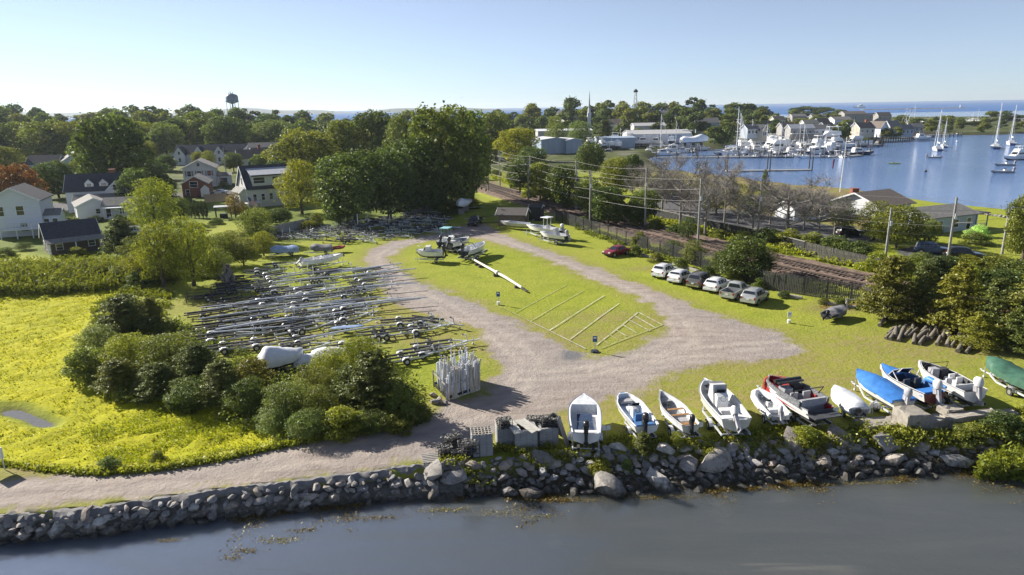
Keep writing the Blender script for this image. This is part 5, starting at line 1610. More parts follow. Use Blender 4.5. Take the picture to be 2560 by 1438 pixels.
# inflatable
b5, L = boat((1893, 984), (1950, 1040), 1.5, 0.55, 'small white inflatable dinghy with hard floor and white outboard', name='inflatable_dinghy', fd=0.9, floor=0.5, mats=(GREYL, GREYL, GREYL, GREYL, LINER), z=0.5)
tb = MB()
pts_ = [(0.0, -0.72, 0.55), (L * 0.5, -0.76, 0.58), (L * 0.78, -0.6, 0.66), (L * 0.95, -0.28, 0.72), (L * 0.99, 0, 0.74), (L * 0.95, 0.28, 0.72), (L * 0.78, 0.6, 0.66), (L * 0.5, 0.76, 0.58), (0.0, 0.72, 0.55)]
tb.path(pts_, [0.14, 0.24, 0.25, 0.25, 0.25, 0.25, 0.25, 0.24, 0.14], 10).build('tube', mat('white_hypalon', (0.70, 0.71, 0.72), 0.55, var=0.08), b5, 60)
console(b5, L * 0.45, 0.35, 0.55)
MB().box((L * 0.25, 0, 0.5), (0.4, 0.8, 0.25)).build('bench_seat', LINER, b5)
outboard(b5, 0, 0.7, WHSEAT, 0.8, 0.35)
under(b5, L, 2, label='small boat trailer under the white inflatable')
# deck boat
b6, L = boat((1925, 940), (2052, 1020), 2.5, 1.2, 'red, white and black deck boat with folded black top and grey seats', name='deck_boat', blunt=3.0, fd=0.985, floor=0.45, rim=0.1, mats=(BOTTOM, WHITE, GREYMESH, REDP, GREYL), z=ZB)
for s in (-1, 1):
    g_ = MB()
    secs = []
    for x, yw in ((L * 0.12, 1.22), (L * 0.5, 1.27), (L * 0.72, 1.1), (L * 0.86, 0.9)):
        secs.append([(x, s * yw, 0.93), (x, s * (yw + 0.015), 1.42), (x, s * (yw - 0.08), 1.42), (x, s * (yw - 0.1), 0.93)])
    g_.loft(secs).build('side_panel', GREYMESH, b6)
    nb = MB()
    secs = []
    for t_, k in ((0.84, 0.93), (0.92, 0.66), (0.97, 0.36), (1.0, 0.06)):
        yb = 1.25 * k + 0.015
        secs.append([(L * t_ + 0.02, s * yb * 0.86, 0.62), (L * t_ + 0.04, s * yb, 1.28), (L * t_, s * (yb - 0.08), 1.28), (L * t_ - 0.02, s * (yb * 0.86 - 0.08), 0.62)])
    nb.loft(secs).build('bow_panel', ORANGE, b6)
    MB().box((L * 0.78, s * 0.72, 0.85), (L * 0.24, 0.5, 0.55)).build('bow_seat', REDP, b6)
MB().box((L * 0.58, -0.5, 1.0), (0.6, 0.8, 0.95)).build('console', BLACK, b6)
MB().box((L * 0.56, 0.45, 1.0), (0.7, 0.7, 0.8)).build('console', GREYL, b6)
MB().path([(L * 0.64, -1.1, 1.75), (L * 0.64, 1.1, 1.75)], 0.14, 6).box((L * 0.62, 0, 1.72), (0.7, 2.1, 0.12)).build('folded_top', BLACK, b6)
for y in (-0.55, 0.5):
    seat(b6, L * 0.42, y, 0.62, GREYSEAT, 0.6)
MB().box((L * 0.2, 0, 0.85), (0.65, 2.0, 0.6)).box((L * 0.14, 0, 1.2), (0.2, 2.0, 0.5)).build('stern_bench', GREYSEAT, b6)
MB().path([(L * 0.3, -1.15, 1.35), (L * 0.22, -1.15, 2.0), (L * 0.22, 1.15, 2.0), (L * 0.3, 1.15, 1.35)], 0.035, 6).build('tow_arch', BLACK, b6)
MB().box((-0.4, 0, 0.72), (0.95, 2.2, 0.07)).build('swim_platform', DARKIN, b6)
under(b6, L, 1, label='tandem boat trailer under the deck boat')
b7, L = boat((2088, 966), (2150, 1022), 1.7, 0.6, 'dinghy under a fitted white cover with a porthole in the flap', name='covered_dinghy', z=0.5, mats=(GREYL, WHITE, WHITE, LINER, LINER))
cover_mesh(L, 1.7, 0.6, 0.45, None, 2, drop=0.38).build('cover', WHITET, b7, 55)
MB().tube((-0.12, 0.12, 0.42), (-0.04, 0.12, 0.42), 0.2, n=12).build('porthole', BLACK, b7)
under(b7, L, 2, label='small boat trailer under the white covered dinghy')
b8, L = boat((2145, 925), (2262, 998), 2.1, 1.05, 'cream boat under a bright blue tarp with grey outboard', z=ZB, mats=(CREAM, CREAM, WHITE, LINER, LINER))
cover_mesh(L, 2.1, 1.05, 0.35, None, 5, drop=0.22).build('tarp', BLUE, b8, 55)
outboard(b8, 0, 1.0, GREYSEAT, 1.1)
under(b8, L, 0, label='boat trailer under the blue tarped boat')
b9, L = boat((2204, 912), (2338, 980), 2.3, 1.15, 'white and blue runabout with a red brown stripe and white windscreen frames', z=ZB, fd=0.66, floor=0.42, mats=(REDB, WHITE, WHITE, BLSEAT, NAVY), blunt=1.9)
secs = []
for t_, k in ((0.665, 0.88), (0.78, 0.66), (0.9, 0.34), (0.99, 0.04)):
    s_ = 1.15 * (0.86 + 0.25 * t_ * t_)
    secs.append([(L * t_, 1.1 * k, s_ + 0.02), (L * t_, 0.45 * k, s_ + 0.10), (L * t_, -0.45 * k, s_ + 0.10), (L * t_, -1.1 * k, s_ + 0.02), (L * t_, 0, s_ - 0.05)])
MB().loft(secs).build('foredeck', BLUE, b9, 50)
for s in (-1, 1):
    wf = MB()
    for a_, c_ in (((L * 0.66, s * 1.0, 1.1), (L * 0.60, s * 0.9, 1.6)), ((L * 0.60, s * 0.9, 1.6), (L * 0.62, s * 0.06, 1.62)), ((L * 0.69, s * 0.06, 1.12), (L * 0.62, s * 0.06, 1.62)), ((L * 0.60, s * 0.9, 1.6), (L * 0.46, s * 1.02, 1.1))):
        wf.bar(a_, c_, 0.05, 0.05)
    wf.build('windscreen_frame', WHSEAT, b9)
    MB().add([(L * 0.655, s * 0.95, 1.14), (L * 0.605, s * 0.88, 1.56), (L * 0.622, s * 0.1, 1.58), (L * 0.685, s * 0.1, 1.15)], [(0, 1, 2, 3)]).build('windscreen', GLASS, b9)
    seat(b9, L * 0.44, s * 0.5, 0.5, DARKIN, 0.55)
MB().box((L * 0.1, 0, 0.85), (0.7, 1.9, 0.3)).build('engine_cover', BLUE, b9)
MB().path([(L * 0.36, -1.0, 1.2), (L * 0.30, -0.95, 1.3), (L * 0.2, -1.02, 1.25), (L * 0.02, -1.05, 1.2)], [0.16, 0.24, 0.2, 0.1], 8).build('rolled_tarp', BLUE, b9, 60)
outboard(b9, -0.05, 1.05, WHSEAT, 1.2, 0.25)
under(b9, L, 0, label='boat trailer under the white and blue runabout')
b10, L = boat((2300, 903), (2440, 975), 2.3, 1.15, 'white open runabout with dark cluttered interior and white seats', z=ZB, fd=0.9, floor=0.38, rim=0.11, mats=(WHITE, WHITE, WHITE, DARKIN, DARKIN), blunt=2.1)
for x, y in ((0.4, 0.45), (0.4, -0.45), (0.52, -0.4)):
    seat(b10, L * x, y, 0.44, WHSEAT, 0.5)
MB().box((L * 0.66, 0.35, 0.95), (0.5, 0.6, 0.85)).build('console', GREYSEAT, b10)
MB().box((L * 0.66, -0.45, 0.95), (0.5, 0.6, 0.75)).build('console', DARKIN, b10)
MB().path([(L * 0.72, -1.0, 1.2), (L * 0.68, -0.95, 1.75), (L * 0.68, 0.95, 1.75), (L * 0.72, 1.0, 1.2)], 0.025, 5).build('grab_arch', BLACK, b10)
MB().box((L * 0.15, 0, 0.9), (0.08, 2.0, 0.5)).build('splash_well', WHITE, b10)
MB().box((L * 0.28, -0.5, 0.6), (0.5, 0.5, 0.35)).box((L * 0.58, 0.2, 0.5), (0.4, 0.3, 0.25), rz=0.5).build('gear', GREYSEAT, b10)
outboard(b10, 0, 1.05, WHSEAT, 1.25, 0.2)
under(b10, L, 1, label='tandem boat trailer under the dark interior runabout')
b11, L = boat((2470, 895), (2600, 960), 2.2, 1.0, 'white boat under a dark green tarp at the frame edge', z=ZB)
cover_mesh(L, 2.2, 1.0, 0.6, None, 9, drop=0.45).build('tarp', GREENT, b11, 55)
under(b11, L, 0, label='boat trailer with long tongue under the green tarped boat')
# plates on stakes beside the boats
for p_ in protos:
    p_['drop'] = 1
for u, v, lb in [(1515, 1098, 'right of the navy panel skiff'), (1745, 1090, 'behind the rowing boat outboard'), (1853, 1083, 'behind the tilted white outboard'), (1960, 1072, 'behind the inflatable'), (2083, 1052, 'behind the deck boat platform'), (2180, 1040, 'behind the white covered dinghy'), (2268, 1030, 'behind the grey outboard'), (2376, 1010, 'behind the white and blue runabout')]:
    p = at(u, v)
    t = thing('slip_sign', 'pair of small white plates on a thin stake ' + lb, 'sign', p, R(8), 'slip signs along the waterfront row')
    MB().tube((0, 0, 0), (0, 0, 1.0), 0.025, n=6).build('stake', STEEL, t)
    for s in (-1, 1):
        MB().box((s * 0.165, -0.035, 0.86), (0.27, 0.03, 0.36)).build('plate', PLATE, t)

# ------------------------------------------------------------------ boats inside the yard
t, L = boat((855, 634), (750, 652), 2.1, 0.95, 'long white skiff on a trailer with a shadow on the grass', z=0.75, fd=0.8, mats=(WHITE, WHITE, WHITE, LINER, LINER))
seat(t, L * 0.35, 0, 0.4, GREYSEAT, 0.8)
console(t, L * 0.5, 0.36, 0.8)
MB().bar((L * 0.5, 0.2, 1.0), (L * 0.36, 0.3, 1.55), 0.08, 0.05).build('oar', PLATE, t)
outboard(t, 0, 0.85, GREYSEAT, 0.9, 0.9)
under(t, L, 0, label='boat trailer under the long white skiff')
for bow, st_, B, H, m_, lb, pk in [((676, 622), (742, 616), 2.1, 0.9, PALEB, 'boat under a pale blue tarp in the back trailer field', 0.55), ((776, 616), (830, 614), 2.2, 0.9, GREYT, 'boat under a dark grey cover in the back trailer field', 0.5)]:
    t, L = boat(bow, st_, B, H, lb, z=0.5, mats=(BOTTOM, GREYL, GREYL, LINER, LINER))
    cover_mesh(L, B, H, pk, None, 3, drop=0.6).build('tarp', m_, t, 55)
    under(t, L, 0, label='boat trailer under the ' + lb.split('under a ')[1].split(' in')[0] + ' boat')
t, L = boat((862, 614), (832, 618), 1.3, 0.5, 'dull red dinghy beside the grey covered boat', name='dinghy', z=0.45, mats=(mat('red_hull', (0.30, 0.045, 0.06), 0.5, var=0.2),) * 2 + (REDP, REDP, REDP))
MB().box((L * 0.5, 0, 0.3), (0.2, 1.1, 0.05)).build('thwart', WOOD, t)
t, L = boat((1042, 624), (1108, 626), 2.3, 1.15, 'white cabin skiff at the pole end of the grass island', z=0.7, fd=0.62, mats=(BOTTOM, WHITE, WHITE, LINER, LINER))
MB().prism([(-0.6, 0), (0.6, 0), (0.25, 0.6), (-0.5, 0.65)], -0.75, 0.75, 'y').build('cuddy', WHITE, t, loc=(L * 0.6, 0, 1.1))
MB().prism([(0.3, 0.1), (0.55, 0.1), (0.28, 0.52), (0.16, 0.52)], -0.77, 0.77, 'y').build('cuddy_window', GLASS, t, loc=(L * 0.6, 0, 1.1))
rail(t, [(L * 0.7, -0.7, 1.25), (L * 0.85, -0.5, 1.7), (L * 0.98, 0, 1.8), (L * 0.85, 0.5, 1.7), (L * 0.7, 0.7, 1.25)], name='bow_rail')
outboard(t, 0, 1.0, BLACK, 1.1, 0.2)
under(t, L, 0, label='boat trailer under the white cabin skiff')
t, L = boat((1172, 592), (1122, 606), 2.3, 1.15, 'white runabout with canvas and clutter in the middle of the boat cluster', z=0.7, fd=0.7, mats=(BOTTOM, WHITE, CREAM, LINER, GREYL))
MB().path([(L * 0.5, -1.0, 1.1), (L * 0.4, -0.9, 2.0), (L * 0.4, 0.9, 2.0), (L * 0.5, 1.0, 1.1)], 0.03, 5).box((L * 0.36, 0, 2.02), (1.0, 1.9, 0.10)).build('bimini', DARKIN, t)
MB().box((L * 0.25, 0.3, 0.85), (0.9, 0.8, 0.5)).box((L * 0.45, -0.4, 0.8), (0.5, 0.5, 0.6)).build('canvas_heap', CANVAS, t)
outboard(t, 0, 1.0, BLACK, 1.2, 0.5)
under(t, L, 1, label='tandem boat trailer under the cluttered runabout')
t, L = boat((1132, 588), (1102, 604), 2.0, 1.0, 'grey skiff with teal roof canvas at the back of the boat cluster', z=0.7, mats=(BOTTOM, GREYL, WHITE, LINER, LINER))
tt = MB().box((0, 0, 2.3), (1.9, 1.6, 0.10), top=0.92)
for x in (-0.6, 0.6):
    for y in (-0.6, 0.6):
        tt.bar((x, y, 0.2), (x * 0.9, y, 2.25), 0.04, 0.04)
tt.build('canvas_top', TEAL, t, loc=(L * 0.45, 0, 0.45))
console(t, L * 0.45, 0.4, 0.9)
outboard(t, 0, 0.95, BLACK, 1.2, 0.4)
under(t, L, 0, label='boat trailer under the teal topped skiff')
t, L = boat((1211, 604), (1158, 626), 2.3, 1.1, 'white open runabout with a black outboard, nearest the drive in the cluster', z=0.7, fd=0.9, mats=(BOTTOM, WHITE, WHITE, LINER, LINER))
seat(t, L * 0.4, 0.4, 0.5, WHSEAT)
seat(t, L * 0.4, -0.4, 0.5, WHSEAT)
MB().path([(L * 0.3, -1.0, 1.1), (L * 0.18, -1.0, 1.95), (L * 0.18, 1.0, 1.95), (L * 0.3, 1.0, 1.1)], 0.05, 6).build('tow_arch', BLACK, t)
outboard(t, 0, 1.0, BLACK, 1.3, 0.2)
under(t, L, 0, label='boat trailer under the runabout with the black outboard')
t, L = boat((1128, 612), (1152, 622), 1.3, 0.5, 'grey inflatable lying between the clustered boats', name='inflatable_dinghy', z=0.3, mats=(DARKIN, DARKIN, GREYL, GREYL, DARKIN))
MB().box((L * 0.5, 0, 0.35), (0.25, 1.0, 0.05)).build('thwart', GREYL, t)
t, L = boat((1318, 560), (1405, 574), 2.4, 1.1, 'white centre console boat with a hard top by the shed', z=0.8, fd=0.8, mats=(BOTTOM, WHITE, WHITE, LINER, LINER))
console(t, L * 0.42, 0.45, 1.1)
tt = MB().box((0, 0, 2.35), (1.7, 1.7, 0.09), top=0.95)
for x in (-0.45, 0.35):
    for y in (-0.5, 0.5):
        tt.bar((x, y, 0.3), (x, y, 2.3), 0.05, 0.05)
tt.build('hard_top', WHITE, t, loc=(L * 0.42, 0, 0.45))
outboard(t, 0, 1.05, WHSEAT, 1.2, 0.3)
under(t, L, 1, label='tandem boat trailer under the hard topped boat')
t, L = boat((1352, 578), (1418, 588), 2.2, 1.0, 'white open boat with a pale canvas helm in front of the hard topped one', z=0.8, fd=0.85, mats=(BOTTOM, WHITE, WHITE, LINER, LINER))
MB().prism([(-0.5, 0.0), (0.5, 0.0), (0.25, 1.3), (-0.15, 1.4)], -0.5, 0.5, 'y').build('helm_cover', CANVAS, t, loc=(L * 0.42, 0, 0.5))
outboard(t, 0, 0.95, GREYSEAT, 1.1, 0.5)
under(t, L, 0, label='boat trailer under the canvas helm boat')
t, L = boat((1252, 552), (1322, 558), 2.0, 0.9, 'white hull lying against the front of the shed', name='boat_hull', z=0.5, mats=(CREAM, CREAM, WHITE, LINER, LINER))
t, L = boat((1146, 510), (1168, 498), 2.4, 1.3, 'white wrapped boat standing high on blocks by the wood', z=1.2, mats=(BOTTOM, WHITE, WHITE, LINER, LINER))
cover_mesh(L, 2.4, 1.3, 0.9, None, 4, drop=0.5).build('shrinkwrap', WHITET, t, 55)
for k in (0.2, 0.7):
    tag(MB().box((0, 0, 0.6), (0.5, 1.2, 1.2)).build('timber_block', OLDWOOD, None, loc=t.location - Vector((0, 0, 1.2)) + Vector((math.cos(t.rotation_euler.z) * L * k, math.sin(t.rotation_euler.z) * L * k, 0)), rz=t.rotation_euler.z), 'stacked timber blocks under the white wrapped boat', 'timber block', 'blocks under the wrapped boat')
t, L = boat((755, 874), (650, 900), 2.2, 1.0, 'boat wrapped in white plastic with a tall peak behind the thicket', z=0.6, mats=(BOTTOM, WHITE, WHITE, LINER, LINER))
cover_mesh(L, 2.2, 1.0, 1.0, None, 7, drop=0.5).build('shrinkwrap', WHITET, t, 55)
under(t, L, 1, label='tandem boat trailer under the white wrapped boat')
for u, v, hd, lb in [(735, 925, 20, 'pale tarp covered dinghy glimpsed through the thicket'), (780, 905, 10, 'second pale tarp covered dinghy behind the locust sapling')]:
    p = at(u, v)
    t = thing('covered_dinghy', lb, 'boat', (p.x, p.y, p.z + 0.3), R(hd))
    MB().loft(hull_sections(3.4, 1.5, 0.6), mis=[0] * 9).build('hull', [CREAM], t, 40)
    cover_mesh(3.4, 1.5, 0.6, 0.4, None, 6, drop=0.4).build('tarp', WHITET, t, 55)
for u, v, hd, m_, lb in [(1136, 570, -35, mat('pale_board', (0.42, 0.56, 0.66), 0.4, var=0.1), 'pale blue paddle board lying on the shaded grass'), (1075, 538, 10, mat('green_board', (0.30, 0.48, 0.44), 0.4, var=0.1), 'pale green board lying on the dark stack by the wood'), (870, 835, 12, PALEB, 'two lobed pale blue plastic pontoon among the trailers')]:
    p = at(u, v)
    o = MB()
    secs = []
    for i in range(11):
        t_ = i / 10
        wq = 0.45 * math.sqrt(max(0.004, 1 - abs(2 * t_ - 1) ** 2.6))
        secs.append([((t_ - 0.5) * 3.4, wq * math.cos(a), 0.10 * math.sin(a) * (0.4 + wq)) for a in [k * math.pi / 4 for k in range(8)]])
    tag(o.loft(secs).build('paddle_board', m_, None, 50, (p.x, p.y, p.z + (0.75 if u != 1136 else 0.12)), R(hd)), lb, 'board')
# covered jet ski by the logs
t, L = boat((2110, 765), (2066, 785), 1.5, 0.7, 'dark grey covered small boat with a motor lying by the timber frame', z=0.3, mats=(DARKIN, DARKIN, DARKIN, DARKIN, DARKIN))
cover_mesh(L, 1.5, 0.7, 0.45, None, 8, drop=0.5, x0=L * 0.3).build('cover', GREYT, t, 55)
outboard(t, 0.05, 0.6, BLACK, 0.8, 1.0)
# ------------------------------------------------------------------ vehicles
def paint(name, col, metal=0.0):
    return mat(name, col, 0.28, metal, var=0.05, scale=1.5, coat=0.6)


CHROME = mat('chrome_trim', (0.5, 0.5, 0.52), 0.2, 0.9, var=0.1)
LAMPR = mat('tail_lamp', (0.30, 0.015, 0.015), 0.2, var=0.1)
LAMPW = mat('head_lamp', (0.70, 0.72, 0.75), 0.12, var=0.05)


def car(kind, m_, label, loc, hd, L=4.7, W=1.88, Hh=1.75, cat='car', name=None, trim=None):
    t = thing(name or ('pickup_truck' if kind == 'pickup' else 'parked_car'), label, cat, loc, hd, 'vehicles parked in the yard and streets')
    w2 = W / 2
    # x, underside, belt, roof, half width at belt, half width at roof
    if kind == 'suv':
        S = [(0.0, .48, .86, .88, .90, .86), (0.03, .38, .98, 1.0, .97, .90), (0.05, .34, 1.04, 1.35, .99, .80), (0.10, .30, 1.05, Hh - .06, 1.0, .76), (0.22, .30, 1.04, Hh, 1.0, .76), (0.45, .28, 1.02, Hh, 1.0, .76), (0.56, .28, 1.01, Hh - .08, 1.0, .75), (0.70, .28, 1.0, 1.06, 1.0, .84), (0.86, .30, .96, 1.0, .98, .80), (0.96, .34, .86, .90, .92, .72), (1.0, .46, .70, .73, .80, .62)]
        roofx, wx = (0.10, 0.56), (0.70, 0.57)
    elif kind == 'sedan':
        S = [(0.0, .45, .80, .82, .86, .80), (0.04, .34, .92, .95, .95, .84), (0.14, .30, .96, .99, .98, .80), (0.28, .28, .97, Hh - .06, 1.0, .70), (0.42, .28, .95, Hh, 1.0, .70), (0.54, .28, .94, Hh - .07, 1.0, .70), (0.72, .28, .92, .97, 1.0, .82), (0.88, .30, .84, .88, .96, .76), (0.97, .36, .72, .75, .88, .66), (1.0, .44, .62, .64, .78, .58)]
        roofx, wx = (0.28, 0.54), (0.72, 0.55)
    else:
        S = [(0.40, .34, 1.05, 1.10, .98, .86), (0.415, .32, 1.08, Hh - .10, .99, .76), (0.46, .32, 1.08, Hh, 1.0, .76), (0.60, .32, 1.06, Hh, 1.0, .76), (0.64, .32, 1.05, Hh - .05, 1.0, .76), (0.75, .32, 1.04, 1.10, 1.0, .86), (0.90, .34, 1.0, 1.05, .98, .82), (0.97, .38, .90, .94, .92, .74), (1.0, .48, .74, .77, .82, .64)]
        roofx, wx = (0.415, 0.62), (0.75, 0.645)
    secs = []
    for f, z0, zb, zr, wb, wr in S:
        x = f * L
        a, c = wb * w2, wr * w2
        secs.append([(x, a * .92, z0), (x, a, z0 + (zb - z0) * .35), (x, a * .985, zb), (x, c, zr - (zr - zb) * .10), (x, c * .82, zr), (x, -c * .82, zr), (x, -c, zr - (zr - zb) * .10), (x, -a * .985, zb), (x, -a, z0 + (zb - z0) * .35), (x, -a * .92, z0)])
    body = MB().loft(secs)
    if kind == 'pickup':
        for s in (-1, 1):
            body.box((L * 0.205, s * (w2 - .06), .78), (L * 0.39, .11, .62))
        body.box((L * 0.205, 0, .55), (L * 0.38, W - .2, .10)).box((0.045, 0, .80), (.08, W - .2, .56))
    body.build('body', m_, t, 34)
    if kind == 'pickup':
        MB().box((L * 0.205, 0, .612), (L * 0.36, W - .26, .02)).build('bed_liner', BLACK, t)

    def prof(f):
        fs = [q[0] for q in S]
        return [float(np.interp(f, fs, [q[i] for q in S])) for i in range(1, 6)]

    def side_pt(f, k, s, o=0.012):
        z0, zb, zr, wb, wr = prof(f)
        a, c = wb * w2 * .985, wr * w2
        zt = zr - (zr - zb) * .10
        return (f * L, s * (a + (c - a) * k + o), zb + (zt - zb) * k)
    r0, r1 = roofx
    cuts = [r0 + .035, r0 + (r1 - r0) * .34, r0 + (r1 - r0) * .67, r1 + .02] if kind == 'suv' else [r0 + .02, r0 + (r1 - r0) * .5, r1 + .03]
    for s in (-1, 1):
        for i in range(len(cuts) - 1):
            a, c = cuts[i] + .008, cuts[i + 1] - .008
            b_ = MB().add([side_pt(a, .12, s), side_pt(c + (.03 if i == len(cuts) - 2 else 0), .12, s), side_pt(c, .88, s), side_pt(a, .88, s)], [(0, 1, 2, 3)] if s < 0 else [(3, 2, 1, 0)])
            b_.build('side_window', GLASS, t)
        if kind != 'sedan':
            MB().tube((L * (r0 + .06), s * w2 * .60, Hh + .035), (L * (r1 - .02), s * w2 * .60, Hh + .035), .02, n=5).build('roof_rail', BLACK if s > 0 else BLACK, t)
        MB().box((L * (wx[0] - .04), s * (w2 + .10), 1.08), (.16, .18, .14), top=.8).build('wing_mirror', m_, t)
        MB().box((.045 if kind != 'pickup' else .02, s * w2 * .82, .92), (.10, .16, .26)).build('tail_light', LAMPR, t)
        MB().box((L - .10, s * w2 * .66, .74), (.16, .34, .14)).build('headlight', LAMPW, t)
        for fx in ((.19, .80) if kind != 'pickup' else (.20, .82)):
            y = s * (w2 - .10)
            MB().tube((fx * L, s * (w2 - .22), .40), (fx * L, s * (w2 + .008), .40), .44, n=16).build('wheel_arch', BLACK, t)
            wh = MB().tube((0, -.11, 0), (0, .11, 0), .35, n=16).build('wheel', RUBBER, t, 50, loc=(fx * L, y + s * .02, .35))
            MB().tube((0, s * .10, 0), (0, s * .122, 0), .22, n=10).build('rim', ALU, wh)

    def glass_across(f0, f1, name, lo=.12, hi=.9):
        z0, zb0, zr0, wb0, wr0 = prof(f0)
        z1, zb1, zr1, wb1, wr1 = prof(f1)
        x0, x1 = f0 * L, f1 * L
        d = .014 if x0 > x1 else -.014
        yb, yt = wr0 * w2 * .90, wr1 * w2 * .80
        MB().add([(x0 + d, -yb, zr0 + .02), (x0 + d, yb, zr0 + .02), (x1 + d, yt, zr1 + .012), (x1 + d, -yt, zr1 + .012)], [(0, 1, 2, 3)]).build(name, GLASS, t)
    glass_across(wx[0] - .012, wx[1] + .012, 'windscreen')
    if kind == 'suv':
        glass_across(.051, .094, 'rear_window')
    elif kind == 'sedan':
        glass_across(.155, .272, 'rear_window')
    else:
        glass_across(.402, .413, 'rear_window')
    MB().box((.0, 0, .52), (.12, W * .9, .20)).build('rear_bumper', trim or m_, t)
    MB().box((L - .02, 0, .50), (.12, W * .86, .20)).build('front_bumper', trim or BLACK, t)
    MB().box((-.012 if kind != 'pickup' else -.0, 0, .80), (.03, .32, .15)).build('number_plate', PLATE, t)
    return t


def parked(kind, u, v, hd, m_, label, side_off=0.8, frac=0.19, **kw):
    """the rear right wheel touches the ground at pixel (u, v)"""
    p = at(u, v)
    h = R(hd)
    L = kw.get('L', 4.7)
    c = Vector((math.cos(h), math.sin(h), 0))
    n = Vector((-c.y, c.x, 0))
    o = p - c * (frac * L) + n * side_off
    return car(kind, m_, label, (o.x, o.y, gz(o.x, o.y)), h, **kw)


PW, PS, PG = paint('white_paint', (0.76, 0.77, 0.78)), paint('silver_paint', (0.50, 0.51, 0.50), 0.35), paint('bronze_grey_paint', (0.17, 0.16, 0.15), 0.3)
parked('suv', 1664, 697, 50, PW, 'white tall wagon at the far end of the parked row')
parked('suv', 1705, 711, 50, PW, 'white crossover second from the far end of the parked row', Hh=1.65)
parked('suv', 1754, 723, 50, PG, 'dark bronze boxy wagon in the middle of the parked row', L=5.0, Hh=1.85, trim=CHROME)
parked('suv', 1797, 733, 50, PW, 'white crossover between the bronze wagon and the pickup', Hh=1.65)
parked('pickup', 1841, 751, 50, PS, 'silver pickup truck with an open bed in the parked row', L=5.3, Hh=1.78, cat='truck')
parked('suv', 1893, 764, 50, PS, 'silver sport wagon nearest the viewer in the parked row')
p = at(1541, 638)
h = R(217)
car('sedan', paint('dark_red_paint', (0.25, 0.02, 0.035), 0.3), 'dark red car parked alone by the chain link fence', (p.x - math.cos(h) * 2.25, p.y - math.sin(h) * 2.25, 0), h, L=4.5, Hh=1.5)
PB, PN = paint('blue_paint', (0.05, 0.09, 0.20), 0.3), paint('near_black_paint', (0.018, 0.02, 0.026), 0.2)
for k, u, v, hd, m_, lb, kw in [('pickup', 1188, 562, 258, PN, 'black pickup truck in the shade by the shed', dict(L=5.4, Hh=1.8)), ('pickup', 212, 594, 190, PB, 'dark blue pickup by the brown cottage', dict(L=5.4, Hh=1.85)), ('pickup', 243, 607, 200, PB, 'dark blue pickup nearer the junipers', dict(L=5.4, Hh=1.8)),
                                ('suv', 126, 533, 30, PN, 'black car with a white roof rack by the white garage', {}), ('sedan', 548, 486, 185, PW, 'white car behind the tan board fence', dict(Hh=1.45)), ('suv', 2330, 634, -28, PB, 'dark blue wagon by the waterside lawn', {}), ('suv', 2412, 648, -20, PN, 'black wagon half hidden by the lawn shrubs', {}), ('suv', 2122, 590, 10, PN, 'black car under the brown tree by the asphalt yard', {}), ('suv', 345, 588, 20, PS, 'silver car glimpsed between the junipers', {})]:
    p = at(u, v)
    h = R(hd)
    L_ = kw.get('L', 4.7)
    car(k, m_, lb, (p.x - math.cos(h) * L_ / 2, p.y - math.sin(h) * L_ / 2, p.z), h, cat='truck' if k == 'pickup' else 'car', **kw)

# ------------------------------------------------------------------ yard furniture
SIGNB = mat('sign_blue', (0.03, 0.10, 0.30), 0.5, var=0.1)
for u, v, v1, m_, bm_, lb in [(1487, 880, 840, SIGNB, BLACK, 'blue notice sign on a post with a black base at the stall corner'), (1246, 762, 730, SIGNB, PLATE, 'blue notice sign on a post in a white bucket on the grass island'), (1972, 808, 780, PLATE, PLATE, 'white notice sign on a post in a white bucket by the right of the drive')]:
    p = at(u, v)
    h = (v - v1) / ppm(p) / 0.95
    t = thing('notice_sign', lb, 'sign', p, R(-6))
    MB().tube((0, 0, 0.0), (0, 0, h - 0.3), 0.04, n=6).build('post', STEEL, t)
    MB().box((0, -0.06, h - 0.28), (0.42, 0.03, 0.58)).build('panel', m_, t)
    if m_ is SIGNB:
        MB().box((0, -0.082, h - 0.16), (0.26, 0.012, 0.14)).build('symbol_patch', PLATE, t)
    else:
        MB().box((0, -0.082, h - 0.22), (0.22, 0.012, 0.22)).build('symbol_patch', mat('pale_print', (0.45, 0.5, 0.6), 0.6), t)
    if bm_ is BLACK:
        MB().tube((0, 0, 0), (0, 0, 0.14), 0.42, 0.36, 12).build('base', bm_, t)
    else:
        MB().tube((0, 0, 0), (0, 0, 0.36), 0.16, 0.19, 12).build('bucket', bm_, t)
# long mast on blocks
A, B = at(1122, 622), at(1312, 730)
t = thing('mast_pole', 'long pale mast lying on timber blocks across the grass island', 'mast', (0, 0, 0))
zz = Vector((0, 0, 0.5))
MB().path([A + zz, A.lerp(B, .5) + zz, A.lerp(B, .80) + zz, B.lerp(A, .03) + zz * 0.7], [0.13, 0.17, 0.20, 0.17], 10).build('spar', CREAM, t, 50)
c = A.lerp(B, .70) + zz
d = (B - A).normalized()
MB().tube(c - d * 0.16, c + d * 0.16, 0.29, n=12).build('collar', PLATE, t)
MB().tube(c + d * 0.45, c + d * 0.6, 0.26, n=12).build('band', RUBBER, t)
MB().tube(B + zz * .6 - d * 0.4, B + zz * .45 + d * 0.7, 0.16, 0.05, 8).build('foot', BLACK, t)
for k in (0.12, 0.3, 0.45, 0.5, 0.69, 0.93):
    q = A.lerp(B, k)
    tag(MB().box((0, 0, .17), (.35, .9, .34)).build('support_block', mat('dark_timber', (0.06, 0.05, 0.042), 0.9, var=0.3), None, loc=(q.x, q.y, q.z), rz=math.atan2(d.y, d.x)), 'dark timber block under the lying mast', 'timber block', 'blocks under the mast')
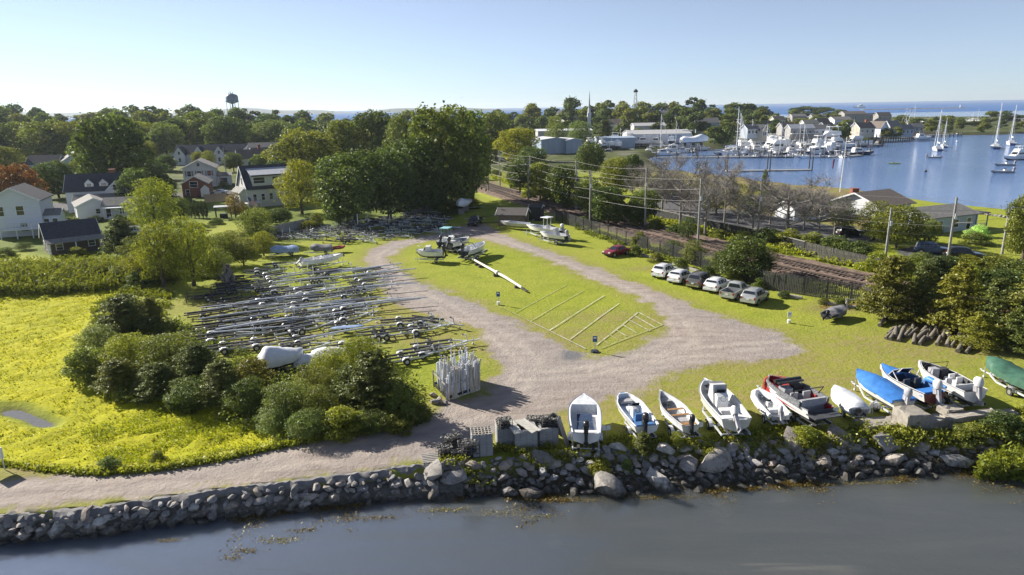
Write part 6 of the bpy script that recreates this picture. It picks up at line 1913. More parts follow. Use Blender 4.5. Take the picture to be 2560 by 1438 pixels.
# timber edge along the fence
for (u0, v0), (u1, v1) in [((1598, 637), (1655, 654)), ((1682, 662), (1745, 680)), ((1745, 681), (1800, 692)), ((1945, 738), (2005, 748)), ((2055, 760), (2110, 768)), ((2110, 769), (2175, 776)), ((2150, 772), (2180, 780))]:
    a, b_ = at(u0, v0), at(u1, v1)
    tag(MB().bar(a + Vector((0, 0, .16)), b_ + Vector((0, 0, .16)), .32, .30).build('timber_beam', OLDWOOD), 'long weathered timber lying along the fence edge of the lot', 'timber', 'timbers along the lot edge')
t = thing('sawhorse_frame', 'weathered timber trestle standing on beams by the cedar', 'trestle', at(2135, 772), R(-10))
for s in (0, 1):
    MB().bar((s * 1.7 - .85, -.4, 0), (s * 1.7 - .75, 0, 1.15), .12, .12).build('leg', OLDWOOD, t)
    MB().bar((s * 1.7 - .85, .4, 0), (s * 1.7 - .75, 0.02, 1.15), .12, .12).build('leg', OLDWOOD, t)
MB().bar((-.95, 0, 1.0), (1.05, 0, 1.0), .12, .16).build('crossbar', OLDWOOD, t)
# logs under the cedars
LOG = mat('split_log', (0.19, 0.17, 0.135), 0.95, var=0.3, scale=3, stretch=(1, 6, 6), bump=0.5, dirt=(0.07, 0.055, 0.04), dirt_at=0.5)
for i in range(30):
    u, v = 2200 + i * 7.5 + rt.uniform(-6, 6), 838 + i * 1.3 + rt.uniform(-22, 14)
    p = at(u, v)
    h = R(52 + rt.uniform(-9, 9))
    L_, r = rt.uniform(1.9, 3.1), rt.uniform(.14, .24)
    q = Vector((math.cos(h), math.sin(h), 0)) * L_
    tag(MB().path([p + Vector((0, 0, r)), p + q * .5 + Vector((rt.uniform(-.06, .06), 0, r + .1)), p + q + Vector((0, 0, r + .16))], [r, r * 1.05, r * .8], 8).build('log', LOG, None, 50), 'weathered log in the slanting heap under the cedars', 'log', 'logs heaped under the cedars')
# bundle of poles
GREYP = [mat('white_pole', (0.70, 0.74, 0.80), 0.6, var=0.15, scale=4, stretch=(6, 6, 1)), mat('grey_pole', (0.48, 0.51, 0.56), 0.8, var=0.25, scale=4, stretch=(6, 6, 1)), mat('tan_pole', (0.52, 0.48, 0.40), 0.9, var=0.25, scale=4, stretch=(6, 6, 1))]
a, b_, c_ = at(1118, 1003), at(1200, 975), at(1085, 968)
ax, ay = (b_ - a), (c_ - a)
pm = [MB().path([(0, 0, 0), (0.02, 0.01, 1.3), (0, 0, 2.6)], [.065 + .014 * k, .07, .05], 6).mesh('pole', GREYP[k % 3], 50) for k in range(6)]
t = thing('pole_crib', 'open black crib holding a bundle of upright pale poles by the drive', 'crib', a)
for q0, q1 in ((Vector(), ax), (Vector(), ay), (ax, ax + ay), (ay, ax + ay)):
    MB().bar(q0 + Vector((0, 0, .28)), q1 + Vector((0, 0, .28)), .08, .22).build('rail', BLACK, t)
    MB().bar(q0 + Vector((0, 0, 1.25)), q1 + Vector((0, 0, 1.25)), .06, .10).build('rail', OLDWOOD, t)
for q in (Vector(), ax, ay, ax + ay):
    MB().bar(q, q + Vector((0, 0, 1.5)), .1, .1).build('corner_post', OLDWOOD, t)
for i in range(190):
    s, r_ = rt.random(), rt.random()
    if i < 84:
        r_ = rt.uniform(0, .06)
    elif i < 112:
        s = rt.uniform(.95, 1)
    q = a + ax * s + ay * r_
    hh = rt.uniform(.72, 1.12) * (1.0 if r_ < .1 else 1.1)
    o = inst('pole', rt.choice(pm), None, (q.x, q.y, q.z + .02), (rt.gauss(0, .05), rt.gauss(0, .06), rt.uniform(0, 6)), (rt.uniform(.8, 1.5), rt.uniform(.8, 1.5), hh * .9))
    tag(o, 'pale upright pole standing in the crib bundle by the drive', 'pole', 'poles standing in the crib')
for u, v, r in [(1090, 1010, .5), (1098, 1002, .35), (1112, 1010, .3), (1082, 992, .4)]:
    p = at(u, v)
    tag(inst('rubble_block', ROCKS[3], None, p + Vector((0, 0, r * .4)), (0.3, .2, u), (r, r * .8, r * .8)), 'pale broken block at the foot of the pole crib', 'rubble', 'blocks at the pole crib')
PALEW = mat('bleached_board', (0.56, 0.54, 0.48), .9, var=.2, scale=3, stretch=(1, 7, 7), dirt=(0.36, 0.35, 0.27))
# cinder block bins on the bank
CIND = mat('cinder_block', (0.33, 0.335, 0.345), 0.95, var=0.2, scale=3, bump=0.5, dirt=(0.2, 0.2, 0.2))
CINDL = mat('cage_wire', (0.42, 0.39, 0.34), 0.9, var=0.3, scale=5)


def bin_at(u, v, w_, d_, h, label, grid=True, hd=8):
    p = at(u, v)
    t = thing('block_bin', label, 'bin', p, R(hd))
    n, rows = max(2, round(w_ / .42)), max(2, round(h / .22))
    me = MB().box((0, 0, 0), (w_ / n - .012, .19, h / rows - .012)).mesh('block', CIND)
    m2 = MB().box((0, 0, 0), (.19, d_ / max(2, round(d_ / .42)) - .012, h / rows - .012)).mesh('block', CIND)
    nd = max(2, round(d_ / .42))
    for k in range(rows):
        z = (k + .5) * h / rows
        for i in range(n):
            for y in (-d_ / 2, d_ / 2):
                inst('block', me, t, ((i + .5) * w_ / n - w_ / 2, y + rt.uniform(-.01, .01), z))
        for i in range(nd):
            for x in (-w_ / 2 + .08, w_ / 2 - .08):
                inst('block', m2, t, (x + rt.uniform(-.008, .008), ((i + .5) * d_ / nd - d_ / 2) * .82, z))
    MB().box((0, 0, h * .4), (w_ - .3, d_ - .3, h * .8)).build('fill', mat('dark_fill', (0.03, 0.028, 0.025), 0.95, var=.3), t)
    if grid:
        g = MB()
        for i in range(7):
            g.bar((-w_ / 2 + i * w_ / 6, -d_ / 2, h + .03), (-w_ / 2 + i * w_ / 6, d_ / 2, h + .03), .05, .05)
        for i in range(5):
            g.bar((-w_ / 2, -d_ / 2 + i * d_ / 4, h + .045), (w_ / 2, -d_ / 2 + i * d_ / 4, h + .045), .05, .05)
        g.build('lid_grid', CINDL, t)
    return t


bin_at(1205, 1130, 1.35, 1.1, 1.5, 'cinder block bin with an open grid lid, leftmost of the bins')
bin_at(1262, 1108, 1.15, 1.1, 1.5, 'cinder block bin with dark pots and a grid lid behind the first')
bin_at(1312, 1116, 1.5, 1.2, 1.45, 'cinder block bin under two slanting board lids', grid=False)
bin_at(1368, 1104, 1.3, 1.2, 1.3, 'cinder block bin inside the leaning board tent', grid=False)
for u0, v0, u1, v1, w_, lb in [(1272, 1052, 1296, 1082, .62, 'greenish board lid slanting over the block bins'), (1300, 1050, 1340, 1078, .8, 'pale wide board lid slanting over the block bins'), (1380, 1035, 1335, 1080, .6, 'long board leaning against the left of the board tent'), (1388, 1036, 1402, 1088, .6, 'board leaning on the right of the board tent'), (1396, 1045, 1418, 1110, .5, 'mossy board standing beside the first skiff')]:
    g0, g1 = at(u0, v0 + 40), at(u1, v1 + 22)
    a, b_ = onz(u0, v0, 1.7 if u0 < 1350 else 2.0), onz(u1, v1, 1.5 if u0 < 1350 else .25)
    t = thing('leaning_boards' if 'lid' not in lb else 'slanting_boards', lb, 'boards', (0, 0, 0))
    d = (b_ - a)
    sd = d.cross(Vector((0, 0, 1))).normalized()
    for k in range(3):
        o = sd * (k - 1) * w_ / 3 + Vector((0, 0, rt.uniform(-.02, .02)))
        MB().bar(a + o - d * rt.uniform(0, .06), b_ + o + d * rt.uniform(0, .08), w_ / 3 - .015, .045).build('plank', PALEW if 'lid' in lb else OLDWOOD, t)
POT = mat('pot_wire', (0.07, 0.072, 0.075), 0.8, var=0.4, scale=6)
POTL = mat('pot_shell', (0.30, 0.29, 0.26), 0.9, var=0.4, scale=8)


def pot(u, v, s, lb, hd=0, lift=0.0):
    p = onz(u, v, lift) if lift else at(u, v)
    t = thing('fishing_pot', lb, 'fishing pot', p, R(hd))
    f = MB()
    x, y, h = .45 * s, .32 * s, .6 * s
    for i in (-1, -.33, .33, 1):
        f.path([(x * i, -y, 0), (x * i, -y, h), (x * i, y, h), (x * i, y, 0), (x * i, -y, 0)], .02, 4, caps=False)
    for z in (0.02, h * .33, h * .66, h):
        for yy in (-y, y):
            f.bar((-x, yy, z), (x, yy, z), .028, .028)
    for yy in (-.5, 0, .5):
        f.bar((-x, y * yy, h), (x, y * yy, h), .028, .028)
    f.build('frame', POT, t)
    MB().box((0, 0, h * .35), (x * 1.6, y * 1.5, h * .6), top=.85).build('netting', mat('dark_fill', (0.03, 0.028, 0.025)), t)
    r = MB()
    for _ in range(14):
        vs_, fs_ = rk.choice(small)
        q, sc_ = Vector((rt.uniform(-x, x) * .9, rt.uniform(-y, y) * .9, h + .03)), .07 * s
        r.add([v_ * sc_ + q for v_ in vs_], fs_)
    r.build('shells', POTL, t)['kind'] = 'stuff'


for u, v, s, lb, hd, li in [(1112, 1140, 1.1, 'shell topped fishing pot standing lowest by the pallet', 20, 0), (1124, 1118, 1.2, 'large dark fishing pot behind the lowest one', -15, 0), (1138, 1108, 1.0, 'dark fishing pot leaning on the pile', 30, .35), (1143, 1144, .8, 'small fishing pot between the big ones', 5, 0), (1172, 1138, 1.5, 'tall mossy fishing pot stack beside the block bins', 10, 0), (1176, 1128, 1.1, 'pale framed fishing pot on top of the mossy stack', -10, .95), (1262, 1068, 1.0, 'dark fishing pot lying on the second bin', 15, 1.55), (1335, 1066, 1.1, 'dark fishing pot behind the board lids', -8, .9), (1366, 1060, .9, 'fishing pot with pale shells inside the board tent', 12, 1.35), (1384, 1064, .9, 'second shell filled pot inside the board tent', -20, 1.3)]:
    pot(u, v, s, lb, hd, li)
t = thing('wooden_pallet', 'flat weathered pallet on the grass at the causeway end', 'pallet', at(1078, 1148), R(12))
for k in range(6):
    MB().box((0, -.55 + k * .22, .13), (1.2, .13, .025)).build('slat', OLDWOOD, t)
for x in (-.5, 0, .5):
    MB().box((x, 0, .06), (.1, 1.2, .11)).build('bearer', OLDWOOD, t)
# concrete ruins
CONC = mat('old_concrete', (0.36, 0.33, 0.28), 0.95, var=0.2, scale=1.6, bump=0.6, bscale=5, dirt=(0.19, 0.17, 0.14), dirt_at=0.48)
for u, v, sx, sy, sz, hd, tl, lb in [(2195, 1072, 3.2, 1.3, .6, 12, .02, 'low broken concrete slab at the left end of the ruins'), (2272, 1072, 1.75, 1.5, 1.5, 12, .05, 'big square concrete block standing above the bank'), (2325, 1068, 2.0, 1.1, .7, 14, -.04, 'cracked concrete ledge right of the square block'), (2425, 1060, 4.2, .8, .85, 14, .0, 'long low concrete wall overgrown with weeds'), (2240, 1052, .9, .5, .7, 30, .1, 'tilted concrete chunk behind the square block'), (2372, 1048, 1.4, 1.0, 1.0, 10, .03, 'flat topped concrete pier behind the long wall'), (2500, 1048, 2.4, .8, .6, 12, .04, 'far end chunk of the concrete wall')]:
    p = at(u, v)
    bm = bmesh.new()
    bmesh.ops.create_cube(bm, size=1)
    bmesh.ops.bevel(bm, geom=bm.edges[:], offset=.035, segments=1, affect='EDGES')
    bmesh.ops.subdivide_edges(bm, edges=bm.edges[:], cuts=2, use_grid_fill=True)
    for q in bm.verts:
        q.co = (q.co.x * sx + rt.gauss(0, .03), q.co.y * sy + rt.gauss(0, .03), q.co.z * sz + rt.gauss(0, .03))
    me = bpy.data.meshes.new('concrete_block')
    bm.to_mesh(me)
    bm.free()
    me.materials.append(CONC)
    tag(inst('concrete_block', me, None, (p.x, p.y, p.z + sz * .42), (tl, tl, R(hd))), lb, 'concrete block')
# stump, rack, white poles in the trailer field
t = thing('driftwood_stump', 'pale splintered driftwood stump at the corner of the trailer field', 'stump', at(570, 712), 0)
s_ = MB()
for i in range(26):
    an, L_ = rt.uniform(0, 6.28), rt.uniform(.5, 2.2)
    q = Vector((math.cos(an) * rt.uniform(.1, 1.0), math.sin(an) * rt.uniform(.1, .8), 0))
    s_.path([q, q + Vector((rt.gauss(0, .2), rt.gauss(0, .2), L_ * .6)), q + Vector((rt.gauss(0, .5), rt.gauss(0, .4), L_ * 1.4))], [.16, .11, .03], 5)
s_.build('trunk', DEADWOOD, t, 50)
MB().path([(.2, 0, 0), (.2, .05, 1.6), (.25, 0, 2.8)], [.32, .26, .2], 8).build('stem', BARK, t, 50)
for u, v, lb in [(500, 752, 'dark slatted steel rack leaning at the thicket side of the trailers'), (560, 735, 'long dark steel rack beside the driftwood stump')]:
    t = thing('steel_rack', lb, 'rack', at(u, v), R(20))
    for s in (-1, 1):
        MB().box((0, s * .8, .5), (3.0, .08, .08)).box((0, s * .8, 1.2), (3.0, .06, .06)).build('side_rail', BLKF, t)
    for k in range(7):
        MB().box((-1.4 + k * .47, 0, .55), (.07, 1.6, .05)).build('slat', BLKF, t)
    for x in (-1.4, 1.4):
        for s in (-1, 1):
            MB().box((x, s * .8, .6), (.07, .07, 1.2)).build('leg', BLKF, t)
for i, (u, v) in enumerate([(595, 655), (613, 648), (840, 562), (865, 556), (895, 568), (921, 564), (975, 556)]):
    p = at(u, v)
    tag(MB().tube((0, 0, 0), (0, 0, 2.6), .09, n=8).build('marker_post', PLATE, None, loc=p), 'white upright marker pipe among the back trailers', 'post', 'white pipes in the trailer fields')
# junk by the shed and wood edge
rj = random.Random(9)
for i in range(26):
    u, v = rj.choice([(rj.uniform(960, 1100), rj.uniform(525, 560)), (rj.uniform(1150, 1250), rj.uniform(505, 560)), (rj.uniform(1330, 1440), rj.uniform(545, 560))])
    p = at(u, v)
    L_ = rj.uniform(2, 6)
    an = R(rj.uniform(-15, 35))
    tag(MB().bar((0, 0, .15), (L_, 0, rj.uniform(.2, .7)), rj.uniform(.1, .3), .08).build('plank', rj.choice([OLDWOOD, STEEL, BLKF]), None, loc=p, rz=an), 'loose plank lying in the clutter at the edge of the wood', 'plank', 'planks in the clutter by the wood')

# ------------------------------------------------------------------ fences
DKF = mat('fence_black', (0.022, 0.024, 0.026), 0.6, var=0.3, scale=4)
SLAT = mat('grey_fence_slat', (0.105, 0.10, 0.092), 0.9, var=0.3, scale=3, stretch=(5, 5, 1))
TAN = mat('tan_fence_board', (0.34, 0.27, 0.205), 0.9, var=0.2, scale=3, stretch=(5, 5, 1))
PALEF = mat('pale_fence_board', (0.30, 0.30, 0.31), 0.9, var=0.2, scale=3, stretch=(5, 5, 1))


def run(pix):
    W = [at(u, v) for u, v in pix]
    out = []
    for a, b_ in zip(W[:-1], W[1:]):
        out.append((a, b_))
    return W, sum((b_ - a).length for a, b_ in out)


def along(W, s):
    for a, b_ in zip(W[:-1], W[1:]):
        l = (b_ - a).length
        if s <= l:
            return a.lerp(b_, s / l), math.atan2(b_.y - a.y, b_.x - a.x)
        s -= l
    return W[-1], math.atan2(W[-1].y - W[-2].y, W[-1].x - W[-2].x)


def board_fence(pix, h, m_, label, bw=.14, gap=.012, post=2.4, pm_=None, name='board_fence', rails=True, part='picket', cap=False):
    W, T = run(pix)
    o0 = W[0]
    t = thing(name, label, 'fence', o0)
    n = int(T / (bw + gap))
    if n > 300:
        bw = T / 300 - gap
        n = 300
    me = MB().box((0, 0, h / 2), (bw, .022, h)).mesh(part, m_)
    for i in range(n):
        p, an = along(W, (i + .5) * (bw + gap))
        inst(part, me, t, p - o0 + Vector((0, 0, rt.uniform(-.03, .03))), (rt.gauss(0, .01), 0, an + rt.gauss(0, .01)), (1, 1, rt.uniform(.975, 1.02)))
    mp = MB().box((0, 0, h / 2 + .05), (.11, .11, h + .1)).mesh('post', pm_ or m_)
    k = max(2, int(T / post))
    for i in range(k + 1):
        p, an = along(W, i * T / k)
        n_ = Vector((-math.sin(an), math.cos(an), 0))
        inst('post', mp, t, p - o0 + n_ * .075, (0, 0, an))
    if rails:
        for z in (.3, h - .35):
            r_ = MB()
            for a, b_ in zip(W[:-1], W[1:]):
                n_ = Vector((-(b_ - a).y, (b_ - a).x, 0)).normalized() * .035
                r_.bar(a - o0 + n_ + Vector((0, 0, z)), b_ - o0 + n_ + Vector((0, 0, z)), .045, .09)
            r_.build('rail', m_, t)
    if cap:
        r_ = MB()
        for a, b_ in zip(W[:-1], W[1:]):
            r_.bar(a - o0 + Vector((0, 0, h + .05)), b_ - o0 + Vector((0, 0, h + .05)), .25, .07)
        r_.build('cap_rail', OLDWOOD, t)
    return t


board_fence([(1905, 722), (2000, 738), (2150, 760), (2300, 800), (2480, 850)], 2.3, SLAT, 'dark grey picket fence behind the parked cars and cedars', bw=.11, gap=.085, pm_=DKF, name='picket_fence')
board_fence([(2012, 637), (2100, 660), (2200, 684)], 2.0, SLAT, 'dark picket fence on the far side of the railway', bw=.11, gap=.09, pm_=DKF, name='picket_fence')
board_fence([(1268, 448), (1330, 470), (1415, 500), (1520, 522), (1611, 541), (1751, 573), (1885, 602), (2010, 636)], 1.9, DKF, 'long dark board fence with a pale cap rail beyond the railway', bw=.3, gap=.02, post=3.0, cap=True)
board_fence([(512, 506), (566, 503)], 2.0, TAN, 'tan board fence beside the solar roof house')
board_fence([(662, 600), (700, 588), (740, 577), (786, 568)], 1.9, PALEF, 'grey board fence along the back trailer field')
board_fence([(1010, 542), (1050, 532), (1092, 524)], 2.3, PALEF, 'grey board fence in the shade of the wood', bw=.3)
t = thing('rail_fence', 'open rail fence panel at the end of the shaded board fence', 'fence', at(1096, 524), math.atan2((at(1122, 520) - at(1096, 524)).y, (at(1122, 520) - at(1096, 524)).x))
for z in (.5, 1.1, 1.7):
    MB().box((2.3, 0, z), (4.6, .05, .28)).build('rail', PALEF, t)
for x in (0, 2.3, 4.6):
    MB().box((x, .08, .95), (.12, .1, 1.9)).build('post', PALEF, t)
# chain link along the lot
pix = [(1390, 552), (1440, 570), (1500, 590), (1590, 622), (1680, 648), (1760, 672), (1850, 700), (1905, 720)]
W, T = run(pix)
t = thing('chain_link_fence', 'black chain link fence between the lot and the railway', 'fence', W[0])
nb = int(T / 3.0)
for i in range(nb + 1):
    p, an = along(W, i * T / nb)
    MB().tube((0, 0, 0), (0, 0, 2.3), .075, n=6).build('post', DKF, t, loc=p - W[0])
    if i < nb:
        q, _ = along(W, (i + 1) * T / nb)
        L_ = (q - p).length
        m_ = MB()
        m_.bar((0, 0, 2.2), (L_, 0, 2.2), .05, .05)
        k = 0.0
        while k < L_ + 2.1:
            for sg in (0, 1):
                x0_, z0_, x1_, z1_ = k, .05, k - 2.1, 2.15
                if x1_ < 0:
                    z1_ = z0_ + (x0_ / 2.1) * 2.1
                    x1_ = 0
                if x0_ > L_:
                    z0_ = .05 + (x0_ - L_)
                    x0_ = L_
                if z1_ > z0_:
                    a_, b2 = (x0_, z0_), (x1_, z1_)
                    if sg:
                        a_, b2 = (L_ - x0_, z0_), (L_ - x1_, z1_)
                    dx, dz = (b2[0] - a_[0]), (b2[1] - a_[1])
                    ll = math.hypot(dx, dz) or 1
                    ox, oz = -dz / ll * .022, dx / ll * .022
                    m_.add([(a_[0] + ox, 0, a_[1] + oz), (a_[0] - ox, 0, a_[1] - oz), (b2[0] - ox, 0, b2[1] - oz), (b2[0] + ox, 0, b2[1] + oz)], [(0, 1, 2, 3)])
            k += .17
        m_.build('mesh_panel', DKF, t, loc=p - W[0], rz=math.atan2((q - p).y, (q - p).x))
p = at(1527, 597)
tag(MB().box((0, 0, 1.4), (.32, .03, .42)).build('fence_notice', PLATE, None, loc=p + Vector((0, -.1, 0)), rz=R(-40)), 'small white notice hanging on the chain link fence', 'sign')

# ------------------------------------------------------------------ railway
RAILM = mat('rail_steel', (0.13, 0.10, 0.085), 0.5, 0.5, var=0.2, scale=4)
TIE = mat('tie_timber', (0.12, 0.09, 0.075), 0.95, var=0.3, scale=4)
for pix, lb in [([(1170, 452), (1230, 474), (1300, 498), (1400, 528), (1560, 574), (1760, 628), (1960, 674), (2180, 722), (2420, 780)], 'nearer railway track running past the lot'), ([(1180, 447), (1240, 467), (1310, 488), (1420, 520), (1570, 560), (1760, 608), (1960, 654), (2180, 700), (2420, 755)], 'farther railway track along the long board fence')]:
    W, T = run(pix)
    t = thing('railway_track', lb, 'railway track', W[0])
    for s in (-1, 1):
        r_ = MB()
        for i in range(40):
            p, an = along(W, i * T / 40)
            q, _ = along(W, (i + 1) * T / 40)
            n_ = Vector((-math.sin(an), math.cos(an), 0)) * .72 * s
            zz_ = Vector((0, 0, .22))
            r_.bar(p - W[0] + n_ + zz_, q - W[0] + n_ + zz_, .08, .16)
        r_.build('rail', RAILM, t)
    me = MB().box((0, 0, .06), (.24, 2.6, .16)).mesh('tie', TIE)
    n = min(298, int(T / .62))
    for i in range(n):
        p, an = along(W, i * T / n)
        inst('tie', me, t, p - W[0] + Vector((0, 0, rt.uniform(-.07, -.03))), (0, 0, an + rt.gauss(0, .015)))
# catenary poles and wires
POLE = mat('grey_pole_wood', (0.30, 0.29, 0.275), 0.85, var=0.2, scale=4, stretch=(5, 5, 1), dirt=(0.2, 0.19, 0.18))
WIRE = mat('wire', (0.30, 0.29, 0.28), 0.5, 0.3, var=0.1)
near = [(1221, 478, 385), (1321, 506, 400), (1475, 563, 430), (1744, 621, 450), (2212, 657, 521), (2505, 636, 516)]
farp = [(1250, 464, 378), (1326, 491, 392), (1440, 524, 405), (1612, 566, 423), (1894, 594, 462), (2368, 658, 496)]
tops = []
for row, lst in (('nearer', near), ('farther', farp)):
    tr = []
    for i, (u, v, vt) in enumerate(lst):
        p = at(u, v)
        h = (v - vt) / ppm(p) / .985
        t = thing('utility_pole', ['slim', 'plain', 'tall', 'tallest', 'thick', 'last'][i] + ' grey line pole in the ' + row + ' row along the railway', 'utility pole', p, 0, 'line poles along the railway')
        MB().tube((0, 0, -.2), (0, 0, h), .19, .14, 8).build('shaft', POLE, t, 60)
        an = R(-35)
        MB().bar((math.sin(-an) * -.9, -.9 * math.cos(an), h - .9), (math.sin(-an) * .9, .9 * math.cos(an), h - .9), .08, .08).bar((0, 0, h * .62), (math.sin(-an) * 2.4, 2.4 * math.cos(an) * (1 if row == 'nearer' else -1), h * .66), .07, .07).build('crossarm', POLE, t)
        MB().box((.12, -.12, h * .72), (.3, .3, .7)).build('bracket', STEEL, t)
        tr.append((p, h))
    tops.append(tr)


def wire(a, b_, sag, lb):
    pts_ = []
    for i in range(13):
        t_ = i / 12
        q = a.lerp(b_, t_)
        pts_.append((q.x, q.y, q.z - sag * 4 * t_ * (1 - t_)))
    return tag(MB().path(pts_, .018, 4, caps=False).build('overhead_wire', WIRE), lb, 'wire', 'wires along the railway')


for tr, lst, row in ((tops[0], (0, 1, 2, 3, 4, 5), 'nearer'), (tops[1], (0, 1, 2, 3, 4, 5), 'farther')):
    for i, j in zip(lst[:-1], lst[1:]):
        (p, h), (q, g) = tr[i], tr[j]
        for z, sg, wn in ((.1, .5, 'top'), (1.6, .7, 'second'), (3.4, .6, 'lower'), (5.2, .4, 'lowest')) if row == 'nearer' else ((.2, .5, 'top'), (2.2, .6, 'second'), (4.0, .5, 'lower')):
            wire(p + Vector((0, 0, h - z)), q + Vector((0, 0, g - z)), sg, wn + ' line wire hung between the ' + row + ' poles of the railway')
for tr in tops:
    (p, h) = tr[-1]
    d = (tr[-1][0] - tr[-2][0]) * .6
    wire(p + Vector((0, 0, h - .3)), p + d + Vector((0, 0, h - .3)), .5, 'line wire leaving the frame past the last pole')

t = thing('notice_board', 'white framed notice board at the frame edge of the causeway', 'sign', at(-6, 1182), R(70))
for x in (-.45, .45):
    MB().tube((x, 0, 0), (x, 0, 1.5), .04, n=6).build('post', STEEL, t)
MB().box((0, 0, 1.15), (1.1, .05, .75)).build('panel', PLATE, t)
# ------------------------------------------------------------------ houses
WALLW = mat('white_siding', (0.66, 0.68, 0.72), 0.7, var=0.06, scale=2, stretch=(0.3, 0.3, 6), bump=0.25, bscale=5)
WALLC = mat('cream_siding', (0.56, 0.56, 0.52), 0.75, var=0.08, scale=2, stretch=(0.3, 0.3, 6), bump=0.25, bscale=5)
WALLG = mat('grey_siding', (0.40, 0.44, 0.48), 0.75, var=0.1, scale=2, stretch=(0.3, 0.3, 6), bump=0.25, bscale=5)
WALLS = mat('silver_shingle', (0.30, 0.29, 0.275), 0.9, var=0.2, scale=3, bump=0.3)
WALLT = mat('tan_siding', (0.50, 0.44, 0.33), 0.8, var=0.1, scale=2)
WALLB = mat('brown_cedar', (0.095, 0.075, 0.06), 0.9, var=0.2, scale=3, stretch=(0.3, 0.3, 6), bump=0.3)
BRICK = mat('red_brick', (0.22, 0.085, 0.055), 0.9, var=0.25, scale=6, bump=0.3)
ROOFD = mat('dark_shingle', (0.045, 0.05, 0.065), 0.9, var=0.25, scale=2.5, bump=0.3)
ROOFG = mat('grey_shingle', (0.20, 0.195, 0.185), 0.9, var=0.2, scale=2.5, bump=0.3, dirt=(0.12, 0.115, 0.105))
ROOFB = mat('brown_shingle', (0.15, 0.125, 0.105), 0.9, var=0.2, scale=2.5, bump=0.3)
ROOFP = mat('pale_membrane', (0.40, 0.42, 0.46), 0.7, var=0.1, scale=1.5)
ROOFW = mat('white_metal_roof', (0.68, 0.69, 0.70), 0.5, var=0.08, scale=1.5)
TEALR = mat('teal_metal_roof', (0.05, 0.17, 0.23), 0.5, var=0.1)
TRIM = mat('white_trim', (0.74, 0.75, 0.77), 0.6, var=0.04)
STEELB = mat('blue_grey_cladding', (0.30, 0.38, 0.48), 0.6, var=0.1, scale=1.5, stretch=(6, 6, .3))
STEELG = mat('pale_cladding', (0.46, 0.46, 0.46), 0.6, var=0.12, scale=1.5, stretch=(6, 6, .3))


def frame_of(A, hd, w_, d_, dz=0.0):
    """local x along heading hd from the near corner A (pixel), y away to its left"""
    p = at(*A)
    h = R(hd)
    x, y = Vector((math.cos(h), math.sin(h), 0)), Vector((-math.sin(h), math.cos(h), 0))
    c = p + x * w_ / 2 + y * d_ / 2
    return Vector((c.x, c.y, p.z + dz)), h


def gable_walls(t, w_, d_, eave, rise, m_, ridge, z0=-0.6, name='wall'):
    b = MB()
    x, y = w_ / 2, d_ / 2
    if ridge == 'x':
        prof = [(-y, z0), (y, z0), (y, eave), (0, eave + rise), (-y, eave)]
        b.prism(prof, -x, x, 'x')
    else:
        prof = [(-x, z0), (x, z0), (x, eave), (0, eave + rise), (-x, eave)]
        b.prism(prof, -y, y, 'y')
    return b.build(name, m_, t)


def gable_roof(t, w_, d_, eave, rise, m_, ridge, over=.35, th=.16, trim=True, hip=0.0, c=(0, 0)):
    half, lng = (d_ / 2, w_ / 2) if ridge == 'x' else (w_ / 2, d_ / 2)
    k = rise / half
    b = MB()
    ho, lo = half + over, lng + over
    zz = eave - over * k + .05
    P = (lambda l, s, z: (l + c[0], s + c[1], z)) if ridge == 'x' else (lambda l, s, z: (s + c[0], l + c[1], z))
    top = eave + rise + .05
    lt = lo - hip
    for s in (-1, 1):
        lo4 = [P(-lo, s * ho, zz), P(lo, s * ho, zz), P(lt, 0, top), P(-lt, 0, top)]
        up4 = [(a, b_, z + th) for a, b_, z in lo4]
        b.add(lo4 + up4, [(3, 2, 1, 0), (4, 5, 6, 7), (0, 1, 5, 4), (2, 3, 7, 6), (1, 2, 6, 5), (3, 0, 4, 7)])
    if hip:
        for e in (-1, 1):
            q = [P(e * lo, -ho, zz), P(e * lo, ho, zz), P(e * lt, 0, top)]
            up = [(a, b_, z + th) for a, b_, z in q]
            b.add(q + up, [(0, 1, 2), (5, 4, 3), (0, 1, 4, 3), (1, 2, 5, 4), (2, 0, 3, 5)])
    o = b.build('roof', m_, t)
    if trim and not hip:
        for e in (-1, 1):
            f = MB()
            for s in (-1, 1):
                f.bar(P(e * (lo + .03), s * ho, zz + .02), P(e * (lo + .03), 0, top + .02), .06, .26)
            f.build('barge_board', TRIM, t)
    return o


def window(t, face, a, z, ww, hh, w_, d_, frame=TRIM, name='window', mull=True, c=(0, 0)):
    """face f/b/l/r of a w x d box; a = offset along the face, z = sill height"""
    o = .04
    if face == 'f':
        pos, rz = (a, -d_ / 2 - o, z + hh / 2), 0
    elif face == 'b':
        pos, rz = (a, d_ / 2 + o, z + hh / 2), math.pi
    elif face == 'l':
        pos, rz = (-w_ / 2 - o, a, z + hh / 2), -math.pi / 2
    else:
        pos, rz = (w_ / 2 + o, a, z + hh / 2), math.pi / 2
    f = MB()
    for s in (-1, 1):
        f.box((s * (ww / 2 + .04), 0, 0), (.10, .09, hh + .2)).box((0, 0, s * (hh / 2 + .04)), (ww, .09, .10))
    if mull:
        f.box((0, -.01, 0), (ww, .05, .06))
    o_ = f.build(name, frame, t, loc=(pos[0] + c[0], pos[1] + c[1], pos[2]), rz=rz)
    MB().box((0, 0, 0), (ww, .03, hh)).build('pane', GLASS, o_)
    return o_


def chimney(roof, x, y, z0, z1, s=.8, m_=BRICK):
    MB().box((x, y, (z0 + z1) / 2), (s, s, z1 - z0)).box((x, y, z1 + .04), (s + .14, s + .14, .12)).build('chimney', m_, roof)


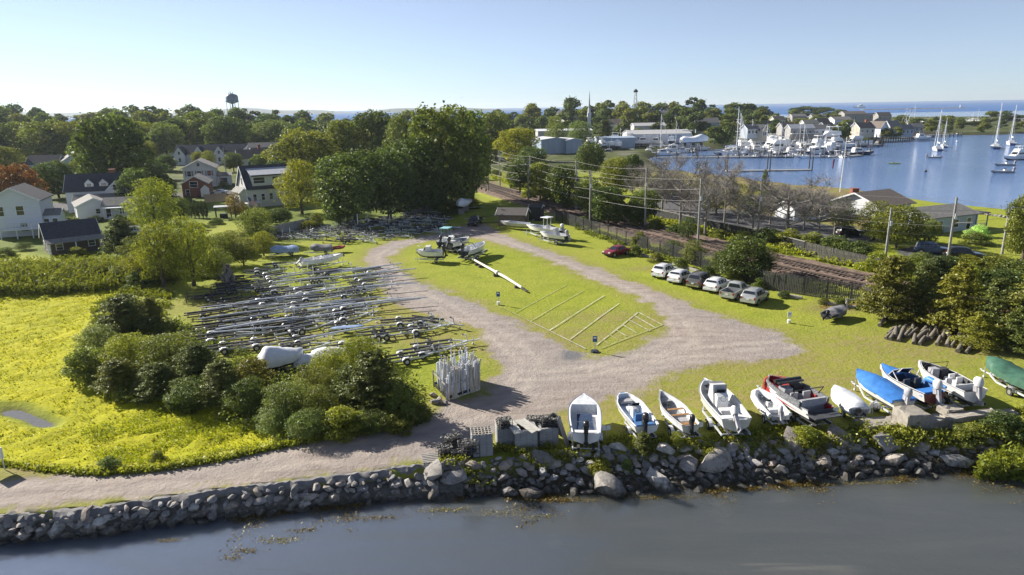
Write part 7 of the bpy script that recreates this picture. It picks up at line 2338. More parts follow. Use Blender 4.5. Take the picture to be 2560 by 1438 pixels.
def house(name, label, A, hd, w_, d_, eave, rise, wm, rm, ridge='x', wins=(), chim=(), hip=0.0, over=.35, cat='house', dz=0.0, group=None):
    c, h = frame_of(A, hd, w_, d_, dz)
    t = thing(name, label, cat, c, h, group)
    gable_walls(t, w_, d_, eave, rise if not hip else 0.01, wm, ridge)
    r = gable_roof(t, w_, d_, eave, rise, rm, ridge, over, hip=hip)
    for f, a, z, ww, hh in wins:
        window(t, f, a, z, ww, hh, w_, d_)
    for q in chim:
        chimney(r, *q)
    return t


def wing(t, cx, cy, w_, d_, eave, rise, wm, rm, ridge='x', wins=(), over=.3):
    """an attached lower wing: walls and roof are further parts of the same house"""
    b = MB()
    x, y = w_ / 2, d_ / 2
    if ridge == 'x':
        b.prism([(-y + cy, -.6), (y + cy, -.6), (y + cy, eave), (cy, eave + rise), (-y + cy, eave)], cx - x, cx + x, 'x')
    else:
        b.prism([(-x + cx, -.6), (x + cx, -.6), (x + cx, eave), (cx, eave + rise), (-x + cx, eave)], cy - y, cy + y, 'y')
    b.build('wall', wm, t)
    gable_roof(t, w_, d_, eave, rise, rm, ridge, over, c=(cx, cy))
    for f, a, z, ww, hh in wins:
        window(t, f, a, z, ww, hh, w_, d_, c=(cx, cy))


def dormer(t, x, y, z, w_, dp, h, rise, wm, rm):
    MB().prism([(x - w_ / 2, z), (x + w_ / 2, z), (x + w_ / 2, z + h), (x, z + h + rise), (x - w_ / 2, z + h)], y, y + dp, 'y').build('dormer', wm, t)
    b = MB()
    for s in (-1, 1):
        lo4 = [(x + s * (w_ / 2 + .2), y - .2, z + h - .2 * rise / (w_ / 2) + .03), (x + s * (w_ / 2 + .2), y + dp, z + h - .2 * rise / (w_ / 2) + .03), (x, y + dp, z + h + rise + .03), (x, y - .2, z + h + rise + .03)]
        b.add(lo4 + [(a, c, e + .12) for a, c, e in lo4], [(3, 2, 1, 0), (4, 5, 6, 7), (0, 1, 5, 4), (2, 3, 7, 6), (1, 2, 6, 5), (3, 0, 4, 7)])
    b.build('dormer_roof', rm, t)
    f = MB().box((0, 0, 0), (w_ * .5, .05, h * .75))
    f.build('dormer_window', GLASS, t, loc=(x, y - .03, z + h * .55))


# brown cottage by the reeds
t = house('cottage', 'brown shingled cottage with dark roof and white cornered walls by the reeds', (125, 640), 40, 7.4, 6.6, 2.3, 2.5, WALLB, ROOFD, 'x', [('f', -2.2, .8, .9, .9), ('f', 2.4, .9, .9, .9), ('l', -1.6, .8, .8, .9), ('l', 1.2, .9, .7, .9)])
MB().add([(-4.1, -3.3, 2.55), (4.1, -3.3, 2.55), (4.4, -4.6, 2.0), (-3.9, -4.6, 2.0), (-4.1, -3.3, 2.67), (4.1, -3.3, 2.67), (4.4, -4.6, 2.12), (-3.9, -4.6, 2.12)], [(0, 1, 2, 3), (7, 6, 5, 4), (0, 4, 5, 1), (1, 5, 6, 2), (2, 6, 7, 3), (3, 7, 4, 0)]).build('porch_roof', ROOFG, t)
for x in (-3.6, 0, 3.9):
    MB().box((x, -4.35, 1.0), (.16, .16, 2.0)).build('porch_post', TRIM, t)
MB().box((-3.66, -3.27, 1.0), (.22, .22, 2.7)).box((3.66, -3.27, 1.0), (.22, .22, 2.7)).build('corner_board', TRIM, t)
for i in range(24):
    MB().box((-3.5 + i * .31, -4.4, .45), (.05, .04, .8)).build('baluster', SLAT, t)
MB().box((0, -4.4, .9), (7.6, .07, .07)).build('handrail', SLAT, t)
MB().box((.1, -3.9, -.1), (7.8, 1.3, .2)).build('porch_deck', TRIM, t)
# white house with deck at the frame edge
t = house('white_house', 'tall white house with a raised white deck at the frame edge', (-20, 596), 20, 8.5, 9, 6.6, 2.4, WALLW, ROOFD, 'y', [('f', 1.0, 4.0, 1.2, 1.7), ('f', -2.2, 4.0, 1.2, 1.7), ('f', 1.2, 1.0, 1.2, 1.5)])
wing(t, 5.4, -1.5, 3.0, 4.0, 3.6, .8, WALLW, ROOFG, 'x', [('f', -.7, 1.4, .8, 1.5), ('f', .7, 1.4, .8, 1.5)])
MB().box((3.2, -6.2, 1.7), (10.5, 3.2, .2)).build('deck', TRIM, t)
for x in (-1.8, .7, 3.2, 5.7, 8.3):
    MB().box((x, -7.7, 1.3), (.15, .15, 3.0)).build('deck_post', TRIM, t)
for x0_, x1_, y in ((-2, 8.4, -7.75),):
    MB().box(((x0_ + x1_) / 2, y, 2.75), (x1_ - x0_, .08, .1)).build('handrail', TRIM, t)
    for i in range(44):
        MB().box((x0_ + .12 + i * .235, y, 2.25), (.06, .05, .95)).build('baluster', TRIM, t)
MB().box((8.4, -6.2, 2.75), (.08, 3.1, .1)).build('handrail', TRIM, t)
# white garage and big white house
house('white_garage', 'low white garage with grey shingle roof and small windows', (196, 551), 35, 6.6, 9.2, 2.9, 1.5, WALLW, ROOFG, 'y', [('f', .6, 1.1, .8, 1.0), ('l', 0, 1.0, .6, 1.1)])
t = house('white_house', 'large white house with blue black roof, two dormers and brick chimney', (172, 533), 18, 13, 7.5, 5.0, 3.4, WALLW, ROOFD, 'x', [('l', -1.2, 2.6, .6, 1.6), ('l', -.1, 2.6, .6, 1.6), ('l', 1.0, 2.6, .6, 1.6)], [(2.8, .6, 7.0, 9.3, 1.3)])
for x in (-1.6, 1.4):
    dormer(t, x, -3.1, 5.3, 1.8, 2.4, 1.3, .9, WALLW, ROOFD)
wing(t, 4.4, -3.0, 4.5, 4.5, 4.8, 2.2, WALLW, ROOFD, 'y', [('f', 0, 5.0, 1.3, 1.2)])
wing(t, 1.0, -5.4, 10.5, 4.0, 3.0, 1.1, WALLW, ROOFG, 'x')
t = house('white_bungalow', 'long low white bungalow wing with dark roof and entry porch', (262, 548), 16, 9.5, 5.0, 2.9, 1.3, WALLW, ROOFG, 'x', [('f', 2.2, 1.0, .9, 1.2), ('f', -3.8, .3, .9, 1.9), ('f', -1.2, 1.0, .8, 1.1)])
MB().box((-2.6, -3.3, 2.5), (4.2, 1.9, .14)).build('porch_roof', TRIM, t)
for x in (-4.4, -.8):
    MB().box((x, -4.0, 1.2), (.14, .14, 2.5)).build('porch_post', TRIM, t)
for k in range(3):
    MB().box((-2.6, -3.2 - k * .3, .5 - k * .2), (2.2, .3, .2)).build('step', TRIM, t)
# grey house
t = house('grey_house', 'grey house with pale roof, gable window and brick chimney behind the clipped tree', (160, 440), 35, 9.3, 11, 5.0, 3.2, WALLG, ROOFG, 'y', [('f', 0, 5.0, 1.0, 1.2), ('f', -2.4, 1.4, 1.0, 1.4)], [(3.6, 2.0, 5.0, 9.6, 1.5)])
house('grey_house', 'low grey house with blue black roof left of the gabled one', (70, 440), 10, 10.5, 8, 4.2, 2.8, WALLG, ROOFD, 'x', [('f', 0, 1.5, 1.0, 1.3)])
house('white_house', 'white house corner under the trees at the frame edge', (-18, 405), 25, 6, 10, 5, 2.5, WALLW, ROOFG, 'y')
# white gabled row
t = house('white_terrace', 'long white row of houses with black roof and pointed front gables', (440, 412), 4, 33, 9, 4.3, 3.6, WALLW, ROOFD, 'x', [('f', -9 + 3 * i, 1.5, 1.0, 1.6) for i in range(8)])
for x in (-14, -6, 2.5):
    wing(t, x, -3.6, 4.2, 5.0, 4.2, 3.0, WALLW, ROOFD, 'y', [('f', 0, 4.3, .9, 1.2), ('f', 0, 1.2, 1.0, 1.6)])
wing(t, 15.5, -2.2, 7, 8, 5.0, 3.0, WALLW, ROOFD, 'y', [('f', 0, 5.2, 1.0, 1.4), ('f', -1.8, 1.6, 1.0, 1.5), ('f', 1.8, 1.6, 1.0, 1.5)])
# white pedimented house and brick gable
t = house('white_house', 'white pedimented house with arched attic window and shuttered windows', (462, 470), 18, 9, 10, 5.8, 2.2, WALLW, ROOFG, 'y', [('f', -2.8, 3.4, 1.1, 1.5), ('f', 0, 3.4, 1.1, 1.5), ('f', 2.8, 3.4, 1.1, 1.5), ('f', -2.8, .8, 1.2, 1.6), ('f', 0, 6.3, .8, .9), ('l', -3, 3.4, 1.0, 1.5)], over=.6)
SHUT = mat('grey_shutter', (0.20, 0.22, 0.25), 0.8, var=.1)
for x in (-2.8, 0, 2.8):
    for s in (-1, 1):
        MB().box((x + s * .92, -5.06, 4.15), (.45, .06, 1.6)).build('shutter', SHUT, t)
MB().prism([(-1.3, 2.7), (1.3, 2.7), (0, 3.6)], -6.3, -5.05, 'y').build('door_hood', TRIM, t, loc=(2.2, 0, 0))
MB().box((2.2, -5.08, 1.2), (1.1, .1, 2.3)).build('door', SHUT, t)
wing(t, 6.4, .5, 4.2, 6, 2.9, .7, WALLW, ROOFG, 'x', [('f', 0, .9, 2.2, 1.4)])
t = house('brick_house', 'small brick gabled house with white paired window', (458, 494), 16, 6.6, 8.5, 3.6, 1.9, BRICK, ROOFG, 'y', [('f', -.3, 2.6, 1.9, 1.5), ('f', -2.0, .4, .9, 1.6)])
MB().prism([(-1.0, 0), (1.0, 0), (1.0, 2.2), (0, 3.1), (-1.0, 2.2)], -5.6, -4.26, 'y').build('entry_porch', TRIM, t, loc=(2.4, 0, 0))
# solar roofed house
t = house('white_house', 'white house with steep black roof and long pale roofed dormer beside the flag', (624, 520), 35, 11, 9.2, 4.5, 4.9, WALLC, ROOFD, 'x', [('f', -4 + 1.9 * i, 1.6, .75, 1.5) for i in range(5)] + [('l', 0, 5.2, .7, 1.6), ('l', -2.4, 1.6, .9, 1.6), ('l', -1.0, 1.6, .9, 1.6)])
MB().prism([(-4.4, 5.0), (-4.4, 7.4), (.2, 8.8), (.2, 5.0)], -4.2, 5.3, 'x').build('dormer', WALLC, t)
MB().add([(-4.5, -4.9, 7.45), (5.7, -4.9, 7.45), (5.7, .3, 9.05), (-4.5, .3, 9.05), (-4.5, -4.9, 7.6), (5.7, -4.9, 7.6), (5.7, .3, 9.2), (-4.5, .3, 9.2)], [(3, 2, 1, 0), (4, 5, 6, 7), (0, 1, 5, 4), (1, 2, 6, 5), (2, 3, 7, 6), (3, 0, 4, 7)]).build('dormer_roof', ROOFP, t)
MB().box((.6, -4.93, 7.40), (10.3, .12, .24)).build('fascia', ROOFD, t)
for x, ww in ((-2.6, 2.6), (1.2, 1.3), (4.0, 1.4)):
    window(t, 'f', x, 5.6, ww, 1.35, 11, 8.8)
wing(t, -6.2, -1.0, 2.2, 6.2, 3.6, .9, WALLC, ROOFG, 'y', [('l', 0, 1.2, 1.2, 1.5), ('l', -1.8, 1.2, .8, 1.5)])
MB().box((-5.0, -6.2, 1.4), (3.4, 2.6, .18)).build('deck', TRIM, t)
for x in (-6.5, -3.5):
    MB().box((x, -7.3, .7), (.14, .14, 1.4)).build('deck_post', TRIM, t)
MB().box((-5, -7.4, 2.3), (3.4, .06, .08)).build('handrail', TRIM, t)
t = thing('garden_pavilion', 'small garden pavilion with a pale flat roof by the purple tree', 'pavilion', at(560, 545), R(20))
MB().box((0, 0, 2.5), (3.6, 3.0, .14)).build('roof', ROOFP, t)
for x in (-1.5, 1.5):
    for y in (-1.2, 1.2):
        MB().box((x, y, 1.2), (.14, .14, 2.5)).build('post', BLACK, t)
MB().box((0, .3, .45), (1.6, .9, .9)).build('grill', BLACK, t)
for u, v, hd, w_, d_, e, r, wm, rm, ch, lb in [(598, 424, 25, 12, 8, 4.2, 3.0, WALLC, ROOFB, [(2.5, 0, 5, 9.0, 1.0)], 'house with brown ridged roof and chimney behind the solar roof house'), (622, 412, 8, 14, 10, 5.5, 3.2, WALLC, ROOFG, [], 'large house with pale grey roof under the grey green tree'), (355, 392, -8, 16, 8, 3.5, 1.2, WALLW, ROOFD, [], 'low house with blue black roof right of the huge dark tree'), (640, 416, 40, 7, 8, 4.5, 2.6, WALLC, ROOFB, [], 'small gabled house with brown roof beside the brown ridged one'), (830, 345, 5, 14, 8, 5, 2, WALLC, ROOFG, [], 'pale roofed building glimpsed over the olive tree'), (292, 520, 20, 7, 6, 2.6, 1.2, WALLC, ROOFG, [], 'grey roofed shed behind the white bungalow')]:
    house('house', lb, (u, v), hd, w_, d_, e, r, wm, rm, 'x', [('f', -2, 1.4, 1.0, 1.4), ('f', 2, 1.4, 1.0, 1.4)], ch)
# storage shed in the yard
t = house('storage_shed', 'small storage shed with a plain brown roof and white framed front', (1246, 565), -12, 5.0, 4.2, 2.2, .9, mat('shed_board', (0.20, 0.15, 0.11), 0.9, var=.2), mat('shed_roof', (0.085, 0.075, 0.07), 0.8, var=.15), 'x', [('l', .6, .8, 1.2, .9)], over=.5)
t2 = house('dark_hut', 'tall dark hut standing behind the storage shed', (1322, 552), -15, 2.6, 2.4, 2.6, .4, DKF, DKF, 'x', over=.1)
# flag
t = thing('flag', 'striped flag hanging from a slanted pole by the solar roof house', 'flag', at(640, 545), R(-15))
MB().tube((-1.2, 0, 0), (-1.6, 0, 5.2), .05, n=6).tube((-1.6, 0, 5.2), (-2.2, 0, 6.6), .05, n=6).build('pole', PLATE, t)
FR, FW, FB = mat('flag_red', (0.42, 0.05, 0.07), .8, var=.05), mat('flag_white', (0.72, 0.68, 0.70), .8, var=.05), mat('flag_blue', (0.04, 0.07, 0.22), .8, var=.05)
for i in range(13):
    b = MB()
    z = 4.6 - i * .115
    secs = []
    vs_ = []
    for k in range(7):
        x = -1.5 + k * .36
        q = .12 * math.sin(k * 1.1)
        vs_ += [(x, q, z - k * .22), (x, q, z - .115 - k * .22)]
    b.add(vs_, [(2 * k, 2 * k + 1, 2 * k + 3, 2 * k + 2) for k in range(6)])
    b.build('stripe', FW if i % 2 else FR, t)
b = MB()
b.add([(-1.52, -.03, 4.62), (-.78, .06, 4.18), (-.78, .06, 3.4), (-1.52, -.03, 3.8)], [(0, 1, 2, 3)])
b.build('canton', FB, t)
p = at(526, 472)
tag(MB().tube((0, 0, 0), (0, 0, 1.0), .55, .2, 10).build('orange_barrel', mat('orange_plastic', (0.75, 0.13, 0.04), .6, var=.05), None, loc=p), 'bright orange traffic barrel in the street by the pedimented house', 'barrel')
# street poles
for u, v, vt, lb in [(355, 470, 382, 'wooden street pole in front of the huge dark tree'), (566, 440, 370, 'wooden street pole with wires by the pedimented house'), (553, 470, 430, 'short street lamp pole by the pedimented house')]:
    p = at(u, v)
    h = (v - vt) / ppm(p)
    t = thing('street_pole', lb, 'utility pole', p, R(12))
    MB().tube((0, 0, 0), (0, 0, h), .17, .12, 7).build('shaft', POLE, t)
    MB().box((0, 0, h - .7), (2.4, .12, .14)).build('crossarm', POLE, t)
# boathouse and waterside house
t = house('boathouse', 'white boathouse with grey brown roof and wide gable on the harbour edge', (2196, 545), 28, 10, 10.5, 2.3, 2.0, WALLW, ROOFB, 'x', [('f', -2.5, .9, 1.2, 1.2), ('f', 2.0, .9, 1.2, 1.2)], over=.7)
p = at(2130, 530)
tag(MB().box((0, 0, 2.4), (1.3, 1.3, 4.8)).box((0, 0, 4.85), (1.45, 1.45, .14)).build('brick_chimney', BRICK, None, loc=p), 'tall free brick chimney beside the boathouse', 'chimney')
t = house('grey_house', 'low grey waterside house with a dark flat pitched roof and blue porch', (2310, 588), 22, 13, 8, 2.7, 1.2, WALLG, ROOFG, 'x', [('f', -3, .8, 1.2, 1.3), ('f', 1, .8, 1.2, 1.3), ('f', 4.2, .2, 1.0, 2.0)])
MB().box((7.6, -2.6, 2.75), (3.6, 3.2, .16)).build('porch_roof', ROOFD, t)
for x in (6.1, 9.1):
    MB().box((x, -4.0, 1.3), (.14, .14, 2.7)).build('porch_post', mat('blue_trim', (0.10, 0.17, 0.30), .6), t)
MB().box((7.6, -3.9, .9), (3.2, .06, .06)).build('handrail', TRIM, t)
for i in range(10):
    MB().box((6.2 + i * .31, -3.9, .45), (.05, .05, .9)).build('baluster', TRIM, t)
house('white_house', 'small white house hidden behind the forked bare tree', (1985, 552), 15, 8, 6, 2.1, 1.2, WALLW, ROOFG, 'x', [('f', -2, 1, 1, 1.2), ('f', 2, 1, 1, 1.2)])
for u, v, r, lb in [(2448, 592, 1.6, 'white flowering hydrangea by the porch'), (2425, 596, 1.3, 'smaller white flowering hydrangea by the porch')]:
    p = at(u, v)
    tree_at(p, r * 1.2, r * 2, 'bush', lb, cat='shrub', name='shrub', tint=(3.6, 4.0, 7.0))
# low stone edging along the lawn at the harbour
t = thing('shore_wall', 'pale low stone wall along the lawn at the harbour', 'stone wall', (0, 0, 0))
W, T = run([(2335, 524), (2400, 530), (2470, 538), (2560, 550), (2640, 560)])
for i in range(int(T / .7)):
    p, an = along(W, i * .7)
    inst('stone', rk.choice(ROCKS), t, (p.x + rk.uniform(-.2, .2), p.y + rk.uniform(-.2, .2), .1), (rk.uniform(-.4, .4), rk.uniform(-.4, .4), rk.uniform(0, 6)), (rk.uniform(.35, .6),) * 3)
# industrial and town buildings
for u, v, hd, w_, d_, e, r, wm, rm, nm, ct, lb, dz in [
    (1353, 386, 18, 14, 16, 6.5, .8, STEELB, ROOFW, 'metal_shed', 'industrial shed', 'blue grey metal shed with a white roof by the trackside trees', 0), (1416, 384, 22, 8, 14, 6.0, .7, STEELB, ROOFW, 'metal_shed', 'industrial shed', 'narrower blue metal shed joined beside the wide one', 0),
    (1345, 358, 3, 31, 18, 6.5, .9, STEELG, ROOFW, 'warehouse', 'warehouse', 'long pale warehouse with a bright white flat roof', 0), (1572, 364, 3, 33, 16, 5.6, 1.8, WALLW, STEELG, 'boat_warehouse', 'warehouse', 'long white boatyard warehouse with pale metal roof', 0),
    (1500, 372, 6, 18, 12, 5, .5, STEELB, STEELB, 'boat_shed', 'boat shed', 'open blue framed boat shed left of the white warehouse', 0), (1585, 342, 3, 20, 10, 6.5, 1.6, STEELG, STEELG, 'warehouse', 'warehouse', 'pale long building above the boatyard warehouse roof', 0),
    (1325, 330, 12, 20, 14, 6, 4.2, BRICK, TEALR, 'brick_hall', 'hall', 'brick hall with a teal hipped roof', 0), (1412, 322, 28, 14, 20, 8, 6.5, WALLC, ROOFD, 'chapel', 'church', 'pale chapel with a big plain gable and dark roof', 0), (1380, 318, 8, 13, 12, 9, 1.0, WALLW, ROOFG, 'tall_white_building', 'building', 'tall white building with rooftop equipment behind the teal roof', 0),
    (1268, 318, 15, 10, 10, 8, 4, WALLW, ROOFG, 'white_house', 'house', 'white gabled house on the hill at the left of the town', 0), (1300, 316, 8, 12, 9, 7, 3, WALLC, ROOFB, 'house', 'house', 'cream house with brown roof beside the teal hall', 0),
    (1835, 362, 6, 15, 9, 5, 3.6, WALLS, mat('dark_wood_roof', (0.075, 0.062, 0.055), .9, var=.2), 'boat_shed', 'boat shed', 'long dark weathered boat shed at the water', 0), (1925, 352, 20, 9, 12, 6.5, 4, WALLT, ROOFB, 'harbour_house', 'house', 'tan harbour house with steep brown roof and chimney', 0),
    (1905, 350, 30, 6, 10, 7, 3.5, WALLT, ROOFD, 'leaning_gable', 'house', 'narrow tan gable in front of a dark steep roof', 0), (1975, 347, 5, 20, 9, 7.5, 2.6, WALLS, ROOFP, 'wharf_house', 'house', 'long grey wharf house with pale roof on stilts', 0), (2034, 346, 12, 17, 10, 7, 2.8, WALLW, ROOFG, 'wharf_house', 'house', 'white wharf house with grey roof and balcony', 0),
    (2148, 342, 14, 16, 12, 7, 4.2, WALLT, ROOFB, 'harbour_house', 'house', 'tan harbour house with plain brown roof beyond the big yacht', 0), (2200, 341, 22, 9, 14, 7, 5, WALLW, ROOFB, 'harbour_house', 'house', 'white harbour house with tall tan roof', 0), (2225, 341, 16, 12, 10, 7, 5.5, WALLG, ROOFG, 'gambrel_house', 'house', 'blue grey gambrel house with paired windows', 0), (2252, 341, 10, 13, 9, 6, 3.5, WALLG, ROOFG, 'harbour_house', 'house', 'grey harbour house right of the gambrel', 0),
    (2085, 322, 10, 22, 14, 9, 3, WALLW, ROOFG, 'harbour_house', 'house', 'white house above the wharf roofs', 0), (2110, 305, 6, 40, 18, 12, 4, WALLS, ROOFB, 'grey_hall', 'hall', 'big dark grey hall near the point', 0), (2155, 302, 6, 30, 16, 9, 3, WALLS, ROOFD, 'grey_hall', 'hall', 'lower dark hall near the point', 0), (2195, 304, 6, 24, 14, 9, 5, WALLS, ROOFB, 'grey_hall', 'hall', 'peaked dark hall near the point', 0),
    (1935, 318, 10, 14, 10, 8, 3, WALLC, ROOFB, 'house', 'house', 'brown roofed house behind the harbour trees', 0), (1980, 308, 6, 20, 12, 8, 3, WALLS, ROOFG, 'house', 'house', 'grey house row below the dark point trees', 0), (2030, 304, 4, 26, 12, 8, 3, WALLS, ROOFB, 'house', 'house', 'second grey house row below the dark point trees', 0),
    (1868, 344, 18, 10, 9, 6, 3, WALLG, ROOFG, 'house', 'house', 'grey cottage behind the dark weathered boat shed', 0), (1955, 338, 8, 12, 9, 6, 3.2, WALLS, ROOFB, 'house', 'house', 'shingled cottage behind the long grey wharf house', 0), (2062, 336, 20, 12, 10, 7, 3.4, WALLS, ROOFB, 'house', 'house', 'shingled house behind the white wharf house', 0), (2100, 340, 10, 14, 9, 6, 3, WALLG, ROOFG, 'house', 'house', 'grey house behind the largest motor yacht', 0), (2122, 332, 12, 14, 9, 6.5, 3, WALLG, ROOFB, 'house', 'house', 'grey house behind the tan harbour house', 0), (2175, 332, 8, 14, 10, 7, 3.6, WALLC, ROOFB, 'house', 'house', 'cream house between the tan and the white harbour houses', 0), (2275, 334, 6, 14, 9, 6, 3, WALLS, ROOFG, 'house', 'house', 'low shingled house at the end of the harbour row', 0), (1905, 330, 14, 13, 9, 7, 3, WALLS, ROOFB, 'house', 'house', 'shingled house above the tan harbour house', 0), (2010, 326, 6, 16, 10, 7, 3, WALLC, ROOFG, 'house', 'house', 'cream house above the wharf houses', 0), (2045, 322, 10, 14, 9, 7, 3.4, WALLS, ROOFB, 'house', 'house', 'shingled house above the balcony house', 0), (1850, 330, 8, 15, 10, 7, 3, WALLG, ROOFG, 'house', 'house', 'grey house among the trees above the boat shed', 0),
    (1510, 338, 6, 16, 10, 7, 3, WALLC, ROOFB, 'house', 'house', 'cream house above the blue boat shed', 0), (1740, 335, 8, 16, 10, 7, 3, WALLG, ROOFG, 'house', 'house', 'grey house above the wrapped boat', 0), (1620, 312, 4, 20, 10, 8, 3, WALLS, ROOFG, 'house', 'house', 'long grey roof among the town trees', 0)]:
    if u > 1820 and dz == 0:
        w_, d_, e, r = w_ * .66, d_ * .7, e * .72, r * .72
    t = house(nm, lb, (u, v), hd, w_, d_, e, r, wm, rm, 'x' if w_ >= d_ else 'y', [('f', x * w_ / 6, e * .45, 1.4, 1.6) for x in (-2, 0, 2)] if wm not in (STEELB, STEELG) else [], [(w_ * .2, 0, e, e + r + 1.5, 1.3)] if nm == 'harbour_house' and wm is WALLT else [], hip=4 if rm is TEALR else 0, cat=ct)
    if nm == 'boat_warehouse':
        MB().box((8, -d_ / 2 - .06, 2.6), (7, .12, 5)).build('door', STEELB, t)
    if nm == 'metal_shed' or nm == 'warehouse':
        for k in range(5):
            MB().box((-w_ / 2 + (k + 1) * w_ / 6, -d_ / 2 - .05, e / 2), (.15, .12, e)).build('rib', STEELG, t)
    if nm == 'wharf_house':
        for k in range(6):
            MB().tube((-w_ / 2 + .5 + k * (w_ - 1) / 5, -d_ / 2 - 1.2, -2), (-w_ / 2 + .5 + k * (w_ - 1) / 5, -d_ / 2 - 1.2, 2.6), .2, n=6).build('pile', OLDWOOD, t)
        MB().box((0, -d_ / 2 - .8, 2.7), (w_, 1.6, .25)).build('balcony', TRIM, t)


def ray_at(u, v, Y):
    d = ray(u, v)
    k = Y / d.y
    return Vector((d.x * k, Y, CAM_H + d.z * k))


p, q = ray_at(1473, 282, 560), ray_at(1473, 226, 560)
t = thing('church_steeple', 'slender white church steeple rising over the town trees', 'steeple', (p.x, p.y, gz(p.x, p.y)))
b0 = p.z - gz(p.x, p.y)
MB().box((0, 0, b0 / 2), (3.0, 3.0, b0)).build('tower', TRIM, t)
MB().tube((0, 0, b0), (0, 0, b0 + 3.5), 1.2, 1.0, 8).build('belfry', TRIM, t)
MB().tube((0, 0, b0 + 3.5), (0, 0, q.z - gz(p.x, p.y)), 0.85, .05, 8).build('spire', WALLG, t)
p, q = ray_at(1588, 275, 600), ray_at(1587, 231, 600)
g = gz(p.x, p.y)
t = thing('lattice_tower', 'steel lattice tower with a round head above the town trees', 'tower', (p.x, p.y, g))
h = q.z - g
f = MB()
for i in range(4):
    a, b_ = math.pi / 4 + i * math.pi / 2, math.pi / 4 + (i + 1) * math.pi / 2
    c0, c1 = Vector((math.cos(a), math.sin(a), 0)), Vector((math.cos(b_), math.sin(b_), 0))
    f.bar(c0 * 3.2, c0 * 1.0 + Vector((0, 0, h)), .3, .3)
    for k in range(8):
        z0_, z1_ = h * k / 8, h * (k + 1) / 8
        r0_, r1_ = 3.2 - 2.2 * k / 8, 3.2 - 2.2 * (k + 1) / 8
        f.bar(c0 * r0_ + Vector((0, 0, z0_)), c1 * r1_ + Vector((0, 0, z1_)), .2, .2)
f.build('lattice', STEEL, t)
MB().tube((0, 0, h), (0, 0, h + 1.2), 1.6, 2.0, 10).tube((0, 0, h + 1.2), (0, 0, h + 2.6), 2.0, .6, 10).build('head', BLKF, t)
# water tower
p, q = ray_at(582, 268, 700), ray_at(582, 234, 700)
g = gz(p.x, p.y)
t = thing('water_tower', 'blue grey water tower on tall legs above the western woods', 'water tower', (p.x, p.y, g))
zb, zt = p.z - g, q.z - g
WT = mat('tower_blue', (0.085, 0.15, 0.22), .5, var=.15, scale=.3, dirt=(0.16, 0.22, 0.27))
zk = zb + (zt - zb) * .42
secs = []
for z, r in ((zk - 2.2, 1.5), (zk - 1.0, 4.5), (zk, 5.9), (zk + 4.6, 5.9), (zk + 6.4, 4.8), (zt, 1.2), (zt + .4, .3)):
    secs.append([(r * math.cos(a), r * math.sin(a), z) for a in [i * math.pi / 10 for i in range(20)]])
MB().loft(secs).build('tank', WT, t, 50)
MB().tube((0, 0, zk - .2), (0, 0, zk + .3), 6.7, n=20).build('catwalk', WT, t)
for i in range(8):
    a = i * math.pi / 4
    MB().tube((5.9 * math.cos(a) * 1.12, 5.9 * math.sin(a) * 1.12, 0), (5.7 * math.cos(a), 5.7 * math.sin(a), zk), .28, n=6).build('leg', STEEL, t)
MB().tube((0, 0, 0), (0, 0, zk - 2), .8, n=8).build('riser', WT, t)
MB().box((-1.0, 0, zt + 1.0), (.5, .5, 2.6)).box((1.3, .4, zt + .8), (.4, .4, 2.0)).box((-2.6, 0, zt), (.4, .4, 1.8)).build('antenna', BLKF, t)
# ------------------------------------------------------------------ harbour
wz = lambda u, v: onz(u, v, WATER)
PILE = mat('pile_timber', (0.085, 0.075, 0.065), .9, var=.3, scale=2)
DOCK = mat('dock_planks', (0.36, 0.35, 0.33), .9, var=.2, scale=1.2)


def simple_hull(L, B, H, mats, parent, sheer=.25):
    return MB().loft(hull_sections(L, B, H, noseh=sheer, fd=.5, floor=.5, st=10), mis=[0, 1, 2, 3, 3, 3, 2, 1, 0]).build('hull', list(mats), parent, 40)


def cruiser(label, L=9.0, B=3.0, H=1.7, hullm=WHITE, fly=False, group='boats berthed in the marina', name='motor_cruiser'):
    t = thing(name, label, 'boat', (0, 0, 0), 0, group)
    simple_hull(L, B, H, (BOTTOM, hullm, WHITE, LINER), t)
    MB().prism([(L * .18, H * .8), (L * .66, H * .95), (L * .56, H * 1.25), (L * .50, H * 1.75), (L * .2, H * 1.75)], -B * .36, B * .36, 'y').build('cabin', WHITE, t)
    for s in (-1, 1):
        MB().box((L * .36, s * B * .365, H * 1.42), (L * .24, .03, H * .34)).build('cabin_window', GLASS, t)
    MB().add([(L * .565, -B * .3, H * 1.27), (L * .565, B * .3, H * 1.27), (L * .508, B * .3, H * 1.7), (L * .508, -B * .3, H * 1.7)], [(0, 1, 2, 3)]).build('windscreen', GLASS, t)
    if fly:
        MB().prism([(L * .16, H * 1.78), (L * .5, H * 1.78), (L * .44, H * 2.3), (L * .18, H * 2.3)], -B * .33, B * .33, 'y').build('flybridge', WHITE, t)
        MB().box((L * .3, 0, H * 2.85), (L * .26, B * .6, .12)).bar((L * .2, 0, H * 2.2), (L * .2, 0, H * 2.85), .1, .1).bar((L * .4, 0, H * 2.2), (L * .4, 0, H * 2.85), .1, .1).build('hard_top', WHITE, t)
    else:
        MB().tube((L * .3, 0, H * 1.75), (L * .28, 0, H * 2.6), .06, n=5).box((L * .3, 0, H * 1.85), (L * .18, B * .6, .08)).build('radar_mast', WHITE, t)
    rail(t, [(L * .62, -B * .38, H * 1.1), (L * .8, -B * .3, H * 1.45), (L * .99, 0, H * 1.55), (L * .8, B * .3, H * 1.45), (L * .62, B * .38, H * 1.1)], .03, name='bow_rail')
    return t


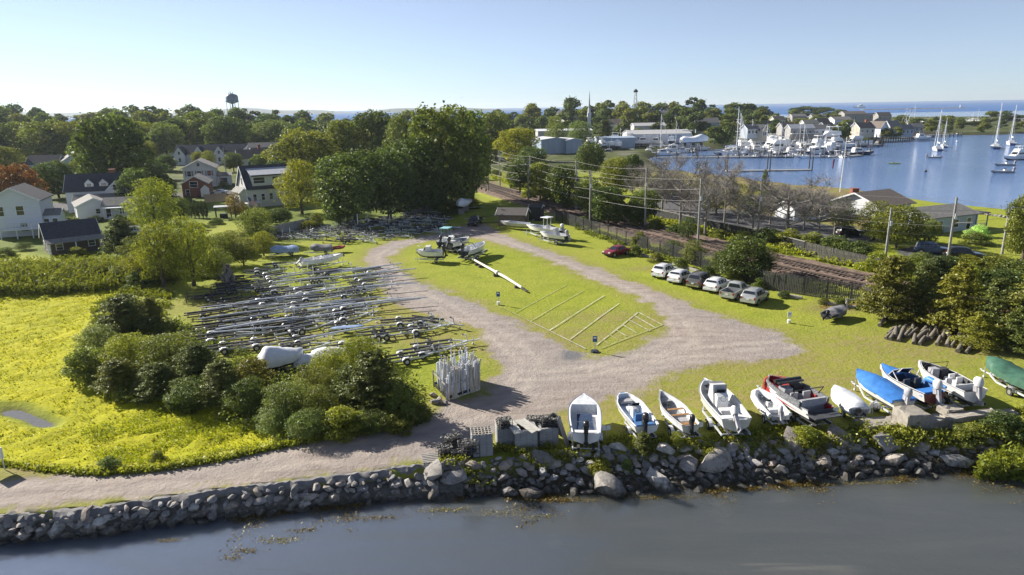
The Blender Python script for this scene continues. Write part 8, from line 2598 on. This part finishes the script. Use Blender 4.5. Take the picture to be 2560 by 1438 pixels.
def launch(label, L=6.5, B=2.2, H=1.1, hullm=WHITE, group='boats berthed in the marina', top=None):
    t = thing('open_boat', label, 'boat', (0, 0, 0), 0, group)
    simple_hull(L, B, H, (BOTTOM, hullm, WHITE, GREYL), t)
    console(t, L * .38, H * .55, 1.0)
    if top:
        MB().box((L * .38, 0, H * .55 + 2.0), (1.8, B * .75, .09)).bar((L * .3, 0, H), (L * .3, 0, H * .55 + 2), .06, .06).bar((L * .46, 0, H), (L * .46, 0, H * .55 + 2), .06, .06).build('top', top, t)
    outboard(t, 0, H * .9, GREYSEAT, 1.2)
    return t


def yacht(label, L=10.0, B=3.0, H=1.5, mast=13.0, hullm=WHITE, group='sailing yachts on the moorings', furl=None, mizzen=False):
    t = thing('sailing_yacht', label, 'sailboat', (0, 0, 0), 0, group)
    MB().loft(hull_sections(L, B, H, tw=.68, blunt=1.9, fd=.3, floor=.6, st=10, noseh=.2), mis=[0, 1, 2, 3, 3, 3, 2, 1, 0]).build('hull', [BLUEB, hullm, WHITE, LINER], t, 40)
    MB().prism([(L * .3, H * .9), (L * .68, H * .98), (L * .62, H * 1.3), (L * .32, H * 1.35)], -B * .25, B * .25, 'y').build('coachroof', WHITE, t)
    for s in (-1, 1):
        MB().box((L * .47, s * B * .255, H * 1.14), (L * .2, .03, H * .14)).build('cabin_window', GLASS, t)
    MB().tube((L * .56, 0, H), (L * .555, 0, H + mast), .14, .10, 7).build('mast', PLATE, t)
    MB().tube((L * .55, 0, H + 1.6), (L * .14, 0, H + 1.55), .08, n=6).build('boom', PLATE, t)
    MB().path([(L * .54, 0, H + 1.75), (L * .34, 0, H + 1.8), (L * .15, 0, H + 1.7)], [.2, .2, .1], 6).build('furled_sail', furl or WHITET, t)
    for z in (.45, .72):
        MB().tube((L * .556, -B * .33, H + mast * z), (L * .556, B * .33, H + mast * z), .04, n=4).build('spreader', PLATE, t)
    s_ = MB()
    for a in ((L * 1.0, 0, H * 1.1), (0, 0, H), (L * .54, B * .46, H), (L * .54, -B * .46, H)):
        s_.tube(a, (L * .555, 0, H + mast - .2), .025, n=3)
    s_.build('rigging', WIRE, t)
    MB().tube((L * .985, 0, H * 1.2), (L * .58, 0, H + mast * .93), .09, .05, 6).build('furled_jib', WHITET, t)
    if mizzen:
        MB().tube((L * .14, 0, H), (L * .14, 0, H + mast * .68), .11, .08, 6).build('mizzen_mast', PLATE, t)
    return t


def put(proto, u, v, hd, label, s=1.0, first=False, group=None):
    p = wz(u, v)
    loc = (p.x, p.y, WATER - .35 * s)
    o = dup(proto, loc, R(hd), label, group, (s, s, s))
    return o


TAN_ = []
P_cr = cruiser('x')
P_fl = cruiser('x', 12, 3.8, 2.0, fly=True)
P_nv = cruiser('x', 9, 3.0, 1.6, mat('navy_hull', (0.012, 0.022, 0.06), .25, var=.1))
P_la = launch('x')
P_lt = launch('x', 7, 2.4, 1.15, top=WHITE)
P_lg = launch('x', 5.5, 2.0, 1.0, GREYL)
P_ya = yacht('x')
P_yb = yacht('x', 11, 3.3, 1.6, 15, mat('navy_hull', (0.012, 0.022, 0.06)))
TMP = [P_cr, P_fl, P_nv, P_la, P_lt, P_lg, P_ya, P_yb]
# big and named ones
put(P_fl, 1748, 374, 172, 'large white motor yacht with raked bow at the warehouse quay', 1.9)
put(P_fl, 2115, 367, 175, 'largest white motor yacht at the outer dock end', 2.0)
put(P_fl, 2165, 366, 178, 'white wrapped looking motor yacht moored behind the largest one', 1.35)
put(P_nv, 2120, 388, 3, 'navy hulled boat at the tip of the outer dock', 1.3)
put(P_nv, 2060, 386, 176, 'navy hulled cruiser on the middle of the outer dock', 1.3)
put(P_cr, 2070, 378, 178, 'white sport cruiser behind the navy hulled boats', 1.5)
put(P_lg, 2318, 395, -12, 'dark hulled motorboat with white wheelhouse on a mooring', 1.05)
put(P_lg, 2532, 432, 178, 'white open motorboat on a mooring at the frame edge', 1.25)
put(P_lg, 2535, 414, 176, 'grey launch with a tall post in the stern at the frame edge', 1.2)
put(P_fl, 2562, 398, 200, 'white motor cruiser cut by the frame edge', 1.0)
put(P_cr, 2285, 349, 8, 'white cabin boat lying along the far shore piles', 1.3)
put(P_la, 2405, 338, 178, 'white launch at the far shore under the hedge', 1.3)
yl = mat('lime_hull', (0.55, 0.60, 0.22), .5, var=.05)
p = wz(2250, 410)
t = thing('rowing_skiff', 'lime yellow skiff with a dark figure rowing on the harbour', 'boat', (p.x, p.y, WATER - .2), R(172))
MB().loft(hull_sections(4.2, 1.6, .7), mis=[0, 1, 2, 3, 3, 3, 2, 1, 0]).build('hull', [yl] * 4, t, 40)
MB().box((2, 0, .4), (.3, 1.3, .06)).build('thwart', WOOD, t)
mb = bpy.data.meshes.new('person')
bm = bmesh.new()
sk = [(0, 0, 0), (0, 0, .28), (.02, 0, .52), (.03, 0, .62), (.04, 0, .74), (-.02, .2, .48), (.2, .26, .28), (.42, .18, .3), (-.02, -.2, .48), (.2, -.26, .28), (.42, -.18, .3), (.3, .12, .06), (.55, .12, -.25), (.3, -.12, .06), (.55, -.12, -.25)]
vv = [bm.verts.new(q) for q in sk]
for a, b_ in [(0, 1), (1, 2), (2, 3), (3, 4), (2, 5), (5, 6), (6, 7), (2, 8), (8, 9), (9, 10), (0, 11), (11, 12), (0, 13), (13, 14)]:
    bm.edges.new((vv[a], vv[b_]))
bm.to_mesh(mb)
bm.free()
po = bpy.data.objects.new('person', mb)
link(po)
po.location, po.rotation_euler = (p.x - 2.0, p.y + .28, WATER + .35), (0, 0, R(172))
mb.materials.append(DARKIN)
sm = po.modifiers.new('skin', 'SKIN')
for q, r in zip(mb.skin_vertices[0].data, [.14, .15, .14, .06, .11, .07, .05, .04, .07, .05, .04, .08, .05, .08, .05]):
    q.radius = (r, r)
mb.skin_vertices[0].data[0].use_root = True
po.modifiers.new('sub', 'SUBSURF').levels = 1
tag(po, 'person in dark clothes seated rowing in the lime yellow skiff', 'person')
for u, v, pr, hd, s, lb in [(2350, 379, P_ya, 70, 1.35, 'white sloop on a mooring nearest the far shore piles'), (2364, 370, P_ya, 68, 1.05, 'white yawl close behind the white sloop'), (2492, 374, P_yb, 60, 1.35, 'navy hulled sloop with the tallest mast at the frame edge'), (2532, 364, P_ya, 62, 1.45, 'white ketch like yacht right of the navy sloop'),
                            (1802, 390, P_ya, 20, 1.55, 'tall masted yacht at the inner dock end'), (1812, 388, P_ya, 15, 1.35, 'second tall masted yacht at the inner dock end'), (1615, 384, P_ya, 10, 1.35, 'yacht with a bare mast in the basin by the blue shed'), (1886, 386, P_ya, 5, 1.0, 'small yacht in the middle of the berths'), (1982, 378, P_ya, 8, .95, 'small yacht below the wharf houses'), (2106, 362, P_ya, 5, 1.0, 'small yacht beside the largest motor yacht'), (2088, 382, P_yb, 175, .8, 'navy yacht beside the outer dock'), (1660, 380, P_ya, 8, 1.1, 'yacht in front of the boatyard warehouse'), (1575, 382, P_ya, 175, .9, 'small yacht at the left end of the basin dock'), (1850, 375, P_ya, 10, 1.1, 'yacht in the rear row below the dark boat shed'), (1940, 372, P_ya, 5, .9, 'yacht in the rear row below the tan gable'), (2020, 370, P_ya, 172, .85, 'yacht in the rear row below the balcony house'), (1920, 388, P_yb, 4, .9, 'navy yacht in the second berth row')]:
    put(pr, u, v, hd, lb, s, group='sailing yachts in the harbour')
rm_ = random.Random(12)
SIDE = lambda u: 'by the basin sheds' if u < 1760 else ('at the inner docks' if u < 1960 else 'at the outer docks')
for v, u0, u1, du, prs, rw in [(394, 1830, 2120, 17, (P_la, P_lg, P_lt, P_la), 'front'), (386, 1840, 2100, 19, (P_cr, P_la, P_nv, P_cr, P_lt), 'second'), (379, 1850, 2090, 17, (P_cr, P_cr, P_lt, P_fl), 'third'), (372, 1840, 2090, 15, (P_cr, P_lt, P_la, P_fl), 'fourth'), (364, 1850, 2110, 15, (P_cr, P_fl, P_lt), 'rear'),
                               (388, 1515, 1740, 22, (P_cr, P_la, P_lt), 'front'), (381, 1500, 1740, 16, (P_cr, P_cr, P_la), 'second'), (374, 1500, 1720, 15, (P_cr, P_lt, P_fl), 'third')]:
    u = u0
    while u < u1:
        if not (v > 383 and 1690 < u < 1800):
            pr = rm_.choice(prs)
            put(pr, u + rm_.uniform(-4, 4), v + rm_.uniform(-1.5, 1.5), rm_.choice([0, 180, 175, 95, 8]) + rm_.uniform(-8, 8), {P_cr: 'white cabin cruiser', P_fl: 'flybridge cruiser', P_nv: 'navy cruiser', P_la: 'open white boat', P_lt: 'hard topped boat', P_lg: 'grey open boat'}[pr] + ' berthed in the ' + rw + ' row ' + SIDE(u), rm_.uniform(.95, 1.5), group='boats berthed in the marina')
        u += du * rm_.uniform(.65, 1.2)
for v, u0, u1, du, prs in [(366, 1480, 1700, 17, (P_cr, P_fl, P_lt)), (376, 1478, 1560, 16, (P_cr, P_fl)), (390, 1640, 1740, 18, (P_la, P_cr))]:
    u = u0
    while u < u1:
        p = at(u, v)
        pr = rm_.choice(prs)
        s_ = rm_.uniform(.8, 1.25)
        dup(pr, (p.x, p.y, max(p.z + .9, WATER - .3)), R(rm_.choice([80, 95, 20, 170]) + rm_.uniform(-10, 10)), 'boat hauled out in the boatyard by the white warehouse', 'boats hauled out in the boatyard', (s_, s_, s_))
        u += du * rm_.uniform(.7, 1.3)
# far masts in the outer anchorage
for i, (u, v, vt) in enumerate([(2282, 312, 268), (2288, 310, 272), (2305, 312, 263), (2438, 308, 280), (2449, 308, 273), (2372, 300, 280), (2322, 312, 290)]):
    p = wz(u, v)
    s = (v - vt) / ppm(p) / 14.5
    put(P_ya, u, v, rm_.uniform(0, 180), 'distant white yacht in the anchorage beyond the far shore', s, group='distant yachts beyond the far shore')
for i in range(26):
    u, v = rm_.choice([(rm_.uniform(2290, 2340), rm_.uniform(303, 312)), (rm_.uniform(2395, 2470), rm_.uniform(300, 307)), (rm_.uniform(2520, 2560), rm_.uniform(300, 308))])
    put(rm_.choice([P_la, P_cr, P_lt]), u, v, rm_.uniform(0, 180), 'distant white motorboat in the anchorage beyond the far shore', rm_.uniform(1.2, 1.9), group='distant motorboats beyond the far shore')
# wrapped boats on land
for u, v, L_, B_, H_, pk, lb in [(1702, 364, 13, 4.6, 2.4, 2.2, 'huge boat shrouded in white wrap beside the warehouse'), (1510, 372, 9, 3.5, 2, 1.8, 'boat in white wrap left of the blue boat shed')]:
    p = at(u, v)
    t = thing('wrapped_boat', lb, 'boat', (p.x, p.y, p.z + 1.0), R(3))
    simple_hull(L_, B_, H_, (BOTTOM, WHITE, WHITE, LINER), t)
    cover_mesh(L_, B_, H_, pk, None, 3, drop=1.6).build('shrinkwrap', WHITET, t, 60)
    for k in (.15, .45, .75):
        tag(MB().box((0, 0, .5), (.8, B_ * .5, 1.0)).build('timber_block', PILE, None, loc=(p.x + L_ * k, p.y, p.z)), 'timber block under ' + lb.split(' in ')[0].split(' shrouded')[0], 'timber block', 'blocks under the wrapped boats')


def dock(pts, w_, label, piles=6.0, h=.5, ph=2.4, name='dock'):
    W = [wz(u, v) for u, v in pts]
    t = thing(name, label, 'dock', W[0])
    for a, b_ in zip(W[:-1], W[1:]):
        MB().bar(a - W[0] + Vector((0, 0, h)), b_ - W[0] + Vector((0, 0, h)), w_, .35).build('deck', DOCK, t)
    T = sum((b_ - a).length for a, b_ in zip(W[:-1], W[1:]))
    me = MB().tube((0, 0, -1.5), (0, 0, 1), .22, .2, 7).mesh('pile', PILE)
    n = max(2, int(T / piles))
    for i in range(n + 1):
        p, an = along(W, T * i / n)
        for s in (-1, 1):
            q = p - W[0] + Vector((-math.sin(an), math.cos(an), 0)) * s * (w_ / 2 + .2)
            inst('pile', me, t, q, (0, 0, 0), (1, 1, ph * rm_.uniform(.75, 1.15)))
    return t


dock([(1815, 430), (1900, 429), (2026, 427)], 2.2, 'long floating dock with five tall piles before the marina', 17, .35, 6.5)
dock([(1640, 397), (1760, 396), (1900, 395), (2120, 393), (2150, 391)], 2.5, 'front marina dock reaching to the open harbour', 9, .5, 3.2)
dock([(1835, 383), (1960, 382), (2140, 379)], 2.5, 'middle marina dock', 8, .6, 3.0).__setitem__('label', 'middle marina dock among the berthed cruisers')
dock([(1850, 371), (1960, 370), (2090, 368), (2200, 366)], 3.0, 'rear marina dock under the wharf houses', 7, .9, 4.0)
dock([(1700, 372), (1760, 370)], 4, 'short quay dock at the boatyard warehouse', 6, 1.0, 3)
dock([(1500, 384), (1640, 378)], 3, 'dock along the basin sheds', 7, .8, 3)
dock([(2196, 356), (2250, 351), (2330, 343), (2400, 341)], 2.5, 'old pile pier along the far shore', 3.2, 1.4, 4.2)
dock([(2190, 366), (2200, 352)], 2.5, 'short pier at the outer dock end', 5, 1.0, 3.5)
rp = random.Random(3)
for i in range(110):
    u, v = rp.choice([(rp.uniform(1500, 1760), rp.uniform(368, 388)), (rp.uniform(1830, 2200), rp.uniform(358, 392))])
    p = wz(u, v)
    tag(MB().tube((0, 0, -1), (0, 0, rp.uniform(2.5, 5)), .2, n=6).build('mooring_pile', OLDWOOD if i % 2 else PILE, None, loc=p), 'mooring pile standing among the marina berths', 'pile', 'mooring piles in the marina')
for u, v, r, lb, m_ in [(2393, 355, .5, 'white mooring buoy right of the white sloop', PLATE), (2314, 430, .45, 'dark mooring buoy alone in mid harbour', BLACK), (2540, 398, .5, 'white mooring buoy by the cut off cruiser', PLATE)]:
    p = wz(u, v)
    secs = [[(r * math.sin(k * math.pi / 8) * math.cos(a), r * math.sin(k * math.pi / 8) * math.sin(a), r * .6 - r * math.cos(k * math.pi / 8)) for a in [i * math.pi / 5 for i in range(10)]] for k in range(1, 8)]
    tag(MB().loft(secs).build('mooring_buoy', m_, None, True, p), lb, 'buoy')
# flagpole by the harbour and breakwater
p, q = at(2100, 480), None
t = thing('flagpole', 'white flagpole with a yard standing before the harbour', 'flagpole', p)
h = (480 - 345) / ppm(p)
MB().tube((0, 0, 0), (.3, 0, h), .12, .06, 7).build('pole', PLATE, t)
MB().tube((-2.6, 0, h * .62), (.2, 0, h * .60), .05, n=5).build('yard', PLATE, t)
MB().add([(-2.5, 0, h * .6), (-2.1, 0, h * .6), (-2.3, .05, h * .42), (-2.6, 0, h * .44)], [(0, 1, 2, 3), (3, 2, 1, 0)]).build('pennant', FR, t)
a, b_ = wz(2155, 275.5), wz(2418, 270.5)
bk = MB()
secs = []
for i in range(60):
    p = a.lerp(b_, i / 59)
    k = rp.uniform(.8, 1.25)
    secs.append([(p.x, p.y - 12, WATER - .5), (p.x, p.y - 4, WATER + 2.2 * k), (p.x, p.y + 4, WATER + 2.4 * k), (p.x, p.y + 12, WATER - .5)])
tag(bk.loft(secs).build('breakwater', mat('far_rock', (0.16, 0.155, 0.15), .9, var=.3, scale=.2)), 'long low rock breakwater lying out in the open sea', 'breakwater')
p = a.lerp(b_, .93)
t = thing('beacon', 'small beacon tower near the outer end of the breakwater', 'beacon', (p.x, p.y, WATER + 2))
MB().tube((0, 0, 0), (0, 0, 9), 1.6, 1.0, 8).build('tower', TRIM, t)
MB().tube((0, 0, 9), (0, 0, 11), 1.2, .4, 8).build('lantern', BLKF, t)
put(P_cr, 2162, 270, 178, 'white ferry under way near the breakwater end', 5)
# hazy far land
for pts, hh, nm in [([(-800, 6000), (0, 6200), (300, 6000), (700, 6400)], 55, 'ridge')]:
    pass
hb = MB()
secs = []
rh = random.Random(2)
for i in range(70):
    X = -7000 + i * 105
    z = (34 + 22 * math.sin(i * .33) + 10 * math.sin(i * .9 + 1)) * min(1, (69 - i) / 14)
    secs.append([(X, 6400, -4), (X, 6500, max(2, z * .8)), (X, 6700, max(3, z)), (X, 7200, -4)])
o = hb.loft(secs).build('hills', mat('far_woods', (0.045, 0.065, 0.04), 1.0, var=.3, scale=.01), None, 60)
o['kind'] = 'structure'
# ------------------------------------------------------------------ remove the pattern pieces
for r_ in TMP + protos:
    for c_ in list(r_.children):
        for g_ in list(c_.children):
            bpy.data.objects.remove(g_)
        bpy.data.objects.remove(c_)
    bpy.data.objects.remove(r_)
# air
HAZE = 0.00007
if HAZE:
    hz = MB().box((0, 0, 0), (1, 1, 1)).build('haze', [])
    x0_, x1_, y0_, y1_, z0_, z1_ = -9500, 9500, -400, 9200, -6.0, 75.0
    hz.location, hz.scale = ((x0_ + x1_) / 2, (y0_ + y1_) / 2, (z0_ + z1_) / 2), (x1_ - x0_, y1_ - y0_, z1_ - z0_)
    hm_ = bpy.data.materials.new('haze_air')
    hm_.use_nodes = True
    n_ = hm_.node_tree
    n_.nodes.remove(n_.nodes['Principled BSDF'])
    pv = n_.nodes.new('ShaderNodeVolumePrincipled')
    pv.inputs['Color'].default_value = (0.78, 0.88, 1.0, 1)
    pv.inputs['Density'].default_value = HAZE
    pv.inputs['Anisotropy'].default_value = 0.3
    n_.links.new(pv.outputs[0], n_.nodes['Material Output'].inputs['Volume'])
    hz.data.materials.append(hm_)
    hz['kind'] = 'stuff'
    sc.cycles.volume_bounces = 0
